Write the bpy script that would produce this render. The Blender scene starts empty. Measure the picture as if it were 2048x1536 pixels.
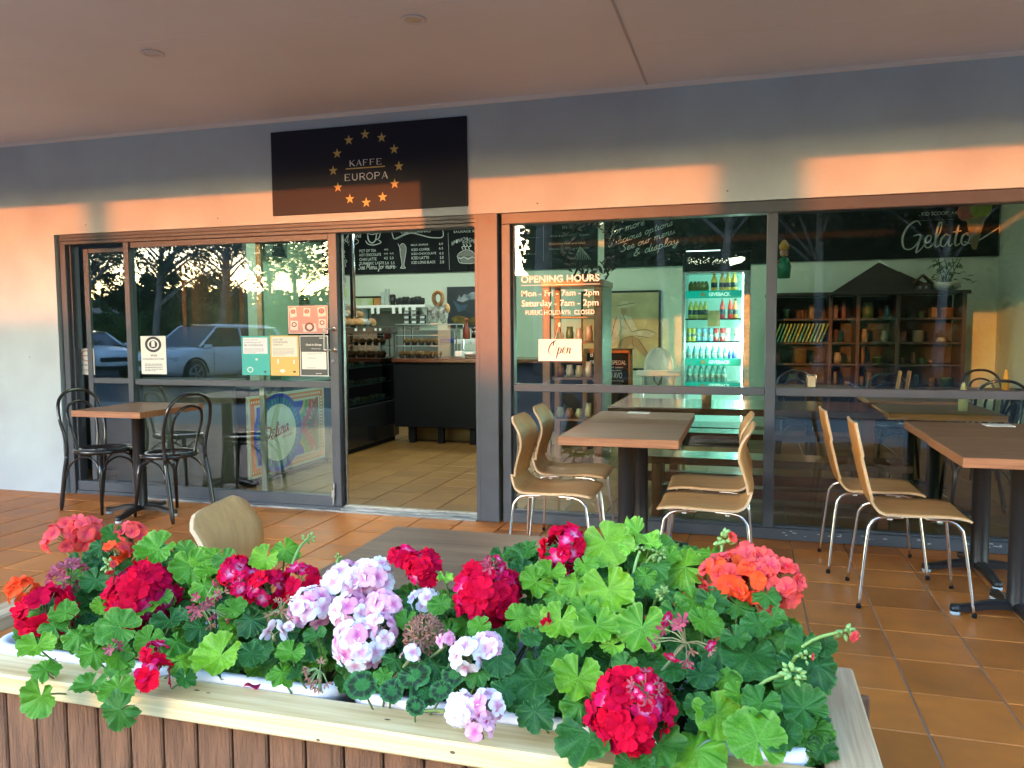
import bpy, bmesh, math, random
from mathutils import Vector, Matrix, noise
random.seed(7)
R = math.radians
S = bpy.context.scene
C = S.collection
# ------------------------------------------------------------------ camera, sky, sun, exposure
FPX = 1585.74
CP = Vector((0, -5.2077, 1.35))
CF = Vector((-0.28135843, 0.95702712, -0.07026035))
CR = Vector((0.95950278, 0.28163085, -0.00620309))
CU = Vector((-0.01385096, 0.0691603, 0.9975094))
cd = bpy.data.cameras.new('camera'); cam = bpy.data.objects.new('camera', cd); C.objects.link(cam)
cd.sensor_width = 36; cd.lens = 36 * FPX / 2048; cd.clip_start = 0.05; cd.clip_end = 900
M = Matrix((CR, CU, -CF)).transposed().to_4x4(); M.translation = CP
cam.matrix_world = M
S.camera = cam
SUN_EL, SUN_AZ = 5.0, 18.0           # the sun stands low behind the camera, to its left
sun_to = Vector((-math.sin(R(SUN_AZ)) * math.cos(R(SUN_EL)), -math.cos(R(SUN_AZ)) * math.cos(R(SUN_EL)), math.sin(R(SUN_EL))))
w = bpy.data.worlds.new('World'); S.world = w; w.use_nodes = True
nt = w.node_tree
sky = nt.nodes.new('ShaderNodeTexSky'); sky.sky_type = 'NISHITA'; sky.sun_disc = False
sky.sun_elevation = R(SUN_EL)
sky.sun_rotation = math.atan2(sun_to.x, sun_to.y)
sky.air_density = 1.0; sky.dust_density = 0.8; sky.ozone_density = 2.6
nt.links.new(sky.outputs[0], nt.nodes['Background'].inputs[0])
nt.nodes['Background'].inputs[1].default_value = 0.15
ld = bpy.data.lights.new('sun', 'SUN'); ld.energy = 0.18; ld.angle = R(0.55); ld.color = (1.0, 0.205, 0.03)
lo = bpy.data.objects.new('sun', ld); C.objects.link(lo)
lo.rotation_euler = (-sun_to).to_track_quat('-Z', 'Y').to_euler()
S.view_settings.view_transform = 'Standard'; S.view_settings.look = 'None'
S.view_settings.exposure = 4.93; S.view_settings.gamma = 1.0
S.view_settings.use_curve_mapping = False
S.render.engine = 'CYCLES'
S.cycles.max_bounces = 8; S.cycles.transparent_max_bounces = 24; S.cycles.use_denoising = True
S.cycles.caustics_reflective = False; S.cycles.caustics_refractive = False
S.cycles.sample_clamp_indirect = 6

# ------------------------------------------------------------------ helpers
def ray(px, py):
    d = CF + CR * ((px - 1024) / FPX) - CU * ((py - 768) / FPX)
    return d
def on(px, py, axis, val):
    d = ray(px, py); t = (val - CP[axis]) / d[axis]; return CP + d * t
def fz(px, py, y=0.0): return on(px, py, 1, y)
def gz(px, py, z=0.0): return on(px, py, 2, z)

MATS = {}
def mat(name, col, rough=0.6, metal=0.0, var=None, bump=None, col2=None, coat=0, spec=None, emit=None, stretch=None, objvar=0, alpha=None):
    """procedural principled material. var=(scale, fac) mixes col towards col2 by noise; bump=(scale, strength)"""
    if name in MATS: return MATS[name]
    m = bpy.data.materials.new(name); m.use_nodes = True; n = m.node_tree; b = n.nodes['Principled BSDF']
    b.inputs['Base Color'].default_value = (*col, 1); b.inputs['Roughness'].default_value = rough
    b.inputs['Metallic'].default_value = metal
    if spec is not None: b.inputs['Specular IOR Level'].default_value = spec
    if coat: b.inputs['Coat Weight'].default_value = coat; b.inputs['Coat Roughness'].default_value = 0.08
    if emit: b.inputs['Emission Color'].default_value = (*emit[0], 1); b.inputs['Emission Strength'].default_value = emit[1]
    tc = n.nodes.new('ShaderNodeTexCoord'); mp = n.nodes.new('ShaderNodeMapping')
    n.links.new(tc.outputs['Object'], mp.inputs[0])
    if stretch: mp.inputs['Scale'].default_value = stretch
    last = None
    if var or objvar:
        c2 = col2 or tuple(c * 0.6 for c in col)
        mx = n.nodes.new('ShaderNodeMix'); mx.data_type = 'RGBA'
        mx.inputs['A'].default_value = (*col, 1); mx.inputs['B'].default_value = (*c2, 1)
        oi = n.nodes.new('ShaderNodeObjectInfo')
        if var:
            ns = n.nodes.new('ShaderNodeTexNoise'); ns.noise_dimensions = '4D'; ns.inputs['Scale'].default_value = var[0]; ns.inputs['Detail'].default_value = 6
            ml = n.nodes.new('ShaderNodeMath'); ml.operation = 'MULTIPLY'; ml.inputs[1].default_value = 40
            n.links.new(oi.outputs['Random'], ml.inputs[0]); n.links.new(ml.outputs[0], ns.inputs['W'])
            n.links.new(mp.outputs[0], ns.inputs[0])
            mr = n.nodes.new('ShaderNodeMapRange'); mr.inputs['From Min'].default_value = 0.35; mr.inputs['From Max'].default_value = 0.68
            mr.inputs['To Max'].default_value = var[1]; n.links.new(ns.outputs[0], mr.inputs[0])
            n.links.new(mr.outputs[0], mx.inputs['Factor'])
        else: mx.inputs['Factor'].default_value = 0
        out = mx.outputs['Result']
        if objvar:
            hs = n.nodes.new('ShaderNodeHueSaturation')
            mr2 = n.nodes.new('ShaderNodeMapRange'); mr2.inputs['To Min'].default_value = 1 - objvar; mr2.inputs['To Max'].default_value = 1 + objvar
            n.links.new(oi.outputs['Random'], mr2.inputs[0]); n.links.new(mr2.outputs[0], hs.inputs['Value'])
            n.links.new(out, hs.inputs['Color']); out = hs.outputs[0]
        n.links.new(out, b.inputs['Base Color'])
    if bump:
        bs = n.nodes.new('ShaderNodeTexNoise'); bs.inputs['Scale'].default_value = bump[0]; bs.inputs['Detail'].default_value = 5
        n.links.new(mp.outputs[0], bs.inputs[0])
        bp = n.nodes.new('ShaderNodeBump'); bp.inputs['Strength'].default_value = bump[1]; bp.inputs['Distance'].default_value = bump[2] if len(bump) > 2 else 0.01
        n.links.new(bs.outputs[0], bp.inputs['Height']); n.links.new(bp.outputs[0], b.inputs['Normal'])
    MATS[name] = m
    return m

def wood(name, c1, c2, rough=0.4, axis=0, scale=14, bump=0.15, coat=0.0, dist=3.0, sx=0.06):
    """timber with grain running along one axis"""
    if name in MATS: return MATS[name]
    m = bpy.data.materials.new(name); m.use_nodes = True; n = m.node_tree; b = n.nodes['Principled BSDF']
    b.inputs['Roughness'].default_value = rough
    if coat: b.inputs['Coat Weight'].default_value = coat; b.inputs['Coat Roughness'].default_value = 0.15
    tc = n.nodes.new('ShaderNodeTexCoord'); mp = n.nodes.new('ShaderNodeMapping')
    sc = [1, 1, 1]; sc[axis] = sx; mp.inputs['Scale'].default_value = sc
    n.links.new(tc.outputs['Object'], mp.inputs[0])
    oi = n.nodes.new('ShaderNodeObjectInfo'); ml = n.nodes.new('ShaderNodeMath'); ml.operation = 'MULTIPLY'; ml.inputs[1].default_value = 30
    n.links.new(oi.outputs['Random'], ml.inputs[0])
    ns = n.nodes.new('ShaderNodeTexNoise'); ns.noise_dimensions = '4D'; ns.inputs['Scale'].default_value = scale; ns.inputs['Detail'].default_value = 8; ns.inputs['Distortion'].default_value = dist * 0.3
    n.links.new(mp.outputs[0], ns.inputs[0]); n.links.new(ml.outputs[0], ns.inputs['W'])
    n2 = n.nodes.new('ShaderNodeTexNoise'); n2.noise_dimensions = '4D'; n2.inputs['Scale'].default_value = scale * 6; n2.inputs['Detail'].default_value = 4
    n.links.new(mp.outputs[0], n2.inputs[0]); n.links.new(ml.outputs[0], n2.inputs['W'])
    ad = n.nodes.new('ShaderNodeMath'); ad.operation = 'MULTIPLY_ADD'; ad.inputs[1].default_value = 0.45
    n.links.new(n2.outputs[0], ad.inputs[0]); n.links.new(ns.outputs[0], ad.inputs[2])
    cr = n.nodes.new('ShaderNodeValToRGB'); cr.color_ramp.elements[0].position = 0.52; cr.color_ramp.elements[1].position = 0.92
    cr.color_ramp.elements[0].color = (*c1, 1); cr.color_ramp.elements[1].color = (*c2, 1)
    n.links.new(ad.outputs[0], cr.inputs[0]); n.links.new(cr.outputs[0], b.inputs['Base Color'])
    bp = n.nodes.new('ShaderNodeBump'); bp.inputs['Strength'].default_value = bump; bp.inputs['Distance'].default_value = 0.003
    n.links.new(ad.outputs[0], bp.inputs['Height']); n.links.new(bp.outputs[0], b.inputs['Normal'])
    MATS[name] = m; return m

class G:
    """collects geometry for one mesh"""
    def __init__(s): s.v = []; s.f = []; s.mi = []; s.m = 0; s.sm = []
    def add(s, vs, fs, smooth=False):
        o = len(s.v); s.v += [tuple(v) for v in vs]
        for f in fs: s.f.append([i + o for i in f]); s.mi.append(s.m); s.sm.append(smooth)
        return s
    def box(s, x0, y0, z0, x1, y1, z1):
        x0, x1 = sorted((x0, x1)); y0, y1 = sorted((y0, y1)); z0, z1 = sorted((z0, z1))
        return s.add([(x0,y0,z0),(x1,y0,z0),(x1,y1,z0),(x0,y1,z0),(x0,y0,z1),(x1,y0,z1),(x1,y1,z1),(x0,y1,z1)],
              [(0,3,2,1),(4,5,6,7),(0,1,5,4),(1,2,6,5),(2,3,7,6),(3,0,4,7)])
    def cbox(s, x0, y0, z0, x1, y1, z1, b=0.004):
        """box with chamfered edges"""
        x0, x1 = sorted((x0, x1)); y0, y1 = sorted((y0, y1)); z0, z1 = sorted((z0, z1))
        b = min(b, (x1-x0)*.45, (y1-y0)*.45, (z1-z0)*.45)
        bm = bmesh.new(); bmesh.ops.create_cube(bm, size=1)
        for v in bm.verts: v.co = Vector((x0+(v.co.x+.5)*(x1-x0), y0+(v.co.y+.5)*(y1-y0), z0+(v.co.z+.5)*(z1-z0)))
        bmesh.ops.bevel(bm, geom=list(bm.edges), offset=b, segments=1, affect='EDGES')
        bm.verts.index_update()
        s.add([v.co[:] for v in bm.verts], [[v.index for v in f.verts] for f in bm.faces]); bm.free(); return s
    def tube(s, pts, r, n=8, cap=True):
        pts = [Vector(p) for p in pts]; k = len(pts)
        rs = r if isinstance(r, (list, tuple)) else [r] * k
        t = [(pts[min(i+1, k-1)] - pts[max(i-1, 0)]).normalized() for i in range(k)]
        u = t[0].orthogonal().normalized(); vs = []; fs = []
        for i in range(k):
            u = (u - t[i] * u.dot(t[i])).normalized(); w_ = t[i].cross(u)
            for j in range(n):
                a = 2 * math.pi * j / n; vs.append(pts[i] + (u * math.cos(a) + w_ * math.sin(a)) * rs[i])
        for i in range(k - 1):
            for j in range(n): fs.append((i*n+j, i*n+(j+1)%n, (i+1)*n+(j+1)%n, (i+1)*n+j))
        s.add(vs, fs, True)
        if cap:
            o = len(s.v) - len(vs)
            for f in ([*range(n)][::-1], [(k-1)*n+j for j in range(n)]): s.f.append([i+o for i in f]); s.mi.append(s.m); s.sm.append(False)
        return s
    def lathe(s, prof, c=(0,0,0), n=16, smooth=True, axis='Z'):
        vs = []; fs = []; k = len(prof)
        for r, z in prof:
            for j in range(n):
                a = 2*math.pi*j/n
                p = (r*math.cos(a), r*math.sin(a), z)
                if axis == 'Y': p = (p[0], p[2], p[1])
                vs.append((p[0]+c[0], p[1]+c[1], p[2]+c[2]))
        for i in range(k-1):
            for j in range(n): fs.append((i*n+j, i*n+(j+1)%n, (i+1)*n+(j+1)%n, (i+1)*n+j))
        fs.append([*range(n)][::-1]); fs.append([(k-1)*n+j for j in range(n)])
        return s.add(vs, fs, smooth)
    def prism(s, poly, y0, y1):
        """polygon in x,z pushed from y0 to y1"""
        k = len(poly)
        vs = [(x, y0, z) for x, z in poly] + [(x, y1, z) for x, z in poly]
        fs = [[*range(k)], [*range(k, 2*k)][::-1]] + [(i, k+i, k+(i+1)%k, (i+1)%k) for i in range(k)]
        return s.add(vs, fs)
    def flat(s, poly, y):
        return s.add([(x, y, z) for x, z in poly], [[*range(len(poly))]])
    def sheet(s, grid, th):
        """thick sheet from a grid (rows of points); th along the grid normal"""
        nr, nc = len(grid), len(grid[0]); gr = [[Vector(p) for p in row] for row in grid]
        top, bot = [], []
        for i in range(nr):
            for j in range(nc):
                a = gr[min(i+1,nr-1)][j]-gr[max(i-1,0)][j]; b = gr[i][min(j+1,nc-1)]-gr[i][max(j-1,0)]
                nn = a.cross(b).normalized(); top.append(gr[i][j]+nn*th/2); bot.append(gr[i][j]-nn*th/2)
        K = nr*nc; fs = []
        for i in range(nr-1):
            for j in range(nc-1):
                q = i*nc+j; fs.append((q, q+nc, q+nc+1, q+1)); fs.append((K+q, K+q+1, K+q+nc+1, K+q+nc))
        o = len(s.v); s.add(top+bot, fs, True)
        rim = [(0,j) for j in range(nc)] + [(i,nc-1) for i in range(1,nr)] + [(nr-1,j) for j in range(nc-2,-1,-1)] + [(i,0) for i in range(nr-2,0,-1)]
        for a, b in zip(rim, rim[1:]+rim[:1]):
            q, r_ = a[0]*nc+a[1], b[0]*nc+b[1]
            s.f.append([o+q, o+r_, o+K+r_, o+K+q]); s.mi.append(s.m); s.sm.append(False)
        return s
    def mesh(s, name, mats):
        me = bpy.data.meshes.new(name); me.from_pydata(s.v, [], s.f)
        for m in (mats if isinstance(mats, (list, tuple)) else [mats]): me.materials.append(m)
        me.polygons.foreach_set('material_index', s.mi)
        me.polygons.foreach_set('use_smooth', s.sm)
        me.update(); return me
    def obj(s, name, mats, parent=None): return link(name, s.mesh(name, mats), parent)

def link(name, data, parent=None, loc=None, rot=None):
    o = bpy.data.objects.new(name, data); C.objects.link(o)
    if parent: o.parent = parent
    if loc is not None: o.location = loc
    if rot is not None: o.rotation_euler = rot
    return o
def tag(o, label=None, cat=None, group=None, kind=None):
    if label: o['label'] = label
    if cat: o['category'] = cat
    if group: o['group'] = group
    if kind: o['kind'] = kind
    return o
def thing(name, label, cat, loc=(0,0,0), rz=0, group=None):
    o = bpy.data.objects.new(name, None); C.objects.link(o); o.location = loc; o.rotation_euler = (0,0,rz)
    o.empty_display_size = 0.1
    return tag(o, label, cat, group)
def struct(o): o['kind'] = 'structure'; return o
ORD = ['first','second','third','fourth','fifth','sixth','seventh','eighth','ninth','tenth','eleventh','twelfth','thirteenth','fourteenth','fifteenth','sixteenth','seventeenth','eighteenth','nineteenth','twentieth','twenty first','twenty second','twenty third','twenty fourth','twenty fifth','twenty sixth','twenty seventh','twenty eighth']
def dup(root, loc=None, rz=None, label=None, group=None):
    r = root.copy(); C.objects.link(r)
    if loc is not None: r.location = loc
    if rz is not None: r.rotation_euler = (0,0,rz)
    if label: r['label'] = label
    if group: r['group'] = group
    for ch in list(root.children):
        c = ch.copy(); C.objects.link(c); c.parent = r
        for g in list(ch.children):
            d = g.copy(); C.objects.link(d); d.parent = c
    return r

def catmull(pts, k=6, closed=False):
    P = [Vector(p) for p in pts]; n = len(P); out = []
    if n < 3: return P
    rng = range(n if closed else n-1)
    for i in rng:
        if closed: a, b, c, d = P[(i-1)%n], P[i], P[(i+1)%n], P[(i+2)%n]
        else: a, b, c, d = P[max(i-1,0)], P[i], P[i+1], P[min(i+2,n-1)]
        for j in range(k):
            t = j/k
            out.append(0.5*((2*b)+(c-a)*t+(2*a-5*b+4*c-d)*t*t+(3*b-a-3*c+d)*t**3))
    if not closed: out.append(P[-1])
    return out

# ------------------------------------------------------------------ lettering
def text_polys(txt, shear=0.0, bold=0.0):
    cu = bpy.data.curves.new('text', 'FONT'); cu.body = txt; cu.size = 1; cu.shear = shear; cu.offset = bold; cu.resolution_u = 3
    o = bpy.data.objects.new('text', cu); C.objects.link(o)
    dg = bpy.context.evaluated_depsgraph_get(); dg.update()
    me = bpy.data.meshes.new_from_object(o.evaluated_get(dg))
    vs = [tuple(v.co) for v in me.vertices]; fs = [list(p.vertices) for p in me.polygons]
    bpy.data.objects.remove(o); bpy.data.curves.remove(cu); bpy.data.meshes.remove(me)
    return vs, fs
def put_text(g, txt, x0, z0, x1, z1, y, shear=0.0, bold=0.0, place=None):
    """text fitted into a rectangle of the x,z plane, facing -y (or mapped by place(u,v) )"""
    vs, fs = text_polys(txt, shear, bold)
    if not vs: return g
    a = min(v[0] for v in vs); b = max(v[0] for v in vs); c = min(v[1] for v in vs); d = max(v[1] for v in vs)
    out = []
    for v in vs:
        u = (v[0]-a)/(b-a or 1); t = (v[1]-c)/(d-c or 1)
        out.append(place(u, t) if place else (x0+u*(x1-x0), y, z0+t*(z1-z0)))
    g.add(out, fs); return g

def ribbon(g, pts, w, y, contrast=0.0, slant=1.2, closed=False, place=None, k=6, taper=True):
    """flat brush stroke in the x,z plane"""
    P = catmull([(p[0], p[1], 0) for p in pts], k, closed)
    n = len(P); vs = []; fs = []
    for i, p in enumerate(P):
        if closed: t = P[(i+1)%n]-P[i-1]
        else: t = P[min(i+1,n-1)]-P[max(i-1,0)]
        if t.length < 1e-9: t = Vector((1,0,0))
        t.normalize(); nn = Vector((-t.y, t.x, 0))
        ww = w
        if contrast: ww = w*((1-contrast)+contrast*abs(t.x*math.cos(slant)+t.y*math.sin(slant))**2 if t.y < 0 else (1-contrast))
        if taper and not closed and (i < 2 or i > n-3): ww *= 0.7
        for s_ in (-1, 1):
            q = p+nn*ww*0.5*s_
            vs.append(place(q.x, q.y) if place else (q.x, y, q.y))
    for i in range(n-1 if not closed else n):
        a = 2*i; b = 2*((i+1)%n); fs.append((a, b, b+1, a+1))
    g.add(vs, fs); return g

HAND = {  # handwriting, x height 1: (advance, strokes)
 'a': (0.95, [[(.7,.8),(.4,1),(.08,.6),(.15,.08),(.45,.1),(.72,.9)], [(.72,.95),(.68,.3),(.8,0),(1.0,.2)]]),
 'b': (0.8, [[(.0,.2),(.35,1.4),(.4,2),(.2,1.9),(.12,.8),(.2,.05),(.55,.15),(.6,.7),(.4,.85),(.85,.75)]]),
 'c': (0.7, [[(.6,.85),(.35,1),(.08,.6),(.15,.1),(.45,0),(.75,.25)]]),
 'd': (0.95, [[(.65,.8),(.4,1),(.08,.6),(.15,.08),(.45,.1),(.72,.9)], [(.82,2),(.7,.4),(.8,0),(1.0,.2)]]),
 'e': (0.72, [[(0,.2),(.45,.55),(.5,.9),(.25,1),(.08,.6),(.18,.1),(.45,0),(.75,.25)]]),
 'f': (0.6, [[(.6,1.8),(.4,2.05),(.2,1.6),(.2,.2),(.1,-.8),(-.15,-.7),(.1,-.1),(.55,.3)], [(-.1,1),(.5,1.05)]]),
 'g': (0.9, [[(.7,.8),(.4,1),(.08,.6),(.15,.08),(.45,.1),(.72,.9)], [(.74,.95),(.68,-.4),(.4,-.9),(.05,-.7),(.3,-.25),(.95,.3)]]),
 'h': (0.85, [[(0,.2),(.35,1.5),(.38,2),(.2,1.9),(.15,0)], [(.15,.4),(.4,.95),(.6,.8),(.62,.15),(.75,0),(.9,.2)]]),
 'i': (0.45, [[(.0,.4),(.2,1),(.15,.2),(.3,0),(.5,.2)], [(.25,1.45),(.28,1.5)]]),
 'l': (0.5, [[(0,.2),(.38,1.2),(.42,1.9),(.25,2.0),(.15,1.4),(.15,.3),(.3,0),(.55,.2)]]),
 'm': (1.25, [[(0,.7),(.12,1),(.12,0)], [(.12,.5),(.35,.98),(.5,.8),(.5,0)], [(.5,.5),(.75,.98),(.92,.8),(.95,.1),(1.1,0),(1.3,.2)]]),
 'n': (0.85, [[(0,.7),(.12,1),(.12,0)], [(.12,.5),(.38,.98),(.55,.8),(.57,.1),(.7,0),(.9,.2)]]),
 'o': (0.8, [[(.4,1),(.1,.75),(.1,.2),(.4,0),(.65,.35),(.6,.85),(.4,1),(.5,.8),(.85,.85)]]),
 'p': (0.85, [[(0,.6),(.18,1),(.1,-.9)], [(.14,.3),(.3,.95),(.6,.8),(.6,.2),(.3,0),(.15,.2)], [(.6,.1),(.9,.2)]]),
 'r': (0.65, [[(0,.6),(.15,1),(.15,0)], [(.15,.5),(.35,.95),(.6,.9)]]),
 's': (0.65, [[(0,.2),(.35,1.05),(.45,.5),(.4,.05),(.05,.05)], [(.4,.05),(.65,.25)]]),
 't': (0.6, [[(.28,1.7),(.2,.4),(.35,0),(.6,.2)], [(-.05,1.15),(.55,1.2)]]),
 'u': (0.9, [[(0,.6),(.12,1),(.12,.25),(.3,0),(.55,.2),(.66,1)], [(.66,1),(.66,.2),(.78,0),(.95,.2)]]),
 'y': (0.85, [[(0,.6),(.12,1),(.15,.35),(.35,.1),(.58,.4),(.66,1)], [(.66,1),(.6,-.4),(.35,-.9),(.1,-.7),(.4,-.2),(.9,.3)]]),
 'z': (0.75, [[(.02,.85),(.3,1.02),(.6,.95),(.1,.1),(.4,.12),(.72,.02)]]),
 'S': (1.0, [[(.8,1.7),(.5,2),(.15,1.6),(.5,1.1),(.7,.5),(.35,0),(-.15,.3)]]),
 'M': (1.5, [[(0,0),(.2,1.9),(.6,.6),(1.0,1.95),(1.15,.1),(1.4,.2)]]),
 'G': (1.75, [[(1.3,1.9),(.95,2.3),(.35,1.9),(.05,1.0),(.3,.1),(.9,.0),(1.35,.6),(1.4,1.05)], [(.85,1.05),(1.4,1.08),(1.35,.3),(1.3,-.35),(1.6,-.1),(1.8,.25)]]),
 'D': (1.5, [[(.35,1.9),(.3,1.0),(.15,.1)], [(-.1,1.75),(.6,2.0),(1.2,1.6),(1.25,.9),(.7,.15),(.0,-.25)]]),
 'O': (1.6, [[(.95,2.25),(.35,1.7),(.1,.8),(.35,.0),(.85,.05),(1.3,.8),(1.3,1.7),(1.0,2.2),(.7,1.9),(.75,1.3)]]),
 '&': (1.2, [[(1.0,.1),(.3,1.2),(.4,1.7),(.7,1.5),(.2,.7),(.15,.15),(.5,0),(.95,.7)]]),
 'E': (0.95, [[(.75,1.15),(.3,1.3),(.2,1.0),(.5,.8),(.1,.5),(.15,.05),(.6,.02),(.95,.35)]]),
 ' ': (0.55, []), '-': (0.6, [[(0,.5),(.5,.52)]]),
}
def hand(g, txt, x0, z0, xh, y, w=0.12, slant=0.25, rise=0.0, contrast=0.0, width=None, place=None, bs=1.2):
    """handwriting starting at x0,z0 with x height xh; rise = baseline slope; width fits the total length"""
    tot = sum(HAND[c][0] for c in txt); sx = (width/(tot*xh)) if width else 1.0
    cx = 0.0
    for c in txt:
        adv, st = HAND[c]
        for pts in st:
            P = []
            for (a, b) in pts:
                u = (cx+a+slant*b*0.5)*xh*sx; v = b*xh
                P.append((x0+u, z0+v+rise*u))
            ribbon(g, P, w*xh, y, contrast=contrast, slant=bs, place=place)
        cx += adv
    return g

def serif(g, ch, x0, z0, h, w_, y):
    """thin roman capitals with hairline serifs"""
    T, t = 0.17*h, 0.06*h
    def bar(ax, az, bx, bz, ww):
        d = Vector((bx-ax, bz-az)); n_ = Vector((-d.y, d.x)).normalized()*ww/2
        g.flat([(x0+ax+n_.x, z0+az+n_.y), (x0+ax-n_.x, z0+az-n_.y), (x0+bx-n_.x, z0+bz-n_.y), (x0+bx+n_.x, z0+bz+n_.y)], y)
    def ser(cx, cz, l=0.2): bar(cx-l*h/1.6, cz, cx+l*h/1.6, cz, t*.8)
    W = w_
    if ch in 'KFERP':
        bar(.15*W, 0, .15*W, h, T); ser(.15*W, t*.4, .16); ser(.15*W, h-t*.4, .16)
    if ch == 'K': bar(.2*W, .45*h, .85*W, h, t); bar(.35*W, .55*h, .95*W, 0, T); ser(.93*W, t*.4, .1); ser(.85*W, h-t*.4, .12)
    if ch == 'A': bar(.1*W, 0, .5*W, h, t); bar(.5*W, h, .92*W, 0, T); bar(.25*W, .35*h, .75*W, .35*h, t); ser(.1*W, t*.4, .12); ser(.92*W, t*.4, .12)
    if ch in 'FE': bar(.15*W, h-t*.5, .85*W, h-t*.5, t); bar(.15*W, .52*h, .7*W, .52*h, t); bar(.85*W, h, .85*W, .82*h, t)
    if ch == 'E': bar(.15*W, t*.5, .88*W, t*.5, t); bar(.88*W, 0, .88*W, .2*h, t)
    if ch == 'U':
        ribbon(g, [(x0+.15*W, z0+h), (x0+.15*W, z0+.3*h), (x0+.5*W, z0+t*.5), (x0+.85*W, z0+.3*h), (x0+.85*W, z0+h)], T*.75, y, taper=False); ser(.15*W, h-t*.4, .14); ser(.85*W, h-t*.4, .12)
    if ch == 'O':
        ribbon(g, [(x0+(.5+.46*math.cos(a))*W, z0+(.5+.48*math.sin(a))*h) for a in [i*math.pi/6 for i in range(12)]], T*.7, y, closed=True, k=3)
    if ch in 'PR':
        ribbon(g, [(x0+.15*W, z0+h-t*.5), (x0+.65*W, z0+h-t*.5), (x0+.88*W, z0+.76*h), (x0+.65*W, z0+.5*h), (x0+.15*W, z0+.48*h)], T*.6, y, taper=False)
    if ch == 'R': bar(.5*W, .5*h, .95*W, 0, T*.9)
    return g
def serif_word(g, txt, x0, x1, z0, z1, y):
    n = len(txt); step = (x1-x0)/n
    for i, c in enumerate(txt): serif(g, c, x0+i*step+step*.08, z0, z1-z0, step*.84, y)
    return g
# ------------------------------------------------------------------ materials
paint = mat('grey_render', (0.45, 0.56, 0.61), 0.75, var=(2.2, 0.8), col2=(0.38, 0.44, 0.50), bump=(70, 0.35, 0.004))
frame_m = mat('grey_aluminium', (0.082, 0.095, 0.115), 0.38, var=(9, 0.6), col2=(0.065, 0.076, 0.095), bump=(200, 0.05, 0.001), spec=0.25)
alu = mat('bare_aluminium', (0.62, 0.62, 0.60), 0.35, metal=0.9, var=(30, 0.7), col2=(0.35, 0.34, 0.32))
worn = mat('worn_threshold', (0.42, 0.43, 0.43), 0.5, metal=0.3, var=(45, 1.0), col2=(0.10, 0.12, 0.14), bump=(80, 0.3, 0.002), stretch=(0.15, 1, 1))
soffit_m = mat('soffit_paint', (0.82, 0.83, 0.86), 0.6, var=(1.5, 0.4), col2=(0.70, 0.70, 0.72), bump=(120, 0.06, 0.002))
white_m = mat('white_paint', (0.78, 0.78, 0.76), 0.5)
black_m = mat('black_gloss', (0.012, 0.012, 0.013), 0.22, coat=0.5, bump=(300, 0.04, 0.001))
black_cast = mat('black_cast_iron', (0.015, 0.015, 0.016), 0.35, bump=(160, 0.25, 0.002))
black_matt = mat('black_laminate', (0.009, 0.009, 0.010), 0.6, spec=0.15)
chrome = mat('chrome', (0.75, 0.74, 0.72), 0.12, metal=1.0)
grout = mat('grout', (0.36, 0.31, 0.25), 0.9, var=(3, 0.9), col2=(0.16, 0.13, 0.10))
tile_m = mat('terracotta_tile', (0.52, 0.165, 0.03), 0.42, var=(5, 0.8), col2=(0.34, 0.115, 0.028), bump=(9, 0.10, 0.004), objvar=0.2, spec=0.28)
tile_in = mat('ochre_tile', (0.25, 0.12, 0.03), 0.4, var=(5, 0.8), col2=(0.19, 0.085, 0.025), bump=(9, 0.08, 0.004), objvar=0.10)

def glass_mat(name, tint):
    m = bpy.data.materials.new(name); m.use_nodes = True; n = m.node_tree
    n.nodes.remove(n.nodes['Principled BSDF']); out = n.nodes['Material Output']
    tr = n.nodes.new('ShaderNodeBsdfTransparent'); tr.inputs[0].default_value = (*tint, 1)
    gl = n.nodes.new('ShaderNodeBsdfGlossy'); gl.inputs['Roughness'].default_value = 0.0; gl.inputs[0].default_value = (1, 1, 1, 1)
    fr = n.nodes.new('ShaderNodeFresnel'); fr.inputs[0].default_value = 1.52
    geo = n.nodes.new('ShaderNodeNewGeometry')
    mu = n.nodes.new('ShaderNodeMath'); mu.operation = 'MULTIPLY'
    ib = n.nodes.new('ShaderNodeMath'); ib.operation = 'SUBTRACT'; ib.inputs[0].default_value = 1
    n.links.new(geo.outputs['Backfacing'], ib.inputs[1])
    m15 = n.nodes.new('ShaderNodeMath'); m15.operation = 'MULTIPLY'; m15.inputs[1].default_value = 1.75; m15.use_clamp = True
    n.links.new(fr.outputs[0], m15.inputs[0])
    n.links.new(m15.outputs[0], mu.inputs[0]); n.links.new(ib.outputs[0], mu.inputs[1])
    mx = n.nodes.new('ShaderNodeMixShader')
    n.links.new(mu.outputs[0], mx.inputs[0]); n.links.new(tr.outputs[0], mx.inputs[1]); n.links.new(gl.outputs[0], mx.inputs[2])
    n.links.new(mx.outputs[0], out.inputs[0])
    return m
glass = glass_mat('window_glass', (0.80, 0.88, 0.82))
dark_g = glass_mat('smoked_glass', (0.42, 0.50, 0.48))
clear_g = glass_mat('clear_glass', (0.96, 0.975, 0.965))

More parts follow.
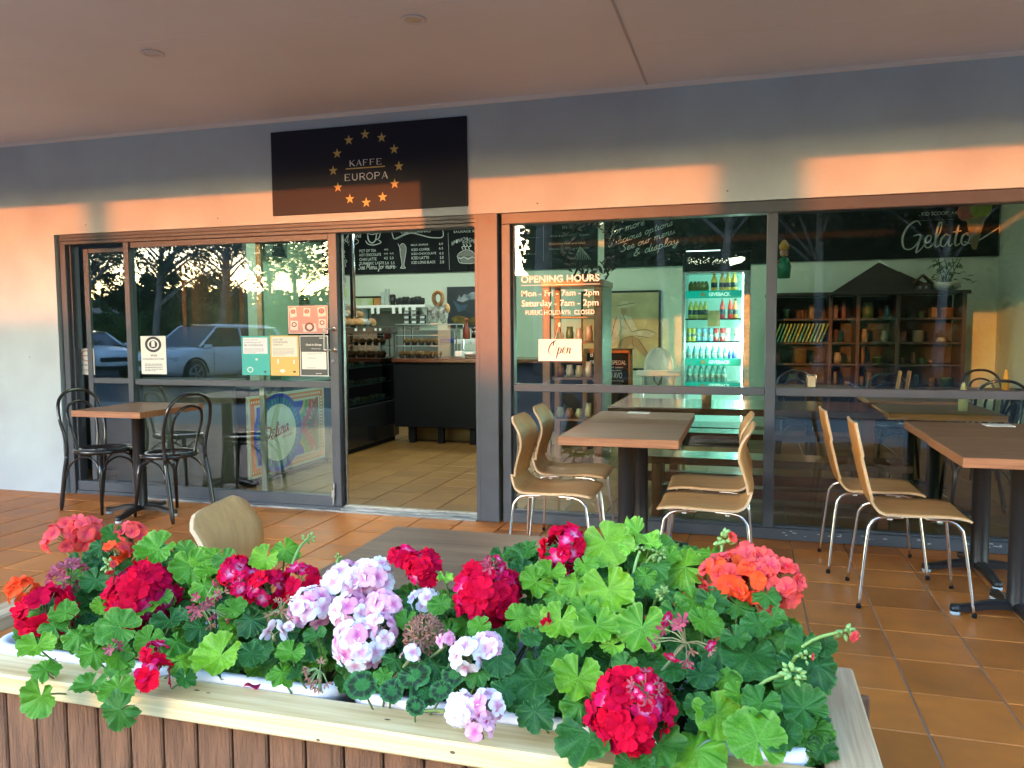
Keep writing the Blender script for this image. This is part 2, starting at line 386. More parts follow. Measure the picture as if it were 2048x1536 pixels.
# ------------------------------------------------------------------ ground, terrace, shop floor
asphalt = mat('asphalt', (0.055, 0.055, 0.058), 0.85, var=(1.2, 0.6), col2=(0.038, 0.038, 0.04), bump=(60, 0.4, 0.01))
conc = mat('concrete_paving', (0.30, 0.285, 0.26), 0.8, var=(2, 0.7), col2=(0.22, 0.21, 0.19), bump=(40, 0.2, 0.005))
struct(G().box(-400, -400, -0.6, 400, 400, -0.30).obj('ground', mat('dry_ground', (0.10, 0.095, 0.06), 0.95, var=(0.3, 1), col2=(0.06, 0.075, 0.03))))
g = G(); g.box(-60, -42, -0.35, 40, -7.0, -0.13); cp = struct(g.obj('car_park', asphalt))
g = G()
for i in range(-9, 10): g.box(i*2.6-0.05, -17.5, -0.13, i*2.6+0.05, -12.6, -0.126)
g.obj('painted_line', mat('line_paint', (0.62, 0.62, 0.58), 0.7, var=(14, 0.6), col2=(0.3, 0.3, 0.29)), cp)
struct(G().cbox(-30, -7.0, -0.35, 20, -4.31, -0.02, 0.02).obj('pavement', conc))

GX, GY, TX, TY = 0.604, -0.81, 0.3115, 0.316
def tile_mesh(m_):
    g = G(); a, b, c = (TX-0.007)/2, (TY-0.007)/2, 0.003
    v = [(-a,-b,-.012),(a,-b,-.012),(a,b,-.012),(-a,b,-.012),(-a,-b,-c),(a,-b,-c),(a,b,-c),(-a,b,-c),
         (-a+c,-b+c,0),(a-c,-b+c,0),(a-c,b-c,0),(-a+c,b-c,0)]
    f = [(0,1,5,4),(1,2,6,5),(2,3,7,6),(3,0,4,7),(4,5,9,8),(5,6,10,9),(6,7,11,10),(7,4,8,11),(8,9,10,11)]
    return g.add(v, f)
def lay(parent, m_, xr, yr, seen):
    proto = tile_mesh(m_).mesh('tile', m_); rest = G(); c = 0
    k0 = tile_mesh(m_)
    for i in range(-40, 40):
        for j in range(-40, 40):
            x = GX+(i+.5)*TX; y = GY+(j+.5)*TY
            if not (xr[0] < x < xr[1] and yr[0] < y < yr[1]): continue
            if seen(x, y) and c < 298:
                o = link('tile', proto, parent, (x, y, random.uniform(-.0008, .0008)), (random.uniform(-.0015,.0015), random.uniform(-.0015,.0015), random.choice((0, math.pi)))); c += 1
            else: rest.add([(v[0]+x, v[1]+y, v[2]) for v in k0.v], k0.f)
    o = rest.obj('outer_tiles', m_, parent); o['kind'] = 'stuff'
def px_of(x, y, z=0):
    d = Vector((x, y, z))-CP; zz = d.dot(CF)
    if zz < .1: return None
    return 1024+FPX*d.dot(CR)/zz, 768-FPX*d.dot(CU)/zz
def in_view(x, y):
    p = px_of(x, y)
    return p and -60 < p[0] < 2110 and p[1] < 1600
def seen_t(x, y):
    p = px_of(x, y)
    if not in_view(x, y): return False
    if p[0] < 1640 and p[1] > 1190+max(0, (p[0]-900))*.05: return False
    return True
tf = struct(G().box(-18, -4.3, -0.2, 12, 0.0, -0.006).obj('terrace_floor', grout))
lay(tf, tile_m, (-12, 6), (-4.2, -0.02), seen_t)
sf = struct(G().box(-8, 0.15, -0.2, 5, 8, -0.006).obj('shop_floor', grout))
lay(sf, tile_in, (-8, 5), (0.2, 8), lambda x, y: in_view(x, y) and y < 3.9 and x > -4.2+(-.4 if y > 2 else 0))

# ------------------------------------------------------------------ walls and soffit
W0 = G(); W0.box(-18, 0, 2.131, 12, 0.24, 2.895); W0.box(-18, 0, -0.1, -5.409, 0.24, 2.131); W0.box(3.0, 0, -0.1, 12, 0.24, 2.131)
wall = struct(W0.obj('front_wall', paint))
g = G()
for px, py in ((172, 450), (436, 437), (1075, 407), (1455, 382), (60, 714)):
    p = fz(px, py); g.flat([(p.x-.008, p.z), (p.x, p.z-.004), (p.x+.008, p.z), (p.x, p.z+.005)], -0.0025)
g.obj('plugged_hole', mat('dark_plug', (0.05, 0.04, 0.035), 0.8), wall)
g = G()
sof = struct(G().box(-18, -3.9, 2.90, 12, 0.0, 3.05).obj('soffit', soffit_m))
XJ = [-18, -12.5, -0.62, 3.02, 6.66, 12]
for a, b in zip(XJ, XJ[1:]):
    YJ = [-3.9, -2.8, -1.58, -0.004] if b < 0 else [-3.9, -3.1, -1.93, -0.77, -0.004]
    for c, d in zip(YJ, YJ[1:]): G().cbox(a+.0015, c+.0015, 2.887, b-.0015, d-.0015, 2.899, .002).obj('panel', soffit_m, sof)
g = G(); 
for x in XJ[1:-1]: g.cbox(x-.007, -3.88, 2.880, x+.007, -0.03, 2.8868, .003)
g.obj('joint_strip', mat('strip_grey', (0.50,0.48,0.48), .6), sof)
G().add([(-18,-.026,2.8865),(12,-.026,2.8865),(12,-.026,2.876),(-18,-.026,2.876),(-18,-.001,2.862),(12,-.001,2.862)], [(0,1,2,3),(3,2,5,4)]).obj('cornice', white_m, sof)
fas = struct(G().cbox(-18, -4.02, 2.735, 12, -3.9, 3.12, .01).obj('fascia_board', mat('fascia', (0.25,0.25,0.26), 0.5)))
for (px, py, lab) in ((828, 38, 'round white recessed ceiling vent in the soffit above the dark sign'), (306, 106, 'flat round cover plate on the soffit at the left')):
    p = gz(px, py, 2.887)
    v = thing('ceiling_vent', lab, 'ceiling vent', (p.x, p.y, 2.885), 0)
    G().lathe([(.04,-.001),(.062,-.001),(.062,-.005),(.056,-.008),(.042,-.006),(.04,-.001)], n=32).obj('ring', mat('vent_white', (0.74,0.71,0.70), 0.4), v)
    G().lathe([(.0,.0),(.042,-.001),(.038,-.004),(.0,-.005)], n=32).obj('cover_disc', mat('vent_cream' if px > 500 else 'vent_faded', (0.70,0.62,0.45) if px > 500 else (0.66,0.63,0.63), 0.5), v)
struct(G().box(-9.3, -3.89, -.1, -9.1, -.001, 2.886).obj('added_shade_wall', paint))  # added side wall out of view, keeps sky light off the left wall
# canopy posts out at the fascia; their shadows fall on the sign and the wall
tz = math.tan(R(SUN_AZ))
for (x0, wd) in ((-2.005, .15),):
    x = x0-3.75*tz
    p = thing('canopy_post', 'square grey steel post carrying the outer edge of the canopy', 'post', (x, -3.75, 0))
    G().cbox(-wd, -wd*.6, 0, wd, wd*.6, 2.89, .01).obj('shaft', frame_m, p)
    G().cbox(-wd-.04, -wd*.6-.04, 0, wd+.04, wd*.6+.04, .02, .004).obj('base_plate', frame_m, p)

# ------------------------------------------------------------------ shopfront
lw = thing('shop_window', 'grey framed sliding window unit left of the open doorway', 'shop window', (0,0,0), 0)
F1 = frame_m
G().cbox(-5.38, .02, 0, -5.325, .14, 2.05, .003).cbox(-5.325, .055, .03, -5.305, .14, 2.05, .002).obj('jamb', F1, lw)
G().cbox(-5.38, .02, 2.1025, -1.792, .14, 2.131, .003).cbox(-5.38, .012, 2.077, -1.792, .14, 2.1015, .003).cbox(-5.38, .02, 2.05, -1.792, .14, 2.076, .003).obj('head', F1, lw)
G().cbox(-5.325, .03, 0, -2.87, .14, .028, .003).cbox(-5.325, .045, .0285, -4.70, .11, .105, .003).obj('sill', F1, lw)
G().cbox(-4.752, .022, .0285, -4.703, .10, 2.049, .003).obj('mullion', F1, lw)
# narrow sash
G().cbox(-5.235, .112, .106, -5.185, .138, 2.02, .002).cbox(-5.184, .112, 1.985, -4.70, .138, 2.02, .002).cbox(-5.184, .112, .917, -4.70, .138, .962, .002).obj('narrow_sash', F1, lw)
G().box(-5.184, .122, .963, -4.70, .128, 1.984).obj('pane', glass, lw)
G().box(-5.184, .122, .106, -4.70, .128, .916).obj('pane', glass, lw)
# main panel
G().cbox(-2.942, .035, .03, -2.872, .085, 2.049, .003).obj('stile', F1, lw)
G().cbox(-4.702, .035, .0285, -2.943, .085, .105, .003).obj('bottom_rail', F1, lw)
G().cbox(-4.702, .040, .915, -2.943, .080, .962, .003).obj('transom', F1, lw)
G().cbox(-4.702, .040, 2.005, -2.943, .080, 2.049, .003).obj('top_rail', F1, lw)
G().box(-4.702, .057, .963, -2.943, .063, 2.004).obj('pane', glass, lw)
G().box(-4.702, .057, .106, -2.943, .063, .914).obj('pane', glass, lw)
# the open sliding door behind the main panel
dr = thing('sliding_door', 'grey sliding glass door pushed open behind the left window', 'door', (0,0,0), 0)
G().cbox(-3.60, .105, .03, -3.555, .135, 2.049, .002).obj('stile', mat('door_stile', (0.30,0.28,0.25), 0.4, var=(8,.5)), dr)
G().cbox(-2.905, .105, .03, -2.862, .135, 2.049, .002).obj('stile', alu, dr)
G().cbox(-3.554, .105, .03, -2.906, .135, .10, .002).cbox(-3.554, .105, .917, -2.906, .135, .96, .002).cbox(-3.554, .105, 2.0, -2.906, .135, 2.049, .002).obj('rail', F1, dr)
G().box(-3.554, .117, .961, -2.906, .122, 1.999).obj('pane', glass, dr); G().box(-3.554, .117, .101, -2.906, .122, .916).obj('pane', glass, dr)
# handle, lock, bolt on the stile
p0 = fz(668, 658, .03); p1 = fz(668, 700, .03); hx = fz(652, 680, -.01).x
g = G(); g.tube(catmull([(p0.x, .034, p0.z), (p0.x-.01, -.015, p0.z), (hx-.004, -.028, p0.z-.002), (hx-.006, -.028, p0.z-.015), (hx-.006, -.028, p1.z+.015), (hx-.004, -.028, p1.z+.002), (p0.x-.01, -.015, p1.z), (p0.x, .034, p1.z)], 5), .0065, 10)
for z in (p0.z, p1.z): g.lathe([(.0,.0),(.017,.0),(.017,.006),(.0,.007)], (p0.x, .028, z), 16, axis='Y')
g.obj('door_handle', chrome, lw)
pl = fz(667, 723, .035); G().lathe([(0,0),(.014,0),(.016,.006),(0,.008)], (pl.x, .026, pl.z), 16, axis='Y').box(pl.x-.003, .02, pl.z-.012, pl.x+.003, .03, pl.z+.012).obj('lock_cylinder', chrome, lw)
pb = fz(668, 985, .03); G().cbox(pb.x-.013, .012, pb.z-.04, pb.x+.012, .034, pb.z+.02, .006).cbox(pb.x-.006, .016, pb.z-.09, pb.x+.004, .03, pb.z-.03, .002).cbox(pb.x-.012, .008, pb.z-.03, pb.x+.006, .02, pb.z-.012, .003).tube([(pb.x+.006, .022, pb.z+.01), (pb.x+.008, .022, pb.z+.07)], .007, 10).obj('foot_bolt', mat('cast_zinc', (0.45,0.46,0.47), 0.35, metal=0.7, var=(60,.5)), lw)
g = G(); g.cbox(-2.87, -.03, -.002, -1.79, .01, .012, .003); g.cbox(-2.87, .012, -.002, -1.79, .05, .022, .003); g.cbox(-2.87, .055, -.002, -1.79, .10, .030, .003); g.cbox(-2.87, .105, -.002, -1.79, .15, .022, .003); g.cbox(-4.7, -.02, -.002, -2.871, .028, .014, .003)
ths = thing('door_threshold', 'worn silver sliding track threshold at the open doorway', 'threshold'); g.obj('track', worn, ths)
for o in ths.children: pass
G().cbox(-2.86, .056, .0302, -1.80, .099, .036, .001).obj('rail_cap', alu, ths)
# post between doorway and right window
ps = thing('door_post', 'wide grey post with a faded house number between doorway and right window', 'post')
G().cbox(-1.79, -.012, 0, -1.625, .15, 2.1305, .004).obj('shaft', F1, ps)
G().cbox(-1.788, -.0145, .004, -1.762, -.0125, 2.12, .0005).obj('edge_bead', F1, ps)
g = G(); a = fz(974, 446, -.014); b = fz(984, 429, -.014)
ribbon(g, [(a.x, b.z-.015), (a.x+.012, b.z), (b.x, b.z-.015), (b.x-.01, a.z+.03), (a.x, a.z), (b.x, a.z+.004)], .005, -.0135); g.obj('number', mat('number_brown', (0.13,0.07,0.05), 0.7), ps)
# right window
rw = thing('shop_window', 'long grey framed window right of the doorway with opening hours lettering', 'shop window')
G().cbox(-1.606, .02, 0, -1.545, .14, 2.055, .003).cbox(-1.544, .06, .08, -1.53, .12, 2.05, .001).obj('jamb', F1, rw)
G().cbox(-1.606, .02, 2.056, 2.999, .14, 2.1305, .004).obj('head', F1, rw)
G().cbox(-1.606, .014, 0, 2.999, .15, .072, .004).cbox(-1.544, .04, .0725, 2.999, .07, .084, .002).obj('sill', F1, rw)
for (a, b) in ((-1.529, .122), (.187, 1.95)):
    G().cbox(a, .036, .914, b, .10, .965, .004).obj('transom', F1, rw)
    G().box(a, .078, .966, b, .084, 2.055).obj('pane', glass, rw); G().box(a, .078, .085, b, .084, .913).obj('pane', glass, rw)
G().cbox(.123, .02, .073, .186, .12, 2.0555, .004).obj('mullion', F1, rw)
G().cbox(1.951, .02, .073, 2.02, .12, 2.0555, .004).obj('mullion', F1, rw)
G().box(2.021, .078, .073, 2.999, .084, 2.055).obj('pane', glass, rw)
g = G()
random.seed(3)
for i in range(26):
    x = random.uniform(.2, 1.5); z = random.choice((random.uniform(.03,.06), random.uniform(.03,.065))); l = random.uniform(.004, .03)
    g.flat([(x, z), (x+l, z-.001), (x+l*.8, z+.004), (x+.002, z+.003)], .0135)
g.obj('paint_chip', mat('chip_white', (0.6,0.6,0.58), 0.7), rw)

# ------------------------------------------------------------------ sign on the wall
navy = mat('navy_sign_face', (0.010, 0.012, 0.024), 0.5, spec=0.2)
gold = mat('gold_print', (0.50, 0.36, 0.10), 0.45); gold_flat = gold
sg = thing('shop_sign', 'dark navy rectangular sign with a ring of gold stars above the doorway', 'sign')
G().cbox(-3.36, -.016, 2.187, -1.838, -.0005, 2.791, .002).obj('board', navy, sg)
def star(r):
    return [(r*(1 if k % 2 == 0 else .40)*math.sin(k*math.pi/5), r*(1 if k % 2 == 0 else .40)*math.cos(k*math.pi/5)) for k in range(10)]
stm = G().flat(star(.037), 0).mesh('star', gold)
cx, cz = fz(733.5, 338).x, fz(733.5, 338).z; rx = (fz(799, 332).x-fz(668, 341).x)/2; rz_ = (fz(732, 270).z-fz(736, 406).z)/2
for k in range(12):
    a = k*math.pi/6; link('star', stm, sg, (cx+rx*math.sin(a), -.0175, cz+rz_*math.cos(a)))
g = G(); a, b = fz(700, 334), fz(767, 316); serif_word(g, 'KAFFE', a.x, b.x, a.z, b.z-.004, -.0175)
a, b = fz(690, 363), fz(779, 343); serif_word(g, 'EUROPA', a.x, b.x, a.z, b.z-.002, -.0175)
g.obj('lettering', mat('sign_white', (0.72,0.72,0.75), 0.5), sg)
a, b = fz(694, 340), fz(772, 336); G().flat([(a.x, a.z), (b.x, a.z), (b.x, a.z+.008), (a.x, a.z+.008)], -.0175).obj('gold_rule', gold, sg)

# ------------------------------------------------------------------ lettering and notices on the glass
def rect(px0, py0, px1, py1, y):
    a = fz(px0, py1, y); b = fz(px1, py0, y); return a.x, a.z, b.x, b.z
YR, YL = .0765, .0555
vinyl = mat('cream_vinyl', (0.80, 0.78, 0.72), 0.5)
g = G()
for t, r, bold in (('OPENING HOURS', (1042,548,1199,566), .02), ('Mon - Fri - 7am - 2pm', (1043,578,1198,597), .014), ('Saturday - 7am - 2pm', (1043,598,1197,617), .014), ('PUBLIC HOLIDAYS:  CLOSED', (1051,619,1189,630), .012)):
    x0,z0,x1,z1 = rect(*r, YR); put_text(g, t, x0, z0, x1, z1, YR, bold=bold)
x0,z0,x1,z1 = rect(1042,568,1200,570.5,YR); g.flat([(x0,z0),(x1,z0),(x1,z1),(x0,z1)], YR)
tag(g.obj('window_lettering', vinyl), 'cream opening hours lettering stuck on the right window glass', 'lettering')
op = thing('open_sign', 'white card reading Open hung by a cord behind the right window lettering', 'sign')
x0,z0,x1,z1 = rect(1077,678,1163,722,.05)
G().cbox(x0, .050, z0, x1, .056, z1, .001).obj('card', mat('card_white', (0.80,0.78,0.74), 0.5), op)
g = G(); hand(g, 'Open', x0+.062, z0+.052, .040, .0488, w=.22, slant=.45, contrast=.78, width=.165, bs=1.2); g.obj('lettering', mat('ink', (0.01,0.01,0.01), 0.5), op)
c = fz(1119, 652, .06); g = G()
for q in (1110, 1127): a = fz(q, 678, .053); g.tube([(a.x, .053, z1-.004), (c.x+(q-1118)*.0007, .06, c.z)], .0022, 6)
g.obj('cord', mat('cord', (0.55,0.42,0.38), 0.8), op)
G().lathe([(0,0),(.012,0),(.008,.012),(0,.014)], (c.x, .062, c.z+.012), 12, axis='Y').box(c.x-.006,.05,c.z-.005,c.x+.006,.062,c.z+.02).obj('suction_hook', mat('hook', (0.7,0.66,0.6), 0.3), op)

def notice(name, lab, r, y, base, parts, cat='notice'):
    x0,z0,x1,z1 = rect(*r, y); t = thing(name, lab, cat); ws, hs = x1-x0, z1-z0
    G().box(x0, y-.0012, z0, x1, y, z1).obj('sheet', base, t)
    for i, (nm, m_, fn) in enumerate(parts):
        g = G(); fn(g, lambda u, v: (x0+u*ws, z0+v*hs), y-.0018-.0006*i); g.obj(nm, m_, t)
    return t
def R_(u0, v0, u1, v1):
    def f(g, P, y): a = P(u0, v0); b = P(u1, v1); g.flat([(a[0],a[1]),(b[0],a[1]),(b[0],b[1]),(a[0],b[1])], y)
    return f
def multi(*fs):
    def f(g, P, y):
        for q in fs: q(g, P, y)
    return f
def T_(txt, u0, v0, u1, v1, bold=.01):
    def f(g, P, y): a = P(u0, v0); b = P(u1, v1); put_text(g, txt, a[0], a[1], b[0], b[1], y, bold=bold)
    return f
def lines(u0, u1, v0, v1, n, seed=1, h=.35):
    def f(g, P, y):
        rr = random.Random(seed); st = (v1-v0)/n
        for i in range(n):
            v = v0+i*st; u = u0; e = u1 if i else u0+(u1-u0)*.6
            while u < e-.02:
                l = rr.uniform(.03, .10); a = P(u, v); b = P(min(u+l, e), v+st*h); g.flat([(a[0],a[1]),(b[0],a[1]),(b[0],b[1]),(a[0],b[1])], y); u += l+.018
    return f
def ring(u, v, r, w_, asp, n=20):
    def f(g, P, y):
        for k in range(n):
            a, b = 2*math.pi*k/n, 2*math.pi*(k+1)/n
            q = [P(u+rr*math.cos(t), v+rr*asp*math.sin(t)) for t, rr in ((a, r), (b, r), (b, r-w_), (a, r-w_))]
            g.flat(q, y)
    return f
def disc(u, v, r, asp, n=18):
    def f(g, P, y): g.flat([P(u+r*math.cos(2*math.pi*k/n), v+r*asp*math.sin(2*math.pi*k/n)) for k in range(n)], y)
    return f
paper = mat('paper', (0.74,0.76,0.72), 0.6); inkm = mat('print_black', (0.03,0.03,0.035), 0.6); grey_ink = mat('print_grey', (0.25,0.26,0.27), 0.6)
teal = mat('print_teal', (0.03,0.42,0.38), 0.55); yell = mat('print_yellow', (0.72,0.46,0.12), 0.55); pinkp = mat('print_pink', (0.52,0.26,0.23), 0.6)
notice('notice', 'white certificate sheet with a round black stamp stuck on the left window', (284,672,331,748), YL, paper,
   [('stamp', inkm, multi(ring(.5,.78,.33,.10,.62), disc(.5,.78,.17,.62))), ('figure', paper, multi(R_(.43,.72,.57,.82), disc(.5,.83,.07,.6))),
    ('headline', mat('print_brown', (0.22,0.10,0.08), 0.6), T_('W10', .38,.46,.64,.52,.03)), ('print', inkm, multi(T_('AVAILABLE IN STORE', .08,.38,.92,.42), lines(.15,.85,.08,.30,5,2)))])
notice('notice', 'teal and white safety notice stuck on the window left of the yellow one', (485,672,538,750), YL, teal,
   [('white_panel', mat('print_pale', (0.70,0.74,0.78), 0.6), R_(.06,.55,.94,.96)), ('headline', grey_ink, multi(T_("Cover off your", .1,.88,.6,.925), T_('socialising and', .1,.81,.7,.86), T_('BE COVIDSAFE', .1,.74,.78,.79,.02), lines(.1,.8,.58,.70,4,4))),
    ('symbol', paper, multi(ring(.3,.14,.11,.03,.65), ring(.84,.90,.07,.015,.65), R_(.5,.38,.58,.43))), ('logo', inkm, disc(.84,.09,.05,.5))])
notice('notice', 'yellow and white safety notice stuck on the window between the teal and black ones', (542,671,597,751), YL, yell,
   [('white_panel', mat('print_cream', (0.74,0.72,0.62), 0.6), R_(.05,.47,.95,.97)), ('headline', grey_ink, multi(T_("Let's BE", .1,.88,.45,.93,.015), T_('COVIDSAFE', .1,.81,.62,.86,.02), T_('together', .1,.74,.45,.80), lines(.1,.85,.51,.70,6,5))),
    ('symbol', paper, multi(ring(.84,.89,.07,.015,.65), disc(.42,.12,.09,.5), R_(.24,.30,.30,.42), R_(.80,.30,.86,.40))), ('logo', inkm, disc(.84,.10,.05,.5))])
notice('notice', 'black and white check-in notice stuck on the window beside the door handle', (601,671,656,752), YL, paper,
   [('black_panel', mat('print_charcoal', (0.035,0.045,0.045), 0.5), R_(.03,.02,.97,.98)), ('white_panel', paper, R_(.07,.17,.93,.60)),
    ('headline', paper, multi(T_('Check In Qld app', .22,.74,.78,.80,.03), T_('before you enter', .42,.66,.74,.69), R_(.70,.93,.90,.945), lines(.55,.9,.06,.10,1,2))), ('print', grey_ink, multi(lines(.25,.80,.54,.58,2,8), lines(.3,.75,.44,.48,1,9), lines(.25,.8,.2,.24,1,3)))])
notice('notice', 'small round no smoking sticker low on the narrow left window', (160,697,188,749), .1205, mat('sticker_grey', (0.42,0.45,0.45), 0.5),
   [('symbol', mat('sticker_red', (0.30,0.16,0.14), 0.6), multi(ring(.5,.72,.40,.09,.54), R_(.2,.70,.8,.745))), ('print', inkm, multi(T_('NO SMOKING', .1,.34,.9,.40,.02), lines(.2,.8,.1,.24,3,7)))])
def polaroid(u, v, du, dv, rot):
    def f(g, P, y):
        c, s_ = math.cos(rot), math.sin(rot)
        g.flat([P(u+(a*c-b*s_)*du, v+(a*s_+b*c)*dv) for a, b in ((-1,-1),(1,-1),(1,1),(-1,1))], y)
    return f
pol = [(.13,.77,.085,.17,.15),(.48,.77,.085,.15,-.08),(.85,.78,.10,.17,.12),(.15,.30,.095,.17,-.05),(.54,.21,.17,.14,.08),(.86,.36,.09,.16,-.06)]
notice('notice', 'pink poster with six food photos on the window above the yellow and black notices', (577.5,611,655,667.5), YL, mat('poster_edge', (0.72,0.62,0.58), 0.6),
   [('pink_panel', pinkp, R_(.015,.02,.985,.98)), ('photo', mat('photo_white', (0.68,0.60,0.56), 0.6), multi(*[polaroid(*q) for q in pol])),
    ('food', mat('print_cocoa', (0.20,0.08,0.06), 0.6), multi(*[ring(q[0], q[1]+.03, q[2]*.72, q[2]*.30, 1.35) for q in pol])), ('dish', mat('print_rose', (0.45,0.16,0.15), 0.6), multi(*[disc(q[0], q[1]+.03, q[2]*.36, 1.35) for q in pol[:3]]))], cat='poster')
# ------------------------------------------------------------------ inside the cafe: shell
wall_in = mat('pale_green_wall', (0.60, 0.66, 0.56), 0.7, var=(1.5, .4), col2=(0.55, 0.61, 0.52), bump=(30, .05, .003))
struct(G().box(-6.4, 6.0, -.05, 3.2, 6.2, 3.2).obj('back_wall', wall_in))
struct(G().box(-6.6, .25, -.05, -6.4, 6.2, 3.2).box(-6.4, .25, 0, -6.3, 5.99, 2.17).obj('left_wall', wall_in))
struct(G().box(3.0, .25, -.05, 3.2, 5.999, 3.2).obj('right_wall', wall_in))
ci = struct(G().box(-6.6, .25, 3.1, 3.2, 6.2, 3.3).obj('shop_ceiling', mat('ceiling_white', (0.62,0.64,0.6), 0.8)))
tube_e = mat('lit_tube', (0.9,0.9,0.9), 0.4, emit=((0.92, 1.0, 0.90), 0.6))
for i, (x, y) in enumerate(((-5.0, 4.3), (-2.6, 4.4), (-3.0, 1.35), (0.6, 4.4))):
    t = thing('ceiling_light', 'lit white tube light on the cafe ceiling, %s' % ('far left over the counter', 'above the till', 'nearest the open doorway', 'in front of the drinks fridge')[i], 'ceiling light', (x, y, 3.1), 0, 'tube lights on the cafe ceiling')
    G().cbox(-.62, -.06, -.035, .62, .06, 0, .004).obj('housing', white_m, t)
    G().tube([(-.6, 0, -.055), (.6, 0, -.055)], .018, 10).obj('tube', tube_e, t)
    l = bpy.data.lights.new('tube_glow', 'AREA'); l.shape = 'RECTANGLE'; l.size = 1.2; l.size_y = .06; l.energy = (1.3, 1.2, 2.3, .35)[i]; l.color = (0.86, 1.0, 0.84)
    lk = link('tube_glow', l, t, (0, 0, -.085))

# ------------------------------------------------------------------ chalkboards
board_m = mat('chalkboard', (0.009, 0.011, 0.013), 0.7, spec=0.1, var=(3, .8), col2=(0.017, 0.020, 0.022))
chalk = mat('chalk_white', (0.62, 0.66, 0.62), 0.9, var=(60, .6), col2=(0.35, 0.38, 0.36)); chalk_dim = mat('chalk_grey', (0.22, 0.25, 0.24), 0.9); chalk_y = mat('chalk_yellow', (0.55,0.52,0.25), 0.9)
YB = 5.955
def board(x0, x1, z0, lab, nm='menu_board'):
    t = thing(nm, lab, 'menu board', (0,0,0)); G().cbox(x0, YB+.004, z0, x1, 5.998, 3.09, .003).obj('board', board_m, t); return t
Zb = 2.195
mb = board(-6.37, -3.94, Zb, 'black chalk menu board of hot and cold drinks seen through the doorway')
def TX_(g, t, r, bold=.008):
    x0,z0,x1,z1 = rect(*r, YB); put_text(g, t, x0, z0, x1, z1, YB, bold=bold)
def ST(g, pts, w, closed=False, k=5, y=YB):
    P = [fz(a, b, y) for a, b in pts]; ribbon(g, [(p.x, p.z) for p in P], w, y, closed=closed, k=k)
g = G()
for t, r in (('POT OF TEA',(719,498,752,505)),('HOT CHOCOLATE',(719,506,762,513)),('CHAI LATTE',(719,515,753,522)),('TURMERIC LATTE',(719,523,768,530)),
             ('4.0',(768,497,776,501)),('4.0  4.5',(768,505,787,509)),('4.5  5.0',(768,513,787,519)),('5.0  5.5',(770,523,789,529)),
             ('MILK SHAKE',(822,487,856,492)),('ICED COFFEE',(823,496,859,502)),('ICED CHOCOLATE',(823,504,872,510)),('ICED LATTE',(823,512,858,519)),('ICED LONG BLACK',(823,521,871,528)),
             ('6.0',(878,485,886,490)),('6.5',(878,494,886,499)),('6.5',(879,504,887,509)),('5.0',(880,512,887,518)),('5.0',(880,521,888,527)),
             ('SSO',(676,500,690,508)),('BLACK',(672,510,691,517)),('CCINO',(674,519,694,526)),('WHITE',(676,527,692,534)),('4.5',(703,527,711,532)),('4.5',(703,535,711,540)),('4.0',(704,510,710,514)),
             ('COLD DRINKS',(801,458,861,467)),('SAUSAGE ROLL',(907,459,965,466)),('ROLL',(925,482,942,487))): TX_(g, t, r)
for i, ch in enumerate('SPINACH&CHEESE'):
    a = i-6; TX_(g, ch, (903+i*4.4, 474+abs(a)**1.5*.65, 906.6+i*4.4, 481+abs(a)**1.5*.65))
for x in (819, 819.5, 820, 820.3, 820.5):
    pass
a = fz(717, 539, YB); b = fz(793, 532, YB); hand(g, 'See Menu for more-', a.x, a.z, .042, YB, w=.22, width=b.x-a.x, slant=.2)
a = fz(699, 464, YB); hand(g, 'ee', a.x, a.z, .085, YB, w=.12, width=.16); a = fz(672, 472, YB); hand(g, 'o', a.x, a.z, .12, YB, w=.12); hand(g, 'f', a.x+.19, a.z+.01, .12, YB, w=.10)
a = fz(709, 475, YB); hand(g, 'and', a.x, a.z, .04, YB, w=.16); a = fz(676, 487, YB); hand(g, 'not the', a.x, a.z, .04, YB, w=.18, width=.26)
ST(g, [(698,478),(712,478),(717,484),(708,490),(696,490)], .008)
ST(g, [(896,465),(899,540)], .006)
g.obj('lettering', chalk, mb)
g = G()
# coffee cup, ribbon banner, milkshake, pie
ST(g, [(735,467),(737,480),(744,486),(751,480),(753,467)], .018); ST(g, [(744,464),(736,466),(744,469),(753,466)], .01, True)
ST(g, [(753,468),(760,465),(758,476),(751,480)], .014); ST(g, [(731,481),(736,488),(748,490),(762,485),(757,480)], .014)
ST(g, [(783,458),(785,470),(790,478),(806,472),(822,466),(845,471),(862,475),(885,474),(885,458)], .014); ST(g, [(790,478),(800,474),(815,466)], .03)
g.obj('chalk_drawing', chalk, mb)
g = G(); 
P = [fz(a, b, YB) for a, b in ((799,492),(805,487),(811,492),(812,503),(808,530),(811,536),(801,536),(804,530),(801,510))]; g.flat([(p.x, p.z) for p in P], YB+.001)
P = [fz(a, b, YB) for a, b in ((917,514),(952,514),(948,526),(922,526))]; g.flat([(p.x, p.z) for p in P], YB+.001)
P = [fz(a, b, YB) for a, b in ((915,513),(921,505),(931,501),(942,502),(950,507),(953,513))]; g.flat([(p.x, p.z) for p in P], YB+.001)
g.obj('chalk_shading', mat('chalk_brown', (0.20,0.20,0.18), 0.9), mb)
g = G(); ST(g, [(799,492),(805,487),(811,492),(812,503),(808,530),(811,536),(801,536),(804,530),(801,510),(799,492)], .009); ST(g, [(796,487),(802,502)], .012)
ST(g, [(915,513),(917,520),(922,526),(948,526),(953,515)], .01); ST(g, [(914,513),(919,506),(930,500),(943,502),(953,512)], .010); ST(g, [(914,513),(921,517),(928,514),(936,518),(944,514),(953,517)], .014)
for dx in (-6, 0, 7): ST(g, [(932+dx,499),(930+dx,494),(935+dx,492),(932+dx,488)], .014)
g.obj('chalk_outline', chalk, mb)

